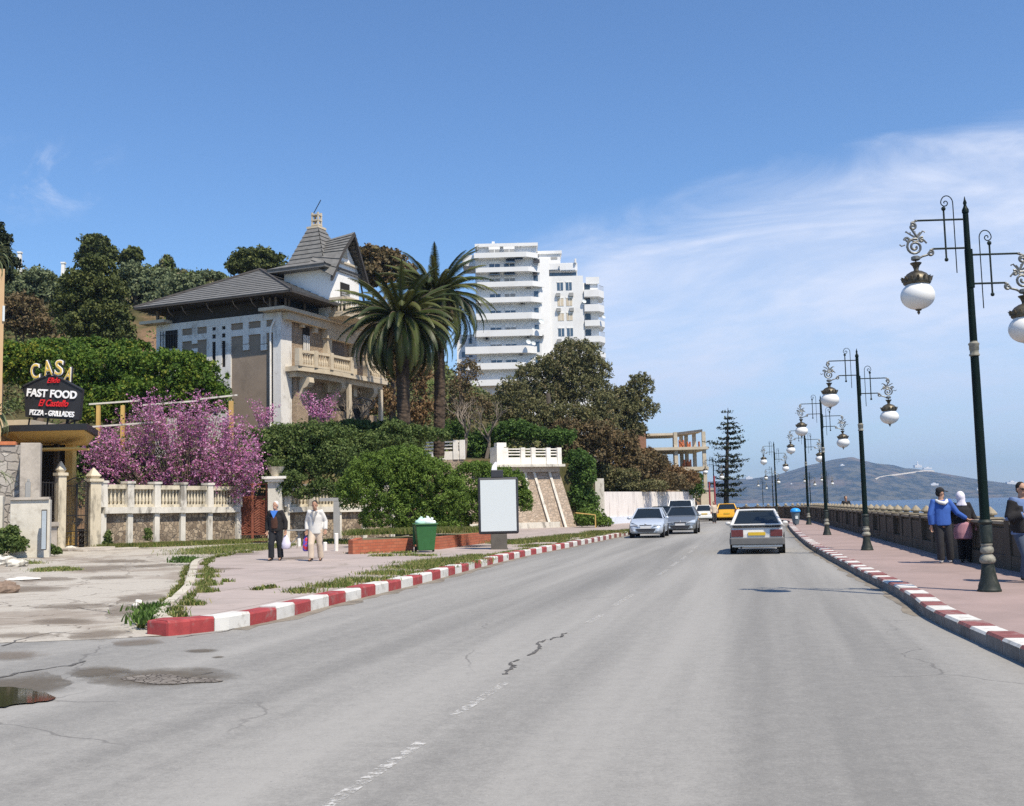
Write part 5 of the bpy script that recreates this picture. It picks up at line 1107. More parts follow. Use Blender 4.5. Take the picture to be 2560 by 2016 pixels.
# ---------- white apartment tower ----------
def tower():
    Y0 = 200; k = Y0/F
    def X(px): return KX(px, 780)*Y0
    def Z(py): return CAMH+(1268-py)*k*1.0
    t_ = thing('apartment_tower', (0, Y0, 0), 0, 'tall white apartment tower with long continuous balconies rising behind the trees', 'building')
    Wt = M['tower_white']; H = 40*k
    # left wing body: facade x 1185..1345 facing the camera, turned slightly
    top = 706; mb = MB(); zb = 4
    mb.box(X(1190), X(1352), 0, 16, zb, Z(640)); mb.box(X(1195), X(1345), .9, 16, Z(640), Z(608)+.01)
    mb.build('left_wing', Wt, t_)
    mb = MB(); mb.slab([(X(1352), .0, zb), (X(1376), 1.6, zb), (X(1376), 16, zb), (X(1352), 16, zb)], Z(640)-zb); mb.build('chamfer_wall', Wt, t_, fixn=True)
    mb = MB(); mb.box(X(1376)+.01, X(1462), 2.4, 18, zb, Z(682)); mb.box(X(1376)+.01, X(1450), 5, 18, Z(682)+.01, Z(640)); mb.box(X(1352)+.02, X(1408), 5.5, 17, Z(640)+.01, Z(610)); mb.build('right_wing', Wt, t_)
    mb = MB(); mb.box(X(1462)+.01, X(1500), 3.6, 17, zb, Z(698)); mb.build('end_wing', Wt, t_)
    mb = MB(); mb.box(X(1190), X(1345)+.3, .2, 16.3, Z(608), Z(600)); mb.box(X(1345)+.31, X(1408)+.3, 5.2, 17.3, Z(614), Z(606)); mb.box(X(1233), X(1240), 1, 1.6, Z(600)+.01, Z(592)); mb.box(X(1265), X(1283), 4, 6, Z(600)+.01, Z(597)); mb.build('roof_slab', Wt, t_)
    # side wing in shade at far left, behind palms
    mb = MB(); mb.box(X(1138), X(1190)-.01, 4, 16, zb, Z(825)); mb.box(X(1157), X(1192), 3.0, 10, Z(648), Z(620)); mb.build('back_wing', Wt, t_)
    rng = random.Random(2)
    # balconies of the left wing
    rows_ = [(655, 1178, 1352, 640), (692, 1176, 1358, 700), (722, 1176, 1362, 0), (761, 1176, 1362, 0), (801, 1176, 1362, 0), (842, 1170, 1362, 0), (884, 1166, 1362, 0), (927, 1166, 1330, 0), (965, 1168, 1330, 0)]
    bands = [(624, 641, 1188, 1348), (662, 678, 1192, 1352), (699, 716, 1195, 1362), (739, 756, 1192, 1358), (779, 799, 1190, 1358), (822, 842, 1186, 1360), (863, 885, 1162, 1340), (905, 925, 1162, 1330), (947, 966, 1170, 1300)]
    for i, (a, b, x0, x1) in enumerate(bands):
        mb = MB(); d = 1.7; za, zb_ = Z(a+5), Z(b+1)
        mb.slab([(X(x0), -d+.3, zb_), (X(x1)-2.2, -d, zb_), (X(x1), -.2, zb_), (X(x1), 0, zb_), (X(x0), 0, zb_)], .22)
        mb.slab([(X(x0), -d+.3, zb_+.22), (X(x1)-2.2, -d, zb_+.22), (X(x1)-2.2, -d+.14, zb_+.22), (X(x0), -d+.44, zb_+.22)], za-zb_-.22)
        mb.slab([(X(x1)-2.2, -d, zb_+.22), (X(x1), -.2, zb_+.22), (X(x1)-.15, -.15, zb_+.22), (X(x1)-2.25, -d+.16, zb_+.22)], za-zb_-.22)
        mb.slab([(X(x0), -d+.3, zb_+.22), (X(x0)+.14, -d+.3, zb_+.22), (X(x0)+.14, 0, zb_+.22), (X(x0), 0, zb_+.22)], za-zb_-.22)
        mb.build('balcony', Wt, t_, fixn=True)
        # windows above this parapet
        if i < 8:
            zz = Z(b)+.25; 
            for j, (u0, u1) in enumerate(((1226, 1252), (1263, 1289), (1336, 1347))):
                if j == 2 and i < 2: continue
                mb = MB(); hgt = 2.05; blue = rng.random() < .6
                mb.box(X(u0), X(u1), -.06, -.002, zz, zz+hgt); wo = mb.build('window', M['shutter_grey'] if (not blue and j < 2) else M['glass_blue'], t_)
                mb = MB(); mb.box(X(u0)-.08, X(u1)+.08, -.09, -.061, zz+hgt-.5, zz+hgt+.05) if j < 2 else mb.box(X(u0), X(u1), -.09, -.061, zz+hgt-.1, zz+hgt)
                if j < 2: mb.box((X(u0)+X(u1))/2-.05, (X(u0)+X(u1))/2+.05, -.085, -.061, zz, zz+hgt-.52)
                mb.build('window_frame', M['white'], wo)
    for (px, py) in ((1322, 716), (1306, 757), (1318, 843), (1352, 844), (1216, 846), (1300, 886)):
        mb = MB(); mb.box(X(px)-.45, X(px)+.45, -.5, -.05, Z(py)-.3, Z(py)+.35); mb.lathe([(.26, 0), (.26, .04)], (X(px), -.5, Z(py)+.02), 12, 'y'); mb.build('air_conditioner', M['shutter_grey'], t_)
    for (px, py, r, dy) in ((1351, 811, .55, -2.3), (1318, 862, .5, -2.4), (1330, 866, .45, -2.4), (1330, 829, .25, -2.3), (1510, 793, .4, 2), (1462, 751, .45, 2.2)):
        mb = MB(); mb.M = Matrix.Translation((X(px), dy, Z(py))) @ Matrix.Rotation(R(25), 4, 'Z') @ Matrix.Rotation(R(-25), 4, 'X'); mb.lathe([(.02, 0), (r*.6, -.05*1), (r, -.2), (r, -.23), (r*.6, -.08), (.01, -.03)], (0, 0, 0), 16, 'y'); mb.build('satellite_dish', M['panel'], t_)
    # awnings / blue screens
    for (x0, x1, y0, y1) in ((1268, 1290, 643, 655), (1290, 1310, 641, 648), (1225, 1252, 681, 686), (1262, 1290, 680, 686), (1336, 1352, 645, 658), (1334, 1345, 678, 690)):
        mb = MB(); mb.slab([(X(x0), -1.4, Z(y1)), (X(x1), -1.4, Z(y1)), (X(x1), 0, Z(y0)), (X(x0), 0, Z(y0))], .08); mb.build('awning', M['glass_blue'] if x0 < 1300 else M['black_panel'], t_)
    for (x0, x1, y0, y1) in ((1370, 1406, 659, 663), (1408, 1444, 659, 665)):
        mb = MB(); mb.slab([(X(x0), 3.4, Z(y1)), (X(x1), 3.4, Z(y1)), (X(x1), 5, Z(y0)), (X(x0), 5, Z(y0))], .1); mb.build('awning', M['glass_blue'], t_)
    # right wing windows
    for i, (y0, y1, kind) in enumerate(((696, 719, 1), (737, 760, 0), (776, 798, 0), (815, 838, 2), (856, 878, 0))):
        for j, x0 in enumerate((1396, 1418)):
            mb = MB(); mb.box(X(x0), X(x0+15), 2.34, 2.398, Z(y1), Z(y0)); wo = mb.build('window', M['glass_blue'] if kind == 1 or (kind == 2 and j) else M['sea_cap'] if False else (M['glass_blue'] if kind else M['villa_cream']), t_)
            mb = MB(); mb.box(X(x0)-.05, X(x0+15)+.05, 2.30, 2.339, Z(y0)-.22, Z(y0)+.03); mb.box(X(x0+7), X(x0+8), 2.31, 2.339, Z(y1), Z(y0)-.23); mb.build('window_frame', M['white'], wo)
        for x in (1398, 1431):
            if kind == 0: mb = MB(); mb.box(X(x)-.4, X(x)+.4, 1.9, 2.39, Z(y0-6)-.35, Z(y0-6)+.3); mb.build('air_conditioner', M['shutter_grey'], t_)
    for (y0, y1) in ((622, 628), (646, 649)):
        mb = MB(); mb.box(X(1384), X(1400), 5.42, 5.49, Z(y1), Z(y0)); mb.build('window', M['shutter_grey'], t_)
    mb = MB(); mb.box(X(1378), X(1448), 4.92, 4.99, Z(681), Z(666)); mb.build('window', M['glass_blue'], t_)
    # roof terrace rails and stepped parapets
    mb = MB(); mb.box(X(1405), X(1448)+.2, 4.5, 4.8, Z(662), Z(643)); mb.box(X(1444), X(1448), 4, 6, Z(643)+.01, Z(632)); mb.box(X(1470), X(1500)+.3, 3.2, 3.45, Z(702), Z(684)); mb.build('terrace_parapet', Wt, t_)
    # end-wing balconies, staggered outward
    for (a, b) in ((720, 738), (758, 776), (799, 814), (840, 855), (881, 893), (925, 935)):
        mb = MB(); za, zb_ = Z(a), Z(b); mb.slab([(X(1462)+.1, 2.0, zb_), (X(1500), 2.0, zb_), (X(1516), 4.2, zb_), (X(1516), 9, zb_), (X(1500)+.01, 9, zb_), (X(1500)+.01, 3.59, zb_), (X(1462)+.1, 3.59, zb_)], za-zb_); bo = mb.build('balcony', Wt, t_, fixn=True)
        mb = MB()
        for q in range(6): mb.box(X(1502+q*2.4), X(1502+q*2.4)+.05, 2.6+q*.3, 2.66+q*.3, za, za+.9)
        mb.tube([(X(1502), 2.6, za+.92), (X(1516), 4.3, za+.92)], .04, 4); mb.build('rail', M['shutter_grey'], bo)
        mb = MB(); mb.box(X(1466), X(1480), 3.52, 3.59, za+.05, za+1.5); mb.build('window', M['glass'], t_)
    for py in (835, 870, 905):
        for px in (1150, 1168): mb = MB(); mb.box(X(px), X(px+9), 3.93, 3.99, Z(py+14), Z(py)); mb.build('window', M['glass_blue'], t_)
tower()
# ---------- unfinished building ----------
def shellb():
    Y = 138; c = A(1700, 1290, Y); t_ = thing('unfinished_building', (c.x, Y, 0), 0, 'unfinished concrete frame building with open floors and stacked red blocks', 'building')
    X = lambda px: KX(px, 1140)*Y-c.x
    Z = lambda py, px=1700: zAt(px, py, Y)
    cm = M['shell']
    for (py, x0, x1, th, nm) in ((1170, 1638, 1760, .45, 'floor_slab'), (1121, 1612, 1762, .35, 'floor_slab'), (1080, 1585, 1752, .28, 'roof_slab')):
        mb = MB(); z = Z(py); mb.slab([(X(x0), -3, z), (X(x1), -3, z), (X(x1), 9, z), (X(x0), 9, z)], -th) if nm == 'floor_slab' else mb.slab([(X(x0), 2, z), (X(1690), 2, z), (X(1750), -2.5, z+.1), (X(1752), 1.5, z+.1), (X(1700), 9, z), (X(x0), 9, z)], -th)
        mb.build(nm, cm, t_, fixn=True)
    for i, (px, y_) in enumerate(((1683, -2.4), (1712, 2.5), (1728, 3.5), (1740, 1), (1752, -2.5), (1708, 7), (1655, 4))):
        for (a, b) in ((1290, 1173), (1170, 1124), (1121, 1082)):
            if px == 1655 and a < 1200: continue
            mb = MB(); mb.box(X(px)-.22, X(px)+.22, y_-.22, y_+.22, max(0, Z(a)), Z(b)-.1); mb.build('column', cm, t_)
    mb = MB(); mb.box(X(1586), X(1612), -2, 4, Z(1180), Z(1078)); mb.build('stair_wall', pm('dull_brick', (.25, .13, .08), .9), t_)
    mb = MB(); mb.box(X(1584), X(1616), -2.2, 4.2, Z(1078)+.01, Z(1072)); mb.build('stair_roof', M['villa_cream'], t_)
    for (px, py, w) in ((1703, 1120, 14), (1722, 1120, 12), (1720, 1169, 15), (1707, 1169, 8), (1747, 1120, 5)):
        z = Z(py); tt = thing('block_stack', (c.x+X(px), Y-.8, z), 0, {1703: 'stack of red blocks at the left on the upper open floor', 1722: 'second stack of red blocks on the upper open floor', 1720: 'big heap of red blocks on the lower open floor', 1707: 'small heap of red blocks left of the big heap on the lower floor', 1747: 'few red blocks at the slab edge of the upper open floor'}[px], 'bricks', 'stacks of red blocks on the unfinished floors')
        rng = random.Random(px); n = int(w/3.2)
        mb = MB()
        for a in range(n):
            for q in range(rng.randint(2, 4)): mb.box(-w/2*Y/F+a*.16*1.0, -w/2*Y/F+a*.16+.15, -.3+rng.uniform(-.1, .1), .3, q*.24, q*.24+.22)
        mb.build('blocks', M['clay'], tt)
shellb()
def wallp(name, P, z0, z1, th, mat, parent=None, capm=None, cap=0, nm='wall'):
    """wall along points P (world xy); heights are functions or numbers"""
    mb = MB()
    for (a, b) in zip(P, P[1:]):
        a = Vector((a[0], a[1], 0)); b = Vector((b[0], b[1], 0)); u = (b-a).normalized(); s = Vector((-u.y, u.x, 0))*th/2
        f = lambda z, p: z(p) if callable(z) else z
        q = [(a-s), (b-s), (b+s), (a+s)]
        mb.add([(p.x, p.y, f(z0, o)) for p, o in zip(q, (a, b, b, a))]+[(p.x, p.y, f(z1, o)) for p, o in zip(q, (a, b, b, a))], [(3, 2, 1, 0), (4, 5, 6, 7), (0, 1, 5, 4), (1, 2, 6, 5), (2, 3, 7, 6), (3, 0, 4, 7)])
    return mb.build(nm, mat, parent)
# ---------- balustraded garden wall ----------
def colhit(px, P0, P1):
    d = ray(px, 1300); k = d.x/d.y; dx, dy = P1[0]-P0[0], P1[1]-P0[1]; s = (k*P0[1]-P0[0])/(dx-k*dy); return Vector((P0[0]+dx*s, P0[1]+dy*s, 0))
def baluster_run(a, b, z, h, mat, parent, name='baluster_panel', step=.175):
    d = b-a; n = max(2, int(d.length/step)); mb = MB()
    for i in range(n):
        p = a+d*((i+.5)/n); mb.lathe([(.05, z), (.04, z+.04*h), (.066, z+.22*h), (.062, z+.4*h), (.032, z+.62*h), (.032, z+.9*h), (.055, z+h)], (p.x, p.y, 0), 7)
    u = d.normalized(); s = Vector((-u.y, u.x, 0)); 
    return mb.build(name, mat, parent)
W0 = (-17.25, 44.9); W1 = (-13.2, 51.45)
def gwall(label, cols, P0, P1, back=.05):
    pts = [colhit(px, P0, P1) for px in cols]; o = pts[0]; t_ = thing('garden_wall', (o.x, o.y, 0), 0, label, 'wall', 'balustraded garden walls')
    pts = [p-Vector((o.x, o.y, 0)) for p in pts]; O = Vector((o.x, o.y, 0))
    gz = lambda p: base_z(p.x+O.x)+.02
    for i, p in enumerate(pts):
        g0 = gz(p); mb = MB(); u = (pts[-1]-pts[0]).normalized(); ang = math.atan2(u.y, u.x)
        mb.M = Matrix.Translation((p.x, p.y, g0)) @ Matrix.Rotation(ang, 4, 'Z')
        mb.box(-.13, .13, -.24, .1, -.2, 1.42); mb.frus((0, -.07, 1.68), (.17, .21), (.15, .19), 1.0); mb.box(-.21, .21, -.30, .16, 2.68, 2.78)
        mb.build('post', M['whitewash'], t_)
    for a, b in zip(pts, pts[1:]):
        g0 = (gz(a)+gz(b))/2; u = (b-a).normalized(); s = Vector((-u.y, u.x, 0)); a2 = a+u*.131; b2 = b-u*.131
        def bar(mb, z0, z1, y0, y1, e=0): mb.slab([(*(a2+s*y0).xy, g0+z0), (*(b2+s*y0).xy, g0+z0), (*(b2+s*y1).xy, g0+z0), (*(a2+s*y1).xy, g0+z0)], z1-z0)
        mb = MB(); bar(mb, -.2, 1.42, -.1, .25); mb.build('stone_panel', M['stone'], t_)
        a3, b3 = a2, b2; a2 = a; b2 = b
        mb = MB(); bar(mb, 1.42, 1.68, -.34, .26); mb.build('ledge', M['whitewash'], t_)
        a2, b2 = a3+u*.04, b3-u*.04
        mb = MB(); bar(mb, 1.682, 1.8, -.18, .04); bar(mb, 2.45, 2.63, -.2, .06); mb.build('rail', M['cream'], t_)
        mb = MB(); bar(mb, 1.8, 2.45, .12, .2); mb.build('back_panel', M['cream'], t_)
        baluster_run(a2-s*.07, b2-s*.07, g0+1.8, .65, M['cream'], t_)
    return t_
gwall('long white balustraded garden wall with rubble stone panels between the iron gate and the brown gate', (250, 317, 384, 449, 517, 589), W0, W1)
gwall('overgrown balustraded garden wall between the plant pot pier and the round bush', (712, 772, 842, 905, 975), (-11.3, 51.4), (-5.6, 57.0))
# iron gate left with stone posts, low wall and railing
def gatepost(px, Y_off, h, label, w=.3, cap=True, P0=W0, P1=W1, off=0):
    p = colhit(px, P0, P1); z = base_z(p.x); t_ = thing('gate_post', (p.x, p.y+off, z), R(50), label, 'post', 'stone gate posts')
    mb = MB(); mb.box(-w/2, w/2, -w/2, w/2, -.2, h); mb.build('shaft', M['cream'], t_)
    if cap: mb = MB(); mb.box(-w*.66, w*.66, -w*.66, w*.66, h, h+.12); mb.frus((0, 0, h+.12), (w*.3, w*.3), (w*.5, w*.5), .12); mb.frus((0, 0, h+.24), (w*.5, w*.5), (.02, .02), .34); mb.build('cap', M['cream'], t_)
    return p
GA = (-18.3, 41.9); GB_ = (-17.35, 44.7)
pa = gatepost(150, 0, 2.95, 'gate post with pyramid cap left of the iron gate', .32, True, GA, GB_)
pb = gatepost(232, 0, 2.75, 'wider gate post with pyramid cap right of the iron gate', .46, True, GA, GB_)
def irongate():
    a, b = colhit(162, GA, GB_), colhit(219, GA, GB_); z = base_z(a.x)+.12; L = (b-a).length; rz = math.atan2(b.y-a.y, b.x-a.x)
    t_ = thing('iron_gate', (a.x, a.y, z), rz, 'tall black wrought iron gate standing between the two capped posts', 'gate'); H = 2.55
    mb = MB(); 
    for x in (0, L/2-.03, L/2+.03, L): mb.tube([(x, 0, 0), (x, 0, H)], .03, 6)
    for zz in (.05, .62, 1.25, H-.12): mb.tube([(0, 0, zz), (L, 0, zz)], .022, 6)
    mb.tube([(0, 0, H)]+[(L*i/12, 0, H+.22*math.sin(math.pi*i/12)) for i in range(13)]+[(L, 0, H)], .022, 5); mb.build('frame', M['iron'], t_)
    mb = MB()
    for i in range(1, 15): mb.tube([(L*i/15, 0, .62), (L*i/15, 0, H+.1)], .013, 4)
    mb.build('bars', M['iron'], t_)
    mb = MB()
    for i in range(6):
        cx = L*(i+.5)/6
        for (zc, r, sg) in ((.22, .1, 1), (.44, .1, -1), (.95, .11, 1)):
            mb.tube([(cx+sg*r*(1-q/14)*math.cos(q*.75), 0, zc+r*(1-q/14)*math.sin(q*.75)) for q in range(12)], .011, 4)
    mb.build('scrolls', M['iron'], t_)
irongate()
def railing():
    a, b = Vector((-18.75, 40.0, 0)), colhit(146, GA, GB_)-Vector((.1, .1, 0)); z = base_z(a.x); rz = math.atan2(b.y-a.y, b.x-a.x); L = (b-a).length
    t_ = thing('railing_wall', (a.x, a.y, z), rz, 'low rendered wall topped by black iron railing left of the iron gate', 'wall')
    mb = MB(); mb.box(0, L, -.12, .2, -.2, .95); mb.box(-.02, L+.0, -.2, .26, .951, 1.12); mb.build('wall', M['concrete'], t_)
    mb = MB()
    for i in range(16): mb.tube([(L*i/15, 0, 1.12), (L*i/15, 0, 2.7)], .014, 4)
    for zz in (1.25, 2.1, 2.65): mb.tube([(0, 0, zz), (L, 0, zz)], .02, 5)
    for i in range(9):
        cx = L*(i+.5)/9; mb.tube([(cx+.1*(1-q/12)*math.cos(q*.75), 0, 1.45+.1*(1-q/12)*math.sin(q*.75)) for q in range(10)], .012, 4)
    mb.build('railing', M['iron'], t_)
railing()
def doorstep():
    p = colhit(190, GA, GB_); t_ = thing('doorstep', (p.x+.3, p.y-.3, base_z(p.x)), R(55), 'broken concrete step in front of the iron gate', 'step'); mb = MB(); mb.box(-1.1, 1.0, -.9, .2, -.1, .1); mb.box(-.9, 1.6, -1.6, -.9, -.1, .05); mb.build('tread', M['concrete'], t_, bevel=.03)
doorstep()
# left concrete pillar, stone wall, plaster block, meter boxes
def leftpillars():
    Y = 37.5; X = lambda px, Y=Y: KX(px, 1250)*Y
    def bx(x0, x1, y0, y1, Yb, mat, label, cat, name, parts=None, d=.7, rot=20):
        z = base_z(X(x0, Yb)); t_ = thing(name, (X(x0, Yb), Yb, z), R(rot), label, cat); w = X(x1, Yb)-X(x0, Yb); zt = zAt((x0+x1)/2, y0, Yb)-z
        zb = max(-.1, zAt((x0+x1)/2, y1, Yb)-z) if y1 else -.2
        mb = MB(); mb.box(0, w, 0, d, zb, zt); mb.build('body', mat, t_, bevel=.02); return t_, w, zt
    t_, w, zt = bx(48, 95, 1107, 0, 38.6, M['concrete'], 'tall bare concrete pillar beside the restaurant with a small intercom box', 'pillar', 'concrete_pillar', d=.8)
    mb = MB(); mb.box(w*.3, w*.55, -.06, -.001, zt-1.95, zt-1.4); mb.box(w*.38, w*.5, -.05, -.001, zt-1.39, zt-1.3); mb.build('intercom', M['shutter_grey'], t_)
    mb = MB(); mb.tube([(w*.35, -.02, zt-1.95), (w*.3, -.02, zt-2.3)], .012, 4); mb.tube([(w*.5, -.02, zt-1.95), (w*.52, -.02, zt-2.35)], .012, 4); mb.build('cable', M['panel_foot'], t_)
    t_, w, zt = bx(-60, 47, 1112, 0, 39.0, M['stone_grey'], 'grey stone wall with orange tile coping at the left edge', 'wall', 'stone_wall', d=.6)
    mb = MB(); mb.box(0, w*.82, -.05, .65, zt+.002, zt+.13); mb.build('coping', M['clay'], t_)
    t_, w, zt = bx(26, 118, 1250, 0, 36.8, M['plaster'], 'low white plastered block with pocked surface in front of the concrete pillar', 'pillar', 'plaster_block', d=.9)
    mb = MB(); mb.box(-.05, w*.97, -.08, .98, zt+.001, zt+.09); mb.build('slab_top', M['concrete'], t_)
    t_, w, zt = bx(104, 117, 1274, 1376, 36.6, M['panel_foot'], 'narrow grey meter box on the side of the white plastered block', 'box', 'meter_box', d=.18)
    mb = MB(); mb.box(.02, w-.02, -.02, -.001, .3, zt-.05); mb.build('door', pm('grey_metal', (.36, .41, .45), .5, .1), t_)
    t_, w, zt = bx(-50, 2, 1240, 0, 37.5, M['plaster'], 'low plastered wall end at the left frame edge', 'wall', 'low_wall', d=.6)
    # tall beige building corner cut by the frame
    t_ = thing('beige_building', (KX(7, 900)*41, 41, .5), R(27), 'tall beige building corner cut off by the left frame edge', 'building'); w = KX(7, 900)*41-X(-180, 41); H = zAt(0, 705, 41)
    mb = MB(); mb.box(-w, 0, 0, 4, 0, H); w = 0; mb.build('wall', pm('tan_render', (.5, .34, .19), .85, .08), t_); mb = MB(); mb.box(w-.05, w+.03, -.06, .5, H-2.05, H-1.45); mb.build('wall_box', M['panel'], t_)
leftpillars()
# ---------- restaurant ----------
def restaurant():
    Y = 43.6; X = lambda px: KX(px, 1070)*Y; x0 = X(-60); t_ = thing('restaurant', (X(30), Y, .45), 0, 'small yellow fast food kiosk with flat canopy and dark shuttered front', 'kiosk')
    Lx = lambda px: X(px)-X(30); Z = lambda px, py: zAt(px, py, Y)-.45
    zc = Z(130, 1060); zu = Z(130, 1090); z1_ = zAt(130, 1077, Y-1.6)-.45; z2_ = z1_-.4
    mb = MB(); mb.slab([(Lx(0), 0, z1_), (Lx(70), -1.6, z1_), (Lx(235)+.35, -1.6, z1_), (Lx(235)-.6, 2.0, z1_), (Lx(5), 2.0, z1_)], .25); mb.build('canopy_slab', M['black_panel'], t_, fixn=True)
    mb = MB(); up = [(Lx(5), 0), (Lx(70), -1.55), (Lx(228)+.33, -1.55), (Lx(228)-.6, 1.9), (Lx(5), 1.9)]; lo = [(Lx(45), .4), (Lx(80), -.6), (Lx(165), -.6), (Lx(175), 1.8), (Lx(45), 1.8)]
    mb.add([(a, b, z1_-.002) for a, b in up]+[(a, b, z2_) for a, b in lo], [(0, 1, 2, 3, 4), (9, 8, 7, 6, 5)]+[(i, i+5, (i+1) % 5+5, (i+1) % 5) for i in range(5)]); mb.build('canopy_soffit', M['yellow'], t_, fixn=True)
    mb = MB(); mb.box(Lx(-60), Lx(4), -.3, 3, 0, zc-.05); mb.box(Lx(-60), Lx(60), .6, 3, zc-.04, zc+.25); mb.build('side_wall', M['villa_cream'], t_)
    mb = MB(); mb.box(Lx(45), Lx(150), 1.1, 1.2, 0, zu-.25); mb.build('shutter_front', M['dark'], t_)
    mb = MB()
    for i in range(30): mb.box(Lx(48)+i*.055, Lx(48)+i*.055+.03, 1.0, 1.09, zu-1.1, zu-.26)
    mb.build('slat_blind', M['black_panel'], t_)
    mb = MB(); mb.box(Lx(130), Lx(140), .2, .4, 0, zu-.2); mb.build('column', M['bark_dark'], t_)
    mb = MB(); mb.box(Lx(140)+.01, Lx(160), .9, 1.3, 0, zu-.2); mb.build('back_column', M['yellow'], t_)
    mb = MB(); mb.box(Lx(85), Lx(222), -1.1, .1, Z(130, 1128), Z(130, 1124)); mb.build('shelf', M['yellow'], t_)
    # sign: black pentagon board on legs, letters
    zs = zc+.0; s = thing('restaurant_sign', (X(130), Y-.9, 0), R(0), 'black signboard reading FAST FOOD and PIZZA GRILLADES under big CASA letters', 'sign')
    sx = lambda px: KX(px, 1000)*(Y-.9)-X(130); sz = lambda px, py: zAt(px, py, Y-.9)
    pts = [(64, 1060-18), (60, 965), (90, 948), (128, 932), (155, 945), (205, 974), (198, 1050)]
    mb = MB(); mb.slab([(sx(a), 0, sz(a, b)) for a, b in pts], (0, .25, 0)); mb.build('board', M['black_panel'], s, fixn=True)
    mb = MB(); mb.tube([(sx(a), -.02, sz(a, b)) for a, b in ((58, 966), (90, 950), (128, 934), (155, 948), (207, 975))], .04, 5); mb.build('board_edge', M['panel_frame'], s)
    mb = MB()
    for a in (72, 118, 166, 186): mb.tube([(sx(a), .12, sz(a, 1045)), (sx(a)-.05, .12, sz(a, 1066))], .035, 5)
    mb.tube([(sx(165), .1, sz(165, 1064)), (sx(172), .1, sz(172, 1046))], .03, 4); mb.build('sign_legs', M['black_panel'], s)
    def text(body, px0, py1, px1, py0, mat, name, th=.03, shear=0, offset=0.0, rot=0, ypos=-.03, tx=0):
        cu = bpy.data.curves.new('txt', 'FONT'); cu.body = body; cu.size = 1; cu.extrude = th; cu.shear = shear; cu.offset = offset; cu.resolution_u = 4
        o = bpy.data.objects.new('txt', cu); COL.objects.link(o); dg = bpy.context.evaluated_depsgraph_get(); me = bpy.data.meshes.new_from_object(o.evaluated_get(dg)); bpy.data.objects.remove(o)
        V = np.array([v.co[:] for v in me.vertices]); mn_, mx_ = V.min(0), V.max(0)
        ax, bx_ = sx(px0), sx(px1); az, bz = sz((px0+px1)/2, py1), sz((px0+px1)/2, py0)
        sxx, szz = (bx_-ax)/(mx_[0]-mn_[0]), (bz-az)/(mx_[1]-mn_[1])
        for v in me.vertices:
            x, z = ax+(v.co.x-mn_[0])*sxx, az+(v.co.y-mn_[1])*szz
            cx, cz = (ax+bx_)/2, (az+bz)/2; x, z = x-cx, z-cz; x, z = x*math.cos(rot)-z*math.sin(rot), x*math.sin(rot)+z*math.cos(rot)
            v.co = (x+cx, ypos-v.co.z, z+cz)
        me.materials.clear(); me.materials.append(mat); return link(name, me, s)
    tl = R(-4.5)
    text('FAST FOOD', 68, 995, 193, 975, M['txt_white'], 'lettering', offset=.03, rot=tl)
    text('El Castello', 98, 1017, 172, 1000, M['txt_red'], 'script_lettering', shear=.35, offset=.015, rot=R(-3))
    text('PIZZA - GRILLADES', 76, 1041, 187, 1027, M['txt_white'], 'lettering', offset=.03, rot=tl)
    text('Elide', 118, 958, 150, 945, M['txt_red'], 'script_lettering', shear=.4, offset=.005)
    # neon style CASA letters: dark back, gold fill, white tube
    for ch, cx, cy, w, h, r in (('C', 87, 929, 22, 38, R(4)), ('A', 119, 921, 22, 39, R(8)), ('S', 147, 920, 20, 38, R(-4)), ('A', 172, 936, 18, 34, R(-14))):
        text(ch, cx-w/2-2, cy+h/2+2, cx+w/2+2, cy-h/2-2, M['panel_frame'], 'letter_back', .05, offset=.05, rot=r, ypos=.08)
        text(ch, cx-w/2-1, cy+h/2+1, cx+w/2+1, cy-h/2-1, M['txt_white'], 'neon_letter', .01, offset=.03, rot=r, ypos=-.02)
        text(ch, cx-w/2+1, cy+h/2-1.2, cx+w/2-1, cy-h/2+1.2, M['txt_gold'], 'letter_fill', .012, offset=.0, rot=r, ypos=-.055)
restaurant()
# ---------- pergola ----------
def pergola():
    Y = 52; X = lambda px: KX(px, 1030)*Y; t_ = thing('pergola', (X(246), Y, 2.5), 0, 'pergola with yellow posts and peeling white beams in the garden', 'pergola'); l = lambda px: X(px)-X(246); z = lambda px, py: zAt(px, py, Y)-2.5
    for px in (246, 307): mb = MB(); mb.box(l(px)-.08, l(px)+.08, -.08, .08, 0, z(px, 1014)); mb.build('post', M['yellow'], t_)
    for px in (578,): mb = MB(); mb.box(l(px)-.1, l(px)+.1, -.08, .08, 0, z(px, 1003)); mb.build('post', M['yellow'], t_)
    for a, b, ya, yb, yo in ((222, 345, 1013, 1004, 0), (240, 420, 1075, 1062, -1.2), (330, 470, 1008, 997, 1.5), (500, 592, 1000, 990, .0)):
        mb = MB(); p = Vector((l(a), yo, z(a, ya))); q = Vector((l(b), yo, z(b, yb))); mb.slab([p, q, q+Vector((0, .15, 0)), p+Vector((0, .15, 0))], .08); mb.build('beam', M['whitewash'], t_, fixn=True)
pergola()
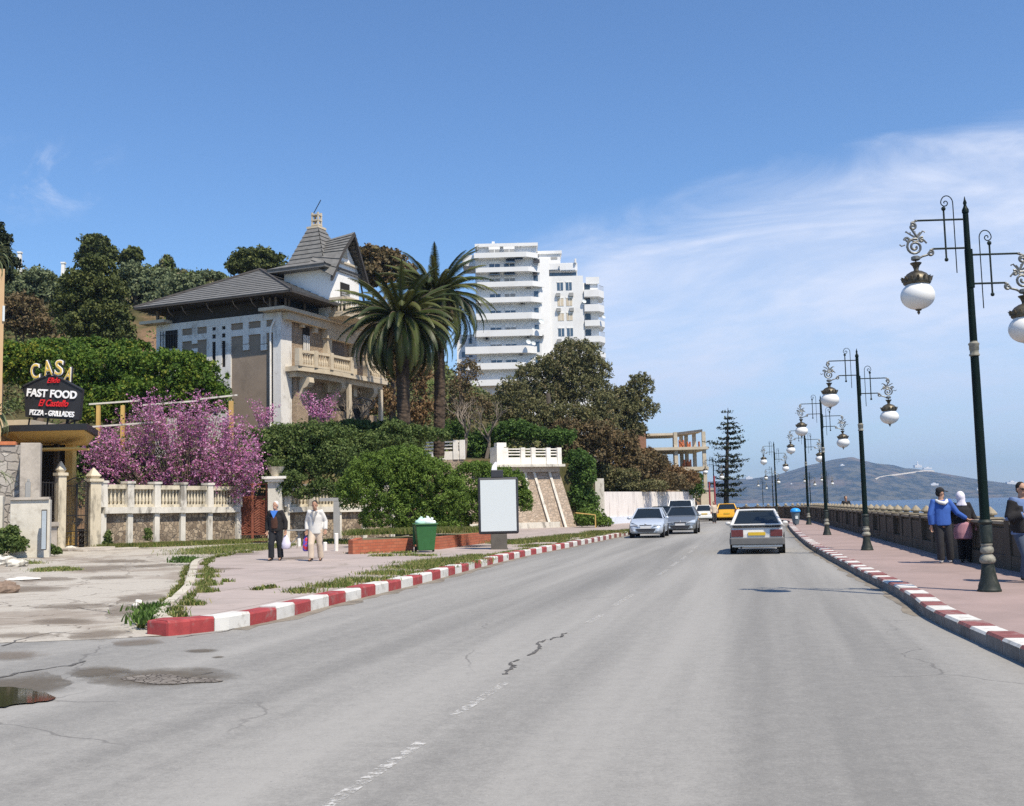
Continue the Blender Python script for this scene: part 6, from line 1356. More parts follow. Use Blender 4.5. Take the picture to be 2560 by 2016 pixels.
# ---------- brown gate, pier with planter ----------
def browngate():
    a, b = colhit(595, (-13.2, 51.45), (-11.3, 51.45)), colhit(668, (-13.2, 51.45), (-11.3, 51.45)); z = base_z(a.x)+.05; L = (b-a).length
    t_ = thing('brown_gate', (a.x, a.y, z), math.atan2(b.y-a.y, b.x-a.x), 'rusty brown double gate with fishbone slats behind the man in black', 'gate'); H = 2.75
    for k in (0, 1):
        x0 = k*L/2; x1 = x0+L/2; g_ = MB(); 
        for x in (x0+.03, x1-.03): g_.box(x-.03, x+.03, -.03, .03, 0, H)
        for zz in (.04, .35, H-.05): g_.box(x0+.06, x1-.06, -.028, .028, zz-.03, zz+.03)
        lf = g_.build('gate_leaf', M['rust'], t_)
        g_ = MB(); n = 22
        for i in range(n):
            zz = .42+(H-1.05)*i/n; s = 1 if k == 0 else -1; xm, xe = (x1-.08, x0+.1) if k == 0 else (x0+.08, x1-.1)
            g_.tube([(xm, 0, zz+.1), ((xm+xe)/2, 0, zz-.02), (xe, 0, zz+.06)], .028, 4)
        g_.build('slats', M['rust'], lf)
        g_ = MB()
        for i in range(5):
            cx = x0+(i+.5)*L/10
            g_.tube([(cx+.09*(1-q/12)*math.cos(q*.75), -.01, .2+.1*(1-q/12)*math.sin(q*.75)) for q in range(10)], .018, 4)
        g_.build('scrolls', M['iron'], lf); g_ = MB()
        for i in range(5): cx = x0+(i+.5)*L/10; g_.tube([(cx, 0, H-.6), (cx, 0, H-.07)], .015, 4)
        g_.build('spindles', M['iron'], lf)
    g_ = MB(); g_.box(0, L, .04, .06, .3, H-.6); g_.build('backing', M['rust'], t_)
    p = colhit(676, (-13.2, 51.45), (-11.3, 51.45)); z = base_z(p.x); t_ = thing('gate_pier', (p.x+.25, p.y, z), 0, 'square white gate pier with wide cap right of the brown gate', 'pillar'); zt = zAt(678, 1192, p.y)-z
    mb = MB(); mb.box(-.3, .35, -.3, .3, -.2, zt-.25); mb.build('shaft', M['whitewash'], t_)
    mb = MB(); mb.box(-.42, .47, -.42, .42, zt-.25, zt-.12); mb.box(-.55, .6, -.55, .55, zt-.119, zt); mb.build('cap', M['parapet_white'], t_)
    pl = thing('planter_pot', (p.x+.27, p.y, z+zt), 0, 'flared stone planter pot standing on the gate pier cap', 'pot'); mb = MB(); mb.lathe([(.2, 0), (.22, .04), (.42, .46), (.38, .46), (.2, .1)], n=14); mb.build('pot', M['cream'], pl, smooth=2)
    sp = thing('leafy_shrub', (p.x+.27, p.y, z+zt+.4), 0, 'green plant growing out of the planter pot on the gate pier', 'plant'); P, N, T = blobs([(0, 0, .2, .5, .5, .35)], 900, .4, 7); leafmesh('leaves', P, .09, T, M['lf_bush2'], N, .5, sp)
browngate()
# ---------- stone retaining walls and parapets ----------
def retaining():
    B0 = Vector((-4.6, 73.0, 0)); B1 = Vector((4.45, 76.6, 0)); zt = zAt(1380, 1178, 75.5); u = (B1-B0).normalized(); s = Vector((-u.y, u.x, 0)); bt = 1.3; zb = .1
    t_ = thing('retaining_wall', (B0.x, B0.y, 0), math.atan2(u.y, u.x), 'tall battered stone retaining wall with thin white pilasters behind the panel', 'wall'); L = (B1-B0).length
    mb = MB(); mb.add([(0, 0, zb-.3), (L, 0, zb-.3), (L-.75, bt, zt), (0, bt, zt), (0, bt+2, zt), (L-.75, bt+2, zt), (L, bt+2, zb-.3), (0, bt+2, zb-.3)], [(0, 1, 2, 3), (3, 2, 5, 4), (1, 6, 5, 2), (0, 3, 4, 7), (4, 5, 6, 7), (0, 7, 6, 1)]); mb.build('stone_face', M['stone_big'], t_)
    def lx(px, Y=75.8): return (KX(px, 1200)*Y-B0.x)/u.x
    for pxt, pxb_, zbot in ((1287, 1290, zt-1.2), (1329, 1331, zt-1.7), (1351, 1374, .1), (1390, 1412, .1)):
        xt = lx(pxt, 77); xb = lx(pxb_, 75.8); f = (zt-zbot)/(zt-zb); xb = xt+(xb-xt); yb = bt*(1-f)
        mb = MB(); mb.slab([(xt-.09, bt-.1, zt), (xt+.09, bt-.1, zt), (xb+.09, yb-.1, zbot), (xb-.09, yb-.1, zbot)], (0, .098, 0)); mb.build('pilaster', M['whitewash'], t_, fixn=True)
    mb = MB(); mb.box(lx(1200), L-.6, bt-.75, bt+2, zt+.35, zt+.52); mb.build('ledge', M['whitewash'], t_)
    mb = MB(); mb.box(lx(1262), L-.8, bt-.2, bt+1.8, zt-.001+.002, zt+.349); mb.build('recessed_course', M['concrete'], t_)  # plain concrete course set back under the ledge
    mb = MB(); mb.box(0, L-1.5, -.3, .4, -.2, .55); mb.build('plinth', M['whitewash'], t_)
    # parapet over it
    z0 = zt+.525; zp = zAt(1340, 1122, 77); x0, x1 = lx(1262, 77), lx(1418, 77)
    t2 = thing('white_parapet', (B0.x, B0.y, 0), math.atan2(u.y, u.x), 'white concrete parapet with horizontal bars on top of the stone retaining wall', 'parapet', 'white terrace parapets')
    def par(t2, x0, x1, z0, zp, posts, y=bt-.1, bigl=True):
        mb = MB(); mb.box(x0, x1, y, y+.18, z0, z0+(zp-z0)*.45)
        for f in (.58, .76, .93): mb.box(x0, x1, y+.04, y+.14, z0+(zp-z0)*f, z0+(zp-z0)*(f+.07))
        mb.build('bars', M['parapet_white'], t2); 
        for x in posts: mb = MB(); mb.box(x-.16, x+.16, y-.06, y+.24, z0+.002, zp+.06); mb.build('post', M['parapet_white'], t2)
    par(t2, x0, x1, z0, zp, [lx(v, 77) for v in (1282, 1324, 1350, 1388, 1416)]); mb = MB(); mb.box(x0-.1, lx(1276, 77), bt-.2, bt+1.2, z0+.003, zp+.12); mb.box(x0, x0+.7, bt, bt+.6, zp+.121, zp+.42); mb.build('corner_block', M['parapet_white'], t2)
    Yp = 70; c = A(1110, 1150, Yp); t3 = thing('white_parapet', (c.x, Yp, 0), R(-8), 'short white parapet with bars above the round bush, left of the stone wall', 'parapet', 'white terrace parapets'); l = lambda px: KX(px, 1130)*Yp-c.x; zz0, zz1 = zAt(1110, 1150, Yp), zAt(1110, 1104, Yp)
    par(t3, l(1058), l(1158), zz0, zz1, [l(1140), l(1156), l(1100)], y=0); mb = MB(); mb.box(l(1058), l(1158), .0, .3, 2, zz0-.002); mb.build('base_wall', M['stone_big'], t3)
retaining()
# ---------- white street wall beyond ----------
def streetwall():
    P = [(6.6, 80.5), (9.0, 91.0), (13.2, 104), (14.5, 109), (9, 116)]; zt = zAt(1600, 1228, 95)
    P = [(x, y) for x, y in ((7.0, 84.0), (14.6, 104.0), (17.2, 110.0))]
    t_ = thing('street_wall', (0, 0, 0), 0, 'long whitewashed street wall streaked with grey, beyond the bend', 'wall'); mb = MB()
    Q = [colhit(px, (6.6, 82.0), (17.0, 106.0)) for px in (1506, 1560, 1620, 1680, 1735)]
    for nm, za, zb_, th, mt in (('wall', .55, 0, .35, M['streak']), ('plinth', -.1, .55, .5, M['plinth_blue'])):
        mb = MB()
        for a, b in zip(Q, Q[1:]):
            u = (b-a).normalized(); s = Vector((-u.y, u.x, 0))*th/2
            h = [(zAt(1280+F*p.x/p.y, 1230, p.y)) for p in (a, b)] if nm == 'wall' else [.55+.15, .55+.15]
            z0 = .702 if nm == 'wall' else -.1; q = [a-s, b-s, b+s, a+s]
            mb.add([(p.x, p.y, z0) for p in q]+[(q[0].x, q[0].y, h[0]), (q[1].x, q[1].y, h[1]), (q[2].x, q[2].y, h[1]), (q[3].x, q[3].y, h[0])], [(3, 2, 1, 0), (4, 5, 6, 7), (0, 1, 5, 4), (1, 2, 6, 5), (2, 3, 7, 6), (3, 0, 4, 7)])
        mb.build(nm, mt, t_)
    c = colhit(1500, (6.6, 82.0), (17.0, 106.0)); t_ = thing('wall_pillar', (c.x, c.y-.3, 0), 0, 'tall whitewashed pillar at the left end of the street wall', 'pillar'); mb = MB(); w = 11*c.y/F; z = zAt(1500, 1197, c.y); mb.frus((0, 0, -.1), (w*1.35, .4), (w*1.3, .38), .95); mb.box(-w, w, -.3, .3, .86, z); mb.build('shaft', M['whitewash'], t_); 
    c = A(1772, 1280, 112); t_ = thing('yellow_wall', (c.x, 112, 0), 0, 'pale yellow wall end behind the two thin red posts', 'wall'); k = 112/F; mb = MB(); mb.box(-18*k, 16*k, 0, .5, 0, zAt(1770, 1226, 112)); mb.build('wall', M['villa_cream'], t_); mb = MB(); mb.box(-18*k, 16*k, -.1, .6, zAt(1770, 1226, 112)+.002, zAt(1770, 1220, 112)); mb.build('coping', M['concrete'], t_)
    for px, pt, lb in ((1776, 1205, 'thin dark red post at the yellow wall, left of the pair'), (1789, 1190, 'taller dark red post at the right end of the yellow wall')):
        c = A(px, 1285, 108); mb = MB(); mb.tube([(0, 0, 0), (0, 0, zAt(px, pt, 108))], .09, 6); tag(mb.build('red_post', pm('red_post_paint', (.3, .05, .06), .6), loc=(c.x, 108, 0)), lb, 'post', 'red posts by the yellow wall')
M['streak'] = pm('streaked_whitewash', (.72, .67, .62), .85, .06, 1.4, stain=(.34, .3, .28), samt=.75, sscale=1.3, stretch=(1.5, 1.5, .25))
M['plinth_blue'] = pm('blue_white_plinth', (.62, .66, .72), .85, .06, 1.4, stain=(.4, .42, .45), samt=.5, sscale=1.3)
streetwall()
# ---------- sea balustrade ----------
def seabal():
    S0 = [p for p in BL]; t_ = thing('sea_balustrade', (0, 0, 0), 0, 'long weathered stone balustrade with pyramid capped piers along the sea walk', 'balustrade')
    D = [0]
    for j in range(1, len(S0)): D.append(D[-1]+(S0[j]-S0[j-1]).length)
    def at(s):
        for j in range(1, len(S0)):
            if D[j] >= s: return S0[j-1].lerp(S0[j], (s-D[j-1])/(D[j]-D[j-1]))
        return S0[-1]
    st = 1.9; n = int(D[-1]/st); z = .15
    for i in range(4, n):
        a, b = at(i*st), at((i+1)*st); u = (b-a).normalized(); s = Vector((-u.y, u.x, 0)); ang = math.atan2(u.y, u.x)
        if a.y < 12: continue
        mb = MB(Matrix.Translation((a.x, a.y, z)) @ Matrix.Rotation(ang, 4, 'Z')); mb.box(-.17, .17, -.2, .2, 0, 1.02)
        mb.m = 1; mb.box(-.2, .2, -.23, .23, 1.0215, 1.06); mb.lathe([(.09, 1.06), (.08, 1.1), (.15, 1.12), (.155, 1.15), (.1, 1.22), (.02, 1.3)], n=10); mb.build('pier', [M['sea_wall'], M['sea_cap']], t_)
        M2 = Matrix.Translation((a.x, a.y, z)) @ Matrix.Rotation(ang, 4, 'Z'); L = (b-a).length
        mb = MB(M2); mb.box(.171, L-.171, -.19, .19, 0, .3); mb.box(.171, L-.171, -.12, .12, .86, .94)
        nb = 7 if a.y < 60 else 5
        for q in range(nb):
            x = .17+(L-.34)*(q+.5)/nb; mb.lathe([(.07, .3), (.09, .36), (.1, .5), (.055, .66), (.055, .8), (.08, .86)], (x, 0, 0), 6)
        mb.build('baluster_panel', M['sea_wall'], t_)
        mb = MB(M2); mb.box(-.17, L-.0, -.2, .2, .942, 1.019) if False else mb.box(.171, L-.171, -.2, .2, .941, 1.0); mb.build('handrail', M['sea_cap'], t_)
        if q: mb = MB(M2); mb.box(.171, L-.171, .13, .16, .3, .86); mb.build('back_slab', M['sea_wall'], t_) if i % 3 else None
seabal()
# ---------- street lamps ----------
M['arm_dark'] = pm('arm_dark', (.02, .03, .028), .7, .2, 6, spec=.15)
def make_lamp():
    t_ = thing('street_lamp', (0, 0, 0), 0, 'x', 'street lamp', 'green double globe street lamps on the sea walk')
    mb = MB(); mb.lathe([(.185, 0), (.185, .03), (.172, .045), (.165, .1), (.135, .18), (.115, .29), (.1, .41), (.096, .45)], n=20); mb.build('foot', M['pole_foot'], t_, smooth=2)
    mb = MB(); mb.lathe([(.096, .452), (.12, .475), (.128, .51), (.115, .55), (.085, .59), (.07, .6), (.07, .61), (.095, .625), (.105, .66), (.1, .7), (.08, .725), (.08, .735), (.092, .75), (.092, .765), (.075, .775)], n=20); mb.build('trim_rings', M['pole_trim'], t_, smooth=2)
    mb = MB(); mb.lathe([(.075, .776), (.095, .79), (.098, 1.05), (.09, 1.08), (.108, 1.1), (.112, 1.12), (.095, 1.145), (.08, 1.16)], n=20); mb.build('lower_sleeve', M['pole_foot'], t_, smooth=2)
    mb = MB(); mb.lathe([(.078, 1.162), (.066, 3.85)], n=18); mb.lathe([(.06, 4.1), (.045, 6.28)], n=18); mb.lathe([(.056, 6.28), (.056, 6.33), (.035, 6.37), (.022, 6.41), (.032, 6.45), (.015, 6.5), (.004, 6.56)], n=12); mb.lathe([(.065, 5.0), (.065, 5.65)], (.01, 0, 0), 14); mb.build('pole', M['green_pole'], t_, smooth=2)
    mb = MB(); mb.lathe([(.068, 3.851), (.084, 3.86), (.084, 3.88), (.07, 3.9), (.07, 3.95), (.078, 3.96), (.078, 4.03), (.088, 4.045), (.088, 4.065), (.066, 4.08), (.061, 4.099)], n=18); mb.build('collar', M['pole_trim'], t_, smooth=2)
    def spiral(cx, cz, r, turns, a0, sg=1, n=26, r1=.15): return [(cx+r*(1-(1-r1)*i/n)*math.cos(a0+sg*turns*6.283*i/n), 0, cz+r*(1-(1-r1)*i/n)*math.sin(a0+sg*turns*6.283*i/n)) for i in range(n+1)]
    for sg, z1, z2 in ((-1, 6.17, 5.68), (1, 5.56, 5.07)):
        L = .87; ar = MB(); ar.tube([(sg*.04, 0, z1), (sg*(L-.02), 0, z1)], .017, 8); ar.tube([(sg*.04, 0, z2), (sg*(L-.3), 0, z2)], .017, 8)
        x = sg*.36; ar.tube([(x, 0, z1+.17), (x, 0, z2-.17)], .016, 8); ar.ell((x, 0, z1+.19), .038, 8, 6); ar.ell((x, 0, z2-.19), .034, 8, 6)
        am = ar.build('arm', M['arm_dark'], t_, smooth=2)
        c = MB(); x = sg*.2; c.tube([(x, 0, z2-.42), (x, 0, z1+.28)]+[(x+sg*(.1-.1*math.cos(a)), 0, z1+.28+.13*math.sin(a)) for a in [k*.2 for k in range(1, 16)]]+[(x+sg*p[0], 0, p[2]) for p in spiral(.13, z1+.29, .068, 1.1, 0, -1)], .009, 6); c.build('crook', M['green_pole'], am)
        # cast scroll bracket holding the lantern
        s = MB(); X = lambda v: sg*(L-v)
        zz = z1-z2
        s.tube([(X(.06), 0, z1), (X(-.03), 0, z1-.03), (X(-.05), 0, z1-.12), (X(.02), 0, z1-.24), (X(.06), 0, z1-.30)], .02, 6)
        s.tube([(sg*(L-abs(0))+sg*0+p[0]*sg*0+(X(-.0)-X(0)), 0, 0) for p in [(0,)]]*2, .001, 3) if False else None
        for (cx, cz, r, tu, a0, d) in ((-.02, z1-.1, .065, 1.3, 1.2, 1), (.0, z2+.04, .145, 1.9, 1.9, -1), (.25, z2-.07, .055, 1.2, 1.5, 1), (-.12, z2+.16, .05, 1.0, 0, 1), (.12, z2+.16, .05, 1.1, 2.0, -1)):
            s.tube([(sg*(L-cx)+(p[0])*sg, 0, p[2]) for p in spiral(0, cz, r, tu, a0, d)], .021, 6)
        s.tube([(X(.3), 0, z2), (X(.26), 0, z2-.02), (X(.2), 0, z2-.1), (X(.12), 0, z2-.12), (X(.03), 0, z2-.17)], .02, 6)
        s.tube([(X(-.16), 0, z2+.08), (X(-.22), 0, z2+.06), (X(-.25), 0, z2+.09)], .012, 5)
        for k in range(5): s.tube([(X(.06-.05*k*.3), 0, z1-.28), (X(.14-.07*k), .0, z1-.18-.05*(k % 2)), (X(.18-.08*k), 0, z1-.2)], .014, 5)
        s.tube([(X(-.1), 0, z1-.3), (X(0), 0, z1-.36), (X(.14), 0, z1-.32), (X(.2), 0, z2+.1)], .016, 6)
        s.lathe([(.05, z2-.19), (.075, z2-.175), (.075, z2-.13), (.05, z2-.115)], (X(0), 0, 0), 10); s.build('scroll_bracket', M['scroll'], am)
        # lantern
        zt = z2-.18; cx = X(0); SC = Matrix.Translation((0, 0, zt)) @ Matrix.Diagonal((.95, .95, .8, 1)) @ Matrix.Translation((0, 0, -zt)); SC[0][3] = cx*.05; la = MB(SC); la.lathe([(.014, zt), (.014, zt-.1), (.04, zt-.11), (.09, zt-.06), (.1, zt-.07), (.06, zt-.13), (.04, zt-.2), (.045, zt-.23), (.1, zt-.25), (.17, zt-.30), (.215, zt-.37), (.225, zt-.41), (.235, zt-.44), (.235, zt-.49), (.225, zt-.51), (.2, zt-.53)], (cx, 0, 0), 24)
        for k in range(14): a = k*6.283/14; la.tube([(cx+.225*math.cos(a), .225*math.sin(a), zt-.45), (cx+.25*math.cos(a), .25*math.sin(a), zt-.38), (cx+.275*math.cos(a), .275*math.sin(a), zt-.37)], [.03, .02, .006], 4)
        lo = la.build('lantern_cap', M['lamp_cap'], am, smooth=2)
        gl = MB(Matrix.Translation((0, 0, zt)) @ Matrix.Diagonal((.95, .95, .87, 1)) @ Matrix.Translation((0, 0, -zt))); gl.M[0][3] = cx*.05; zc = zt-.70; R_ = .29; prof = [(.2, zt-.49)]+[(R_*math.cos(a), zc+R_*.92*math.sin(a)) for a in [R(48)-R(138)*i/16 for i in range(17)]]; gl.lathe([(max(.002, r), z) for r, z in prof], (cx, 0, 0), 28); gl.build('globe', M['globe'], am, smooth=True)
        ti = MB(gl.M); zb = zc-R_*.92; ti.lathe([(.06, zb+.012), (.05, zb-.015), (.02, zb-.03), (.028, zb-.06), (.004, zb-.1)], (cx, 0, 0), 10); ti.build('finial', M['lamp_cap'], am)
    return t_
lamp0 = make_lamp()
LP = [((2474, 1479), None), ((2168, 1376), None), ((2068, 1338), None), ((2022, 1312), None)]
LL = ['nearest tall green lamp with two white globes, at the right edge of the photo', 'second lamp along the sea walk, right of the white hatchback', 'third lamp along the sea walk, between the second lamp and the blue bin', 'fourth lamp on the sea walk, right beside the blue lidded bin', 'fifth lamp, left of the blue lidded bin, rising above the balustrade end', 'sixth lamp, thin and far, just left of the fifth against the far hills', 'farthest small lamp, cut into the hill silhouette left of the sixth', 'far lamp in front of the lone conifer, left of it', 'far small lamp whose globes show left of the fourth lamp pole', 'far small lamp whose globes show beside the third lamp pole']
spots = []
for (px, py), _ in LP: g_ = G(px, py, .15); spots.append((g_.x, g_.y, .15))
def farspot(px, pytop, H=6.55):
    d = ray(px, pytop); t_ = (H-CAMH)/d.z; p = d*t_; return (p.x, p.y, 0)
for px, pt in ((1934, 1104), (1929, 1167), (1905, 1195), (1782, 1142), (2023, 1180), (2066, 1176)): spots.append(farspot(px, pt))
for i, (x_, y_, z_) in enumerate(spots):
    o = lamp0 if i == 0 else copy_tree(lamp0); o.location = (x_, y_, z_); o.rotation_euler = (0, 0, R([-2, -4, -8, -10, -10, -5, 0, 0, 0, 0][i])); o['label'] = LL[i]; o.scale = (1, 1, [1, .93, .93, .95][i] if i < 4 else 1)
# ---------- people ----------
def remesh(o, vox, smooth=True, parent=None, mat=None, it=2):
    m = o.modifiers.new('r', 'REMESH'); m.mode = 'VOXEL'; m.voxel_size = vox
    s = o.modifiers.new('s', 'SMOOTH'); s.iterations = it; s.factor = .5
    dg = bpy.context.evaluated_depsgraph_get(); dg.update(); me = bpy.data.meshes.new_from_object(o.evaluated_get(dg)); me.name = o.name
    old = o.data; o.modifiers.clear(); o.data = me
    me.materials.clear(); me.materials.append(mat)
    me.polygons.foreach_set('use_smooth', [True]*len(me.polygons)); return o
def skinmat(name, c): return pm(name, c, .6, .06, 8, bump=.02)
M['skin'] = skinmat('skin', (.42, .24, .16)); M['skin2'] = skinmat('skin_tan', (.36, .2, .13))
def V3(*a): return Vector(a)
def person(loc, rz, label, H, pose, cloth, shoulders=.21, girth=1.0, skin='skin', group=None):
    """pose: joint dict (metres, local, facing -y, x to its left side on photo = -x). All joints given."""
    t_ = thing('person', loc, rz, label, 'person', group); P = {k: V3(*v) for k, v in pose.items()}
    b = MB(); g = girth
    hip, chest, neck, head = P['hip'], P['chest'], P['neck'], P['head']
    tv = [hip+V3(0, 0, -.1), hip, hip.lerp(chest, .5), chest, chest.lerp(neck, .7), neck+V3(0, 0, .0), head+V3(0, 0, -.06)]
    b.tube([tuple(p) for p in tv], [(.15*g, .1*g), (.16*g, .12*g), (.14*g, .11*g), (.17*g, .115*g), (.12*g, .08*g), (.058, .06), (.055, .06)], 14)
    # head: skull, jaw, nose, ears, lips
    f = P.get('face', V3(0, -1, 0)).normalized(); sd = V3(f.y*-1, f.x, 0).normalized(); up = V3(0, 0, 1)
    b.ell(head+up*.035-f*.005, (.077, .092, .105), 14, 10); b.ell(head+f*.022-up*.055, (.058, .065, .065), 12, 8)
    b.ell(head+f*.095-up*.005, (.014, .02, .026), 8, 6); b.ell(head+f*.078-up*.052, (.026, .016, .012), 8, 6)
    for s in (-1, 1): b.ell(head+sd*s*.078-up*.0, (.012, .02, .032), 8, 6)
    for s in 'lr':
        a, e, w = P['sh'+s], P['el'+s], P['wr'+s]; b.tube([chest.lerp(neck, .5), a, a.lerp(e, .5), e, e.lerp(w, .5), w], [.06, .056, .048, .042, .038, .028], 10)
        h = P['hand'+s]; d = (h-w).normalized(); q = d.cross(V3(0, 1, 0) if abs(d.y) < .8 else V3(1, 0, 0)).normalized(); n = d.cross(q)
        b.tube([w, w+d*.04, w+d*.09], [(.028, .026), (.042, .022), (.04, .018)], 8)
        for k in range(4):
            o_ = q*(.03-.02*k)*(-1); l = (.07, .08, .075, .058)[k]; p0 = w+d*.08+o_; p1 = p0+d*l*.5+n*.01; p2 = p1+d*l*.25+n*.028; p3 = p2+d*l*.05+n*.03; b.tube([p0, p1, p2, p3], [.0105, .0105, .01, .008], 6)
        th = w+d*.03+q*.035*(-1); b.tube([th, th+d*.035-q*.02+n*.012, th+d*.06-q*.018+n*.03], [.014, .012, .009], 6)
        hj, kn, an, to = P['hj'+s], P['kn'+s], P['an'+s], P['to'+s]; b.tube([hip.lerp(hj, .5), hj, hj.lerp(kn, .5), kn, kn.lerp(an, .35), an], [.1, .088, .072, .055, .055, .04], 10)
        b.tube([an+(an-to).normalized()*.04-up*.02, an-up*.03, to], [.035, .04, .03], 8)
    remesh(b.build('body', M[skin]), .012, mat=M[skin]).parent = t_
    # eyes
    m = MB()
    for s in (-1, 1): m.ell(head+f*.078+sd*s*.03+up*.014, (.012, .008, .007), 8, 6)
    m.build('eyes', M['dark'], t_)
    for s in 'lr':   # shoes
        an, to = P['an'+s], P['to'+s]; m = MB(); bk = (an-to); bk.z = 0; bk = bk.normalized(); fl = V3(0, 0, 1)
        m.tube([an+bk*.06-fl*.03, an+bk*.02-fl*.03, an.lerp(to, .6)-fl*.02, to], [(.035, .04), (.045, .045), (.045, .035), (.04, .025)], 10); remesh(m.build('shoe', M[cloth['shoe']]), .014, mat=M[cloth['shoe']], it=1).parent = t_
    m = MB(); m.tube([hip+V3(0, 0, .1), hip, hip-V3(0, 0, .06)], [(.17*g, .13*g), (.18*g, .14*g), (.17*g, .14*g)], 14)
    lw = cloth.get('legw', 1.0)
    for s in 'lr': hj, kn, an = P['hj'+s], P['kn'+s], P['an'+s]; m.tube([hip.lerp(hj, .6), hj, hj.lerp(kn, .5), kn, kn.lerp(an, .5), an.lerp(P['to'+s], .08)+V3(0, 0, .0)], [.115*lw, .108*lw, .092*lw, .078*lw, .076*lw, .078*lw], 12)
    remesh(m.build('trousers', M[cloth['leg']]), .018, mat=M[cloth['leg']]).parent = t_
    m = MB(); jl = cloth.get('jlen', .1); jw = cloth.get('jw', 1.0)*g; hem = hip-V3(0, 0, jl)
    m.tube([hem, hem.lerp(chest, .3), hip.lerp(chest, .55), chest, chest.lerp(neck, .55), chest.lerp(neck, .92)], [(.19*jw, .15*jw), (.19*jw, .145*jw), (.185*jw, .14*jw), (.2*jw, .14*jw), (.16*jw, .11*jw), (.085, .08)], 16)
    for s in 'lr': a, e, w = P['sh'+s], P['el'+s], P['wr'+s]; m.tube([chest.lerp(neck, .5), a+V3(0, 0, .005), a.lerp(e, .5), e, e.lerp(w, .5), e.lerp(w, .93)], [.08, .083*jw, .07*jw, .064*jw, .06*jw, .055*jw], 12)
    remesh(m.build('jacket', M[cloth['top']]), .018, mat=M[cloth['top']]).parent = t_
    hr = cloth.get('hair')
    if hr:
        m = MB(); m.ell(head+up*.055-f*.02, (.085, .092, .095), 14, 10); m.ell(head+up*.01-f*.045, (.08, .06, .085), 12, 8); remesh(m.build('hair', M[hr]), .013, mat=M[hr], it=1).parent = t_
    return t_, P, f, sd
M['cl_black'] = pm('black_cloth', (.014, .013, .014), .9, .2, 5); M['cl_navy'] = pm('dark_trousers', (.015, .016, .02), .9, .2, 5); M['cl_brown'] = pm('brown_sweater', (.065, .028, .018), .95, .2, 12)
M['cl_blue'] = pm('bright_blue_cloth', (.06, .2, .62), .8, .1, 9); M['cl_white'] = pm('white_jacket', (.6, .585, .55), .85, .06, 8, bump=.2, bscale=12); M['cl_beige'] = pm('beige_trousers', (.55, .45, .35), .85, .1, 8, bump=.2, bscale=12)
M['cl_royal'] = pm('blue_hoodie', (.035, .1, .36), .85, .12, 9, bump=.2, bscale=12); M['cl_char'] = pm('charcoal_jeans', (.03, .03, .034), .9, .2, 7); M['cl_pink'] = pm('pink_skirt', (.4, .2, .24), .85, .1, 9); M['cl_scarf'] = pm('pale_scarf', (.72, .68, .74), .8, .08, 6)
M['cl_jean'] = pm('blue_jeans', (.06, .08, .12), .9, .2, 7); M['cl_slate'] = pm('slate_blue_top', (.11, .17, .32), .85, .12, 7); M['shoe_w'] = flat('white_shoe', (.6, .6, .58), .6); M['shoe_b'] = flat('black_shoe', (.02, .02, .02), .4); M['hair_w'] = pm('white_hair', (.62, .6, .56), .9, .1, 20); M['hair_b'] = pm('black_hair', (.012, .01, .009), .8, .2, 20)
M['stubble'] = pm('grey_lapel', (.25, .25, .26), .9)
def stand(sw=0, lean=0, H=1.72, arms=None, step=.1, facey=-1):
    k = H/1.72; p = dict(hip=(0, 0, .92*k), chest=(0, lean*.5, 1.28*k), neck=(0, lean*.9, 1.46*k), head=(0, lean-.01, 1.60*k),
        hjl=(-.09, 0, .88*k), hjr=(.09, 0, .88*k), knl=(-.1, -.05-step, .48*k), knr=(.1, .0+step*.3, .48*k), anl=(-.1, -.02-step, .09), anr=(.1, .05+step, .09), tol=(-.12, -.2-step, .035), tor=(.12, -.12+step, .035),
        shl=(-.175*k, lean*.75, 1.40*k), shr=(.175*k, lean*.75, 1.40*k), ell=(-.235, .02, 1.13*k), elr=(.235, .02, 1.13*k), wrl=(-.25, -.06, .88*k), wrr=(.25, -.06, .88*k), handl=(-.25, -.08, .78*k), handr=(.25, -.08, .78*k))
    if arms: p.update(arms)
    return p
def spot(px, py, dz=PZ): g_ = G(px, py, dz); return (g_.x, g_.y, g_.z)
# old man in black with carrier bag
p0 = spot(690, 1402); PO = stand(step=.07, H=1.68, lean=-.03, arms=dict(elr=(.28, .03, 1.1), wrr=(.29, 0, .86), handr=(.29, 0, .76), ell=(-.27, .05, 1.1), wrl=(-.26, .0, .85), handl=(-.25, -.02, .76), face=(-.25, -1, 0)))
tp_, P_, f_, s_ = person(p0, R(-8), 'white haired man in black jacket and brown sweater carrying a white plastic bag', 1.68, PO, dict(legw=1.15, shoe='shoe_b', leg='cl_navy', top='cl_black', jlen=.06, jw=.98, hair='hair_w'), girth=1.12)
mb = MB(); mb.tube([(0, -.1, .92), (0, -.115, 1.1), (0, -.125, 1.26)], [(.115, .085), (.115, .08), (.09, .07)], 14); remesh(mb.build('sweater', M['cl_brown']), .016, mat=M['cl_brown']).parent = tp_
mb = MB(); mb.slab([(-.1, -.185, 1.395), (.1, -.185, 1.395), (.0, -.2, 1.2)], (0, .05, 0)); mb.slab([(-.1, -.17, 1.43), (.1, -.17, 1.43), (.1, -.185, 1.4), (-.1, -.185, 1.4)], (0, .08, 0)); mb.build('shirt_collar', M['cl_blue'], tp_, fixn=True, bevel=.008)
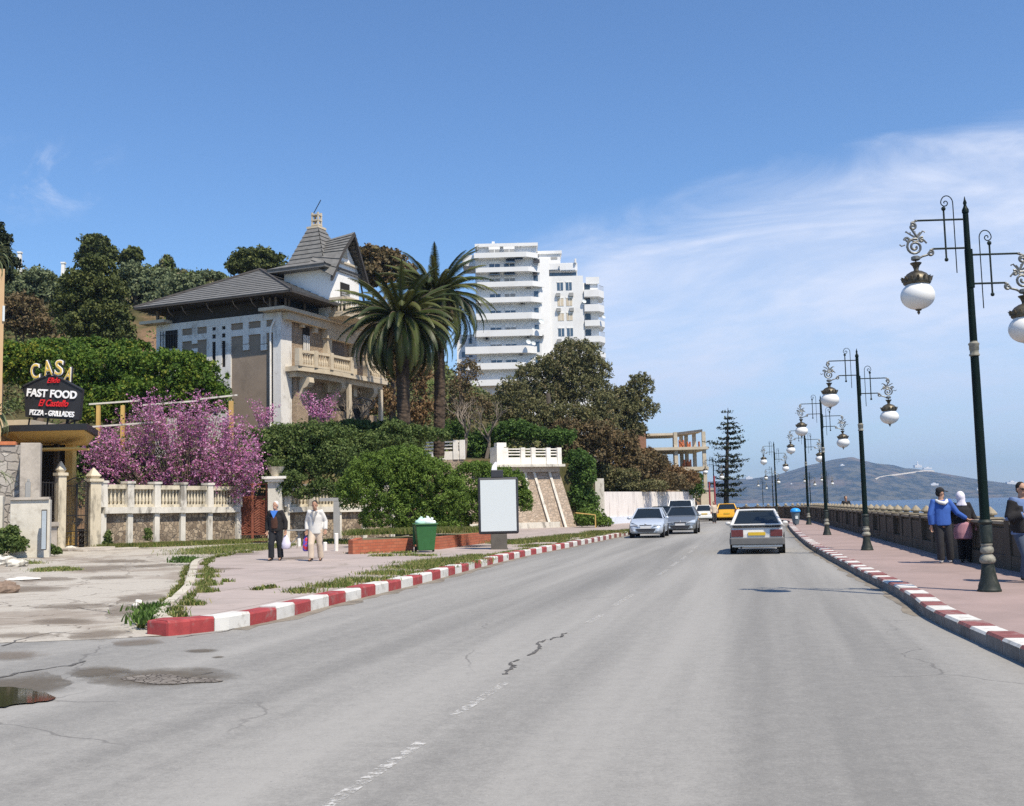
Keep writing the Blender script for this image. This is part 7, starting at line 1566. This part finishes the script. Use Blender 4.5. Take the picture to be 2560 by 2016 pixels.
def bag(at_, w, h, mat, label, name='carrier_bag'):
    t_ = thing(name, at_, 0, label, 'bag'); mb = MB(); mb.tube([(0, 0, -h), (0, 0, -h*.93), (0, 0, -h*.65), (0, 0, -h*.35), (0, 0, -h*.12)], [(w*.3, w*.2), (w*.48, w*.3), (w*.5, w*.33), (w*.3, w*.2), (w*.08, w*.08)], 14)
    for v in range(len(mb.v)): x_, y_, z_ = mb.v[v]; q = mn.noise(V3(x_*12, y_*12, z_*12))*.02; mb.v[v] = (x_+q, y_+q, z_)
    mb.build('sack', mat, t_, smooth=True); mb = MB()
    for s in (-1, 1): mb.tube([(s*w*.06, 0, -h*.14), (s*.02, .0, -.02), (0, 0, .015)], .007, 5)
    mb.build('handles', mat, t_); return t_
def world(t_, v): return t_.matrix_basis @ Vector(v)
M['bag_white'] = flat('white_lilac_bag', (.66, .62, .74), .35); M['bag_red'] = None
def bagred():
    m, t = newmat('red_blue_bag'); n = t.noise(t.obj(), 6, 2); col = t.mix(t.sstep(n, .42, .46), (.5, .03, .05), (.12, .08, .42)); t.bsdf(col, .4); return m
M['bag_red'] = bagred()
bag(world(tp_, (.3, 0, .80)), .26, .48, M['bag_white'], 'white plastic carrier bag in the hand of the man in black')
p1 = spot(790, 1403); PW = stand(step=.11, H=1.70, lean=-.06, arms=dict(ell=(-.27, .04, 1.12), wrl=(-.26, -.02, .87), handl=(-.26, -.03, .77), elr=(.27, .05, 1.12), wrr=(.29, -.04, .87), handr=(.3, -.07, .78), head=(0, -.1, 1.575), face=(.15, -1, -.25)))
tw_, P_, f_, s_ = person(p1, R(-5), 'man in white jacket and beige trousers looking down, walking beside the man in black', 1.70, PW, dict(shoe='shoe_b', leg='cl_beige', top='cl_white', jlen=.13, jw=1.0, hair='hair_b', legw=1.15), girth=1.05, skin='skin2')
mb = MB(); mb.slab([(-.1, -.185, 1.4), (-.03, -.185, 1.42), (-.0, -.215, 1.1), (-.04, -.2, 1.25)], (0, .04, 0)); mb.slab([(.1, -.185, 1.4), (.03, -.185, 1.42), (.0, -.215, 1.1), (.04, -.2, 1.25)], (0, .04, 0)); mb.build('lapels', M['stubble'], tw_, fixn=True)
bag(world(tw_, (-.28, -.03, .80)), .2, .52, M['bag_red'], 'red and blue plastic bag in the hand of the man in white')
# man in blue hoodie seen from behind, arm around the woman's side
p2 = spot(2362, 1409, .15); PB = stand(step=-.04, H=1.74, lean=.03, arms=dict(face=(1, .35, 0), elr=(.34, -.02, 1.16), wrr=(.56, .06, 1.02), handr=(.64, .08, .98), ell=(-.27, -.03, 1.12), wrl=(-.25, 0, .88), handl=(-.24, .02, .8), anl=(-.06, .05, .09), tol=(-.05, .2, .035), anr=(.16, .1, .09), tor=(.22, .24, .035), knl=(-.08, 0, .48), knr=(.13, .02, .48)))
tb_, P_, f_, s_ = person(p2, R(-8), 'man in blue hoodie and black cap seen from behind on the sea walk', 1.74, PB, dict(shoe='shoe_w', leg='cl_char', top='cl_royal', jlen=.06, jw=1.0, hair='hair_b', legw=1.12), girth=1.05)
hd = P_['head']; mb = MB(); mb.ell(hd+V3(-.01, 0, .075), (.1, .1, .08), 14, 8); mb.slab([tuple(hd+V3(.06, -.05, .055)), tuple(hd+V3(.17, -.03, .04)), tuple(hd+V3(.17, .09, .04)), tuple(hd+V3(.06, .09, .055))], .015); mb.build('cap', M['cl_black'], tb_, smooth=2)
mb = MB(); mb.tube([(-.13, -.03, 1.47), (-.07, -.13, 1.42), (.03, -.15, 1.39), (.1, -.1, 1.43), (.12, -.02, 1.48)], [(.03, .03), (.045, .04), (.055, .045), (.045, .04), (.03, .03)], 10); remesh(mb.build('hood', M['shoe_w']), .014, mat=M['shoe_w']).parent = tb_
# woman with headscarf, black top and pink wrap
p3 = spot(2412, 1407, .15); PWo = stand(step=-.03, H=1.63, lean=.05, arms=dict(head=(.0, .02, 1.52), face=(.7, .8, -.2), elr=(.26, .08, 1.1), wrr=(.33, .02, .95), handr=(.36, 0, .92), ell=(-.22, .1, 1.08), wrl=(-.15, .2, .95), handl=(-.1, .22, .92), anl=(-.04, .05, .09), tol=(0, .2, .035), anr=(.12, .06, .09), tor=(.16, .2, .035), knl=(-.06, 0, .46), knr=(.11, 0, .46)))
tq_, P_, f_, s_ = person(p3, R(-8), 'woman in pale headscarf, black top and pink wrap beside the man in blue', 1.63, PWo, dict(shoe='shoe_b', leg='cl_black', top='cl_black', jlen=-.02, jw=1.08, hair=None, legw=1.0), girth=1.0)
hd = P_['head']; mb = MB(); mb.ell(hd+V3(-.01, -.02, .02), (.105, .115, .13), 14, 10); mb.tube([tuple(hd+V3(0, -.02, -.02)), tuple(hd+V3(0, -.03, -.1)), (0, .0, 1.33)], [(.1, .1), (.09, .09), (.14, .1)], 12); remesh(mb.build('headscarf', M['cl_scarf']), .014, mat=M['cl_scarf']).parent = tq_
mb = MB(); mb.tube([(0, 0, .55), (0, 0, .7), (.02, 0, .9), (.02, 0, .97)], [(.2, .18), (.21, .19), (.2, .18), (.16, .14)], 16); mb.tube([(.12, 0, .95), (.28, -.02, .93), (.34, -.02, .84), (.3, 0, .74)], [.08, .07, .06, .04], 10); remesh(mb.build('wrap', M['cl_pink']), .016, mat=M['cl_pink']).parent = tq_
# man at the right edge with sunglasses, hand at chest
p4 = spot(2566, 1456, .15); PR = stand(step=.12, H=1.76, lean=-.02, arms=dict(ell=(-.3, -.02, 1.13), wrl=(-.1, -.2, 1.2), handl=(-.02, -.24, 1.23), elr=(.27, .05, 1.12), wrr=(.28, -.02, .87), handr=(.28, -.03, .77), face=(-.1, -1, 0)))
tr_, P_, f_, s_ = person(p4, R(14), 'man with sunglasses in blue and black top and jeans at the right frame edge', 1.76, PR, dict(shoe='shoe_b', leg='cl_jean', top='cl_slate', jlen=.1, jw=1.1, hair='hair_b', legw=1.12), girth=1.05)
hd = P_['head']; mb = MB()
for s in (-1, 1): mb.ell(hd+f_*.09+s_*s*.034+V3(0, 0, .014), (.03, .014, .02), 10, 6)
mb.tube([hd+f_*.075-s_*.075+V3(0, 0, .02), hd+f_*.1+V3(0, 0, .02), hd+f_*.075+s_*.075+V3(0, 0, .02)], .006, 5); mb.build('sunglasses', M['dark'], tr_, smooth=True)
mb = MB(); 
for a, b_ in (('shl', 'ell'), ('ell', 'wrl')): mb.tube([P_[a], P_[a].lerp(P_[b_], .5), P_[a].lerp(P_[b_], 1 if a == 'shl' else .85)], [.098, .084, .075], 12)
mb.tube([(-.12, -.02, .88), (-.13, -.03, 1.1), (-.12, -.02, 1.35)], [(.1, .165), (.1, .165), (.09, .14)], 12); remesh(mb.build('dark_sleeve_panel', M['cl_black']), .018, mat=M['cl_black']).parent = tr_
# far pedestrian beside the yellow car
g_ = G(1786, 1309); PF = stand(step=.08, H=1.7)
person((g_.x, g_.y, 0), 0, 'far pedestrian in beige between the small white car and the yellow car', 1.7, PF, dict(shoe='shoe_b', leg='cl_char', top='cl_beige', hair='hair_b', jlen=.1))
# person leaning over the balustrade far away
c = A(2106, 1262, 60); PF = stand(step=.0, H=1.68); person((c.x+.2, 60, .15-.0), 0, 'tiny dark head and shoulders showing above the balustrade beyond the third lamp', 1.6, PF, dict(shoe='shoe_b', leg='cl_char', top='cl_black', hair='hair_b', jlen=.1))
# ---------- cars ----------
M['tyre'] = pm('tyre', (.02, .02, .02), .85, .2, 10); M['rim'] = flat('rim', (.35, .35, .36), .35, .8); M['carglass'] = flat('car_glass', (.012, .016, .018), .06, 0, .7); M['trim'] = pm('grey_bumper', (.12, .12, .12), .6, .1, 6); M['headl'] = flat('headlight', (.55, .6, .65), .08, .3, .8); M['taill'] = pm('tail_light', (.11, .02, .02), .3, .2, 12, spec=.6)
M['p_yel'] = flat('yellow_plate', (.6, .4, .03), .4); M['p_wht'] = flat('white_plate', (.6, .6, .6), .4); M['mirror_blue'] = flat('mirror_glass', (.25, .4, .6), .1, .6); M['seat'] = flat('seat_cloth', (.05, .045, .05), .9)
def paint(name, c, metal=0, rough=.32): return flat(name, c, rough, metal, .5, Coat_Weight=.5, Coat_Roughness=.08)
def car(name, loc, rz, label, L, Wd, H, mat, prof, glassp, kind, group='cars on the coast road', rear=None, bump=None, hatch=False):
    """local: front faces -y, y from -L/2 to L/2. prof: [(y, ztop, halfwidth)] of the lower body; glassp: greenhouse (y_base_front,y_roof_front,y_roof_rear,y_base_rear, belt z, roof half width)"""
    t_ = thing(name, loc, rz, label, 'car', group); hw = Wd/2; zs = .2
    b = MB(); rows = []
    for (y, z, w) in prof:
        zl = zs+(.08 if abs(y) > L*.46 else 0); m = (z+zl)/2
        half = [(0, zl), (w*.85, zl), (w*.97, zl+.08), (w, m), (w*.985, z-.1), (w*.9, z-.01), (w*.6, z+.01), (0, z+.018)]
        rows.append([(x, y, zz) for x, zz in half]+[(-x, y, zz) for x, zz in reversed(half[:-1])])
    n = len(rows[0]); b.grid(rows); 
    for r in (rows[0], rows[-1]): b.poly(r[:-1])
    bo = b.build('body', mat, t_, smooth=2, fixn=True)
    yb, yr, yq, ye, zb, rw = glassp; bw = hw*.93; g_ = MB()
    # roof + pillars (body colour) with inset glass
    rf = MB(); pts_t = [(-rw, yr, H-.03), (rw, yr, H-.03), (rw, yq, H-.03), (-rw, yq, H-.03)]; rf.slab([(-rw, yr, H-.05), (rw, yr, H-.05), (rw, yq, H-.04), (-rw, yq, H-.04)], .05)
    def pil(a, c, w=.035): rf.tube([a, c], [(w*1.2, w*1.2), (w, w)], 6)
    for s in (-1, 1): pil((s*bw, yb, zb-.02), (s*rw, yr, H-.03)); pil((s*bw, ye, zb-.02), (s*rw, yq, H-.03), .05); pil((s*(bw+.0), (yb+ye)/2, zb-.02), (s*rw, (yr+yq)/2, H-.02), .03); rf.tube([(s*rw, yr, H-.03), (s*rw, yq, H-.02)], .035, 6)
    rf.tube([(-rw, yr, H-.03), (0, yr-.03, H-.02), (rw, yr, H-.03)], .032, 6); rf.tube([(-rw, yq, H-.03), (0, yq+.02, H-.02), (rw, yq, H-.03)], .035, 6); rf.build('roof', mat, t_, bevel=.012)
    def gl(nm, q): m = MB(); m.poly(q); return m.build(nm, M['carglass'], t_)
    gl('windscreen', [(-bw+.02, yb+.01, zb), (bw-.02, yb+.01, zb), (rw-.01, yr, H-.04), (-rw+.01, yr, H-.04)]); gl('rear_window', [(-bw+.02, ye-.01, zb), (bw-.02, ye-.01, zb), (rw-.01, yq, H-.04), (-rw+.01, yq, H-.04)])
    for s in (-1, 1): gl('side_window', [(s*(bw-.005), yb, zb), (s*(bw-.005), ye, zb), (s*(rw-.0), yq, H-.03), (s*(rw-.0), yr, H-.03)])
    wr = .3 if H < 1.6 else .33
    for y in (-L/2+.78, L/2-.75):
        for s in (-1, 1):
            w = MB(); x = s*(hw-.1); w.lathe([(wr*.62, -.1), (wr*.95, -.1), (wr, -.06), (wr, .06), (wr*.95, .1), (wr*.62, .1)], (x, y, wr), 20, 'x'); wo = w.build('wheel', M['tyre'], t_, smooth=2); w = MB(); w.lathe([(.02, s*.07), (wr*.6, s*.09), (wr*.6, -s*.05), (.02, -s*.05)], (x, y, wr), 14, 'x'); w.build('rim', M['rim'], wo)
            w = MB(); w.lathe([(wr+.06, -.02), (wr+.06, .0)], (s*(hw-.005), y, wr+.02), 20, 'x'); w.build('wheel_arch', M['dark'], t_)
    yf = -L/2; ybk = L/2
    for s in (-1, 1):
        m = MB(); m.ell((s*(hw+.1), yb+.15, zb+.03), (.1, .05, .065), 10, 8); m.build('mirror', mat, t_, smooth=True)
    if kind == 'front':
        zf = prof[0][1]; 
        for s in (-1, 1):
            m = MB(); m.slab([(s*(hw-.52), yf-.015, .58), (s*(hw-.08), yf+.1, .6), (s*(hw-.05), yf+.28, .76), (s*(hw-.2), yf+.12, .75), (s*(hw-.42), yf-.0, .66)], (0, -.03, 0)); m.build('headlight', M['headl'], t_, fixn=True)
            m = MB(); m.ell((s*(hw-.28), yf-.02, .36), (.08, .02, .05), 8, 6); m.build('fog_light', M['headl'], t_)
        m = MB(); m.box(-hw+.54, hw-.54, yf-.03, yf-.002, .6, .645); m.build('grille', M['panel_frame'], t_); m = MB(); m.slab([(-hw+.35, yf-.05, .46), (hw-.35, yf-.05, .46), (hw-.45, yf-.05, .3), (-hw+.45, yf-.05, .3)], (0, .045, 0)); m.build('air_intake', M['panel_frame'], t_, fixn=True)
        m = MB(); m.box(-.26, .26, yf-.075, yf-.055, .47, .575); m.build('number_plate', M['p_wht'], t_); m = MB(); m.ell((0, yf-.03, .66), (.055, .02, .055), 12, 8); m.build('badge', M['rim'], t_)
        for s in (-1, 1): m = MB(); m.ell((s*.36, (yr+yb)/2+.75, zb+.12), (.1, .08, .14), 10, 8); m.build('head_rest', M['seat'], t_)
    return t_, bo
mw = paint('white_paint', (.72, .72, .7)); ms = paint('silver_paint', (.4, .43, .47), .55); msb = paint('pale_silver_blue', (.5, .56, .64), .3); mg = paint('grey_silver', (.27, .29, .3), .6); my = paint('taxi_yellow', (.8, .42, .015)); mdk = paint('dark_paint', (.02, .03, .03)); mwg = paint('two_tone_white', (.62, .61, .58), 0, .4)
HD = math.atan(.225)
# near white hatchback seen from behind (front points away => rotate 180)
g_ = G(1894, 1386); L = 4.3
prof = [(-2.15, .62, .72), (-2.05, .72, .8), (-1.3, .84, .84), (-.9, .9, .85), (0, .9, .855), (1.2, .92, .85), (1.9, .92, .82), (2.1, .9, .8), (2.15, .62, .79)]
tc_, bo = car('parked_car' if False else 'car', (g_.x+math.sin(HD)*2.1, g_.y+math.cos(HD)*2.1, 0), math.pi-HD, 'white older hatchback driving away with grey bumper and yellow number plate', L, 1.72, 1.42, mwg, prof, (-.95, -.2, 1.25, 1.98, .9, .58), 'rear')
ybk = L/2
m = MB(); m.box(-.83, .83, ybk-.04, ybk+.1, .3, .53); m.box(-.86, -.8, ybk-.5, ybk+.05, .3, .53); m.box(.8, .86, ybk-.5, ybk+.05, .3, .53); m.build('bumper', M['trim'], tc_, bevel=.03)
m = MB(); m.box(-.78, .78, ybk-.02, ybk+.06, .235, .299); m.build('bumper_lip', mwg, tc_, bevel=.01)
for s in (-1, 1): m = MB(); m.box(min(s*.42, s*.8), max(s*.42, s*.8), ybk-.01, ybk+.03, .56, .78); m.build('tail_light', M['taill'], tc_, bevel=.01)
m = MB(); m.box(-.27, .27, ybk+.003, ybk+.03, .6, .7); pl = m.build('number_plate', M['p_yel'], tc_)
m = MB(); m.box(-.82, .82, ybk-.2, ybk+.02, .92, .965); m.build('spoiler', mwg, tc_, bevel=.015); m = MB(); m.box(-.74, .74, ybk-.02, ybk+.012, .85, .895); m.build('spoiler_gap', M['dark'], tc_)
for s in (-1, 1): m = MB(); m.ell((s*.38, .9, 1.02), (.13, .08, .17), 10, 8); m.build('head_rest', M['seat'], tc_)
m = MB(); m.lathe([(.035, 0), (.035, .12)], (.5, ybk-.06, .22), 10, 'y'); m.build('exhaust', M['iron'], tc_); m = MB(); m.box(-.95-.06, -.95+.04, -.82, -.8, .9, 1.0); m.build('mirror_glass', M['mirror_blue'], tc_)
# oncoming cars
g_ = G(1615, 1346); hf = HD
prof2 = [(-1.98, .5, .62), (-1.9, .66, .76), (-1.7, .78, .82), (-1.1, .92, .84), (-.8, .96, .84), (0, .95, .84), (1.2, .95, .83), (1.85, .93, .8), (1.98, .6, .75)]
car('car', (g_.x+math.sin(hf)*1.98, g_.y+math.cos(hf)*1.98, 0), -hf, 'pale silver small hatchback coming towards us in the left lane', 3.97, 1.68, 1.46, msb, prof2, (-.95, -.25, 1.35, 1.85, .94, .56), 'front')
g_ = G(1701, 1336)
prof3 = [(-2.0, .52, .6), (-1.92, .7, .76), (-1.6, .84, .84), (-1.0, .98, .86), (0, .98, .86), (1.2, .98, .85), (1.9, .95, .82), (2.0, .6, .78)]
car('car', (g_.x+math.sin(hf)*2.0, g_.y+math.cos(hf)*2.0, 0), -hf, 'grey silver hatchback with wide grin grille following the pale silver one', 4.0, 1.74, 1.47, mg, prof3, (-1.0, -.3, 1.3, 1.88, .97, .58), 'front')
c = A(1657, 1330, 69); prof4 = prof2
car('car', (c.x, 69, 0), -hf, 'dark car mostly hidden between the two silver hatchbacks', 4.0, 1.7, 1.48, mdk, prof4, (-.95, -.25, 1.35, 1.85, .94, .56), 'front')
c = A(1705, 1330, 73); prof5 = [(-2.1, .6, .7), (-2.0, .95, .8), (-1.5, 1.08, .86), (-1.0, 1.14, .87), (1.9, 1.14, .86), (2.1, 1.1, .84), (2.15, .6, .8)]
car('van', (c.x, 73, 0), -hf, 'tall white van behind the grey silver hatchback', 4.25, 1.78, 1.86, mw, prof5, (-1.1, -.6, 2.0, 2.1, 1.13, .7), 'front')
def rearbits(tc_, L, hw, z0=.6, plate='p_yel', zl=(.7, 1.0)):
    yb = L/2
    for s in (-1, 1): m = MB(); m.box(min(s*(hw-.22), s*(hw-.04)), max(s*(hw-.22), s*(hw-.04)), yb-.06, yb+.03, *zl); m.build('tail_light', M['taill'], tc_, bevel=.02)
    m = MB(); m.box(-.26, .26, yb+.003, yb+.03, z0, z0+.1); m.build('number_plate', M[plate], tc_); m = MB(); m.box(-hw+.06, hw-.06, yb-.05, yb+.07, .3, .5); m.build('bumper', M['trim'] if plate == 'x' else tc_.children[0].data.materials[0], tc_, bevel=.03)
g_ = G(1759, 1304)
t2, _ = car('car', (g_.x+.3, g_.y+2, 0), math.pi-.1, 'small white car farther off, seen from behind left of the yellow car', 3.9, 1.62, 1.42, mw, [(-1.95, .6, .7), (-1.4, .8, .8), (0, .9, .81), (1.4, .92, .8), (1.9, .88, .76), (1.95, .6, .74)], (-.9, -.2, 1.1, 1.75, .9, .52), 'rear'); rearbits(t2, 3.9, .81)
g_ = G(1818, 1302)
t3, _ = car('car', (g_.x+.4, g_.y+2, 0), math.pi-.2, 'bright yellow taxi seen from behind just left of the near white hatchback', 4.2, 1.85, 1.5, my, [(-2.1, .65, .75), (-1.5, .85, .88), (0, .95, .92), (1.6, 1.0, .92), (2.05, .98, .9), (2.1, .6, .86)], (-.9, -.3, 1.6, 2.0, .98, .66), 'rear'); rearbits(t3, 4.2, .92)
m = MB(); m.box(-.87, .87, 2.05, 2.2, .3, .5); m.build('bumper', my, t3, bevel=.03)
# ---------- street furniture ----------
# blank advertising panel
g_ = G(1248, 1374, PZ); t_ = thing('advertising_panel', g_, R(2), 'freestanding blank advertising panel with dark frame on a brown foot', 'panel'); k = g_.y/F
w = 50*k; z0 = (1374-1336)*k; z1 = (1374-1196)*k
mb = MB(); mb.box(-20*k, 20*k, -.11, .11, 0, z0); mb.build('foot', M['panel_foot'], t_, bevel=.01); mb = MB(); mb.box(-21.5*k, 21.5*k, -.125, .125, -.01, .05); mb.build('foot_base', M['panel_foot'], t_)
mb = MB(); mb.box(-w, w, -.13, .13, z0, z1); mb.build('frame', M['panel_frame'], t_, bevel=.07)
mb = MB(); mb.box(-w+.085, w-.085, -.145, -.131, z0+.1, z1-.09); mb.build('face', M['panel'], t_, bevel=.006); mb = MB(); mb.box(-.24, .2, -.08, .08, z1+.001, z1+.27); mb.build('top_box', M['panel_frame'], t_, bevel=.02)
mb = MB(); mb.slab([(-.22, -.03, z1+.271), (-.02, -.03, z1+.271), (-.02, -.03, z1+.56), (-.08, -.03, z1+.56), (-.19, -.03, z1+.42)], (0, .06, 0)); mb.build('top_emblem', M['txt_white'], t_, fixn=True)
# wheelie bin
g_ = G(1064, 1381, PZ); t_ = thing('wheelie_bin', g_, R(12), 'green wheelie bin overfilled with plastic bags beside the brick planter', 'bin'); mb = MB(); mb.frus((0, 0, .06), (.27, .24), (.36, .34), .86); mb.build('body', M['bin_green'], t_, bevel=.03)
mb = MB(); mb.box(-.40, .40, -.38, .38, .92, .97); mb.build('rim', M['bin_green'], t_, bevel=.02); mb = MB(); mb.box(-.38, .38, .38, .43, .25, .98); mb.build('lid', M['bin_green'], t_, bevel=.02)
for s in (-1, 1): mb = MB(); mb.lathe([(.1, -.03), (.1, .03)], (s*.3, .28, .1), 16, 'x'); mb.build('wheel', M['tyre'], t_)
mb = MB(); mb.lathe([(.022, 0), (.022, .76)], (-.38, .40, .9), 8, 'x'); mb.build('handle', M['bin_green'], t_)
for i, (dx, dy, r, mt, lb) in enumerate(((-.14, -.05, .19, 'bag_mint', 'mint green rubbish bag on the left of the bin top'), (.06, .02, .2, 'bag', 'white rubbish bag in the middle of the bin top'), (.22, -.06, .15, 'bag', 'small white rubbish bag at the right of the bin top'))):
    b = thing('rubbish_bag', (g_.x+dx, g_.y+dy, g_.z+.93), 0, lb, 'bag', 'rubbish bags in the green bin'); mb = MB(); mb.ell((0, 0, r*.4), (r, r*.9, r*.75), 14, 10)
    for v in range(len(mb.v)): x_, y_, z_ = mb.v[v]; q = mn.noise(V3(x_*9+i, y_*9, z_*9))*.06; mb.v[v] = (x_*(1+q*3), y_*(1+q*3), z_+q)
    mb.tube([(0, 0, r), (.03, 0, r+.08)], [.03, .05], 6); mb.build('sack', M[mt], b, smooth=True)
# brick planter: low walls
def planter():
    t_ = thing('brick_planter', (0, 0, 0), 0, 'low orange brick planter wall behind the wheelie bin and panel', 'planter')
    for i, (a, b, pb0, pb1, pt) in enumerate(((882, 1034, 1386, 1379, 0), (1036, 1056, 1378, 1376, 0), (1098, 1230, 1374, 1356, 0))):
        p, q = G(a, pb0, PZ), G(b, pb1, PZ); u = (q-p).normalized(); s = V3(-u.y, u.x, 0)*.22
        if i == 1: continue
        mb = MB(); mb.slab([p-V3(0, 0, .1), q-V3(0, 0, .1), q+s-V3(0, 0, .1), p+s-V3(0, 0, .1)], .55); mb.build('brick_wall', M['brick'], t_, fixn=True)
        if i != 1:
            e = p if i == 0 else q; f = e+V3(.3 if i else -.35, 3.2, 0); mb = MB(); sx = V3(.22, 0, 0)*(1 if i == 0 else -1); mb.slab([e+s*1.01-V3(0, 0, .1), f-V3(0, 0, .1), f+sx-V3(0, 0, .1), e+s*1.01+sx-V3(0, 0, .1)], .548); mb.build('brick_wall', M['brick'], t_, fixn=True)
    p = G(1036, 1377, PZ); q = G(1098, 1374, PZ); mb = MB(); mb.slab([p+V3(0, .25, -.1), q+V3(0, .25, -.1), q+V3(0, .47, -.1), p+V3(0, .47, -.1)], .545); mb.build('brick_wall', M['brick'], t_, fixn=True)
    mb = MB(); mb.slab([G(890, 1378, PZ)+V3(0, .2, 0), G(1225, 1352, PZ)+V3(-.2, .2, 0), G(1225, 1352, PZ)+V3(0, 3.2, 0), G(890, 1378, PZ)+V3(-.3, 3.2, 0)], .35); mb.build('soil', M['earth'], t_, fixn=True)
planter()
# small white bollards, pipe frame
for px, py, h, lb in ((841, 1378, .62, 'taller white stub post left of the brick planter'), (813, 1377, .3, 'short white stub post left of the taller one'), (748, 1366, .3, 'short white stub post beside the legs of the man in white')):
    g_ = G(px, py, PZ); mb = MB(); mb.lathe([(.07, -.05), (.07, h-.02), (.05, h)], n=10); tag(mb.build('stub_post', M['parapet_white'], loc=g_), lb, 'post', 'white stub posts on the plaza')
def pipes():
    g_ = G(842, 1352, PZ); t_ = thing('signpost', (g_.x, g_.y, g_.z), 0, 'grey metal post with crossbar standing before the overgrown wall', 'post'); k = g_.y/F; mb = MB(); mb.box(-.14, .14, -.05, .05, 0, 98*k); mb.build('post', M['shutter_grey'], t_); mb = MB(); mb.box(-42*k, 28*k, -.06, .06, 98*k+.002, 106*k); mb.build('crossbar', M['shutter_grey'], t_)
    g_ = G(735, 1362, PZ); t_ = thing('metal_rack', (g_.x, g_.y, g_.z), 0, 'low grey metal rack between the two walking men', 'rack'); k = g_.y/F; mb = MB(); mb.box(-16*k, 34*k, -.2, .2, 34*k, 37*k); mb.build('top', M['shutter_grey'], t_); mb = MB(); mb.tube([(12*k, 0, 0), (12*k, 0, 34*k)], .04, 6); mb.tube([(-10*k, 0, 0), (12*k, 0, 20*k)], .025, 5); mb.build('legs', M['shutter_grey'], t_)
pipes()
# blue lidded litter bin
g_ = G(1990, 1314, .15); t_ = thing('litter_bin', g_, 0, 'small dark litter bin with bright blue lid on the sea walk', 'bin'); mb = MB(); mb.lathe([(.16, .06), (.22, .3), (.25, .78), (.25, .8)], n=16); mb.build('drum', pm('litter_drum', (.1, .14, .17), .6), t_, smooth=2)
mb = MB(); mb.lathe([(.27, .8), (.31, .84), (.3, .92), (.2, 1.02), (.02, 1.06)], n=16); mb.build('lid', flat('blue_lid', (.03, .3, .75), .4), t_, smooth=2); mb = MB(); mb.tube([(0, .1, 0), (0, .1, .1)], .05, 6); mb.build('leg', M['iron'], t_); mb = MB(); mb.box(-.08, .08, -.26, -.235, .4, .58); mb.build('label_plate', M['panel'], t_)
# rocks and rubble near the left edge
M['brownrock'] = pm('brown_rock', (.22, .16, .12), .95, .4, 9, stain=(.1, .07, .05), bump=.6)
def rock(px, py, r, mat, label, seed, sq=.5):
    g_ = G(px, py); rng = random.Random(seed); mb = MB(); mb.ell((0, 0, r*sq*.5), (r, r*.7, r*sq), 12, 8)
    for v in range(len(mb.v)): q = Vector(mb.v[v]); n = mn.fractal(q*(2.6/r)+V3(seed, 0, 0), 1, 2, 3); mb.v[v] = tuple(q*(1+.35*n))
    tag(mb.build('rubble_rock', mat, loc=g_), label, 'rock', 'rubble lying in the side lane')
rock(8, 1483, .3, M['brownrock'], 'brown broken kerb lump at the left edge, nearest of the rubble', 3); rock(40, 1417, .34, M['whitewash'], 'pale broken slab lump below the wild shrub', 4, .4); rock(8, 1413, .5, M['whitewash'], 'pale slab piece at the left edge beside the other pale lump', 5, .35); rock(58, 1450, .4, M['parapet_white'], 'flat white fragment lying in the lane', 6, .1); rock(346, 1508, .06, M['parapet_white'], 'small white pebble beside the lane kerb', 7, .7); rock(338, 1516, .05, M['parapet_white'], 'tiny white pebble nearest the kerb weeds', 8, .7); rock(175, 1376, .3, M['whitewash'], 'pale rubble lump by the broken gate step', 9, .4)
# low painted far kerb stripes and little yellow barrier by the small bush
g_ = G(1489, 1320, PZ); mb = MB(); k = g_.y/F; mb.tube([(0, 0, 0), (0, 0, 32*k)], .04, 5); mb.tube([(-48*k, .2, 38*k), (0, 0, 32*k)], .035, 5); tag(mb.build('barrier_rail', M['yellow'], loc=g_), 'thin pale yellow rail leaning by the low round bush', 'rail')
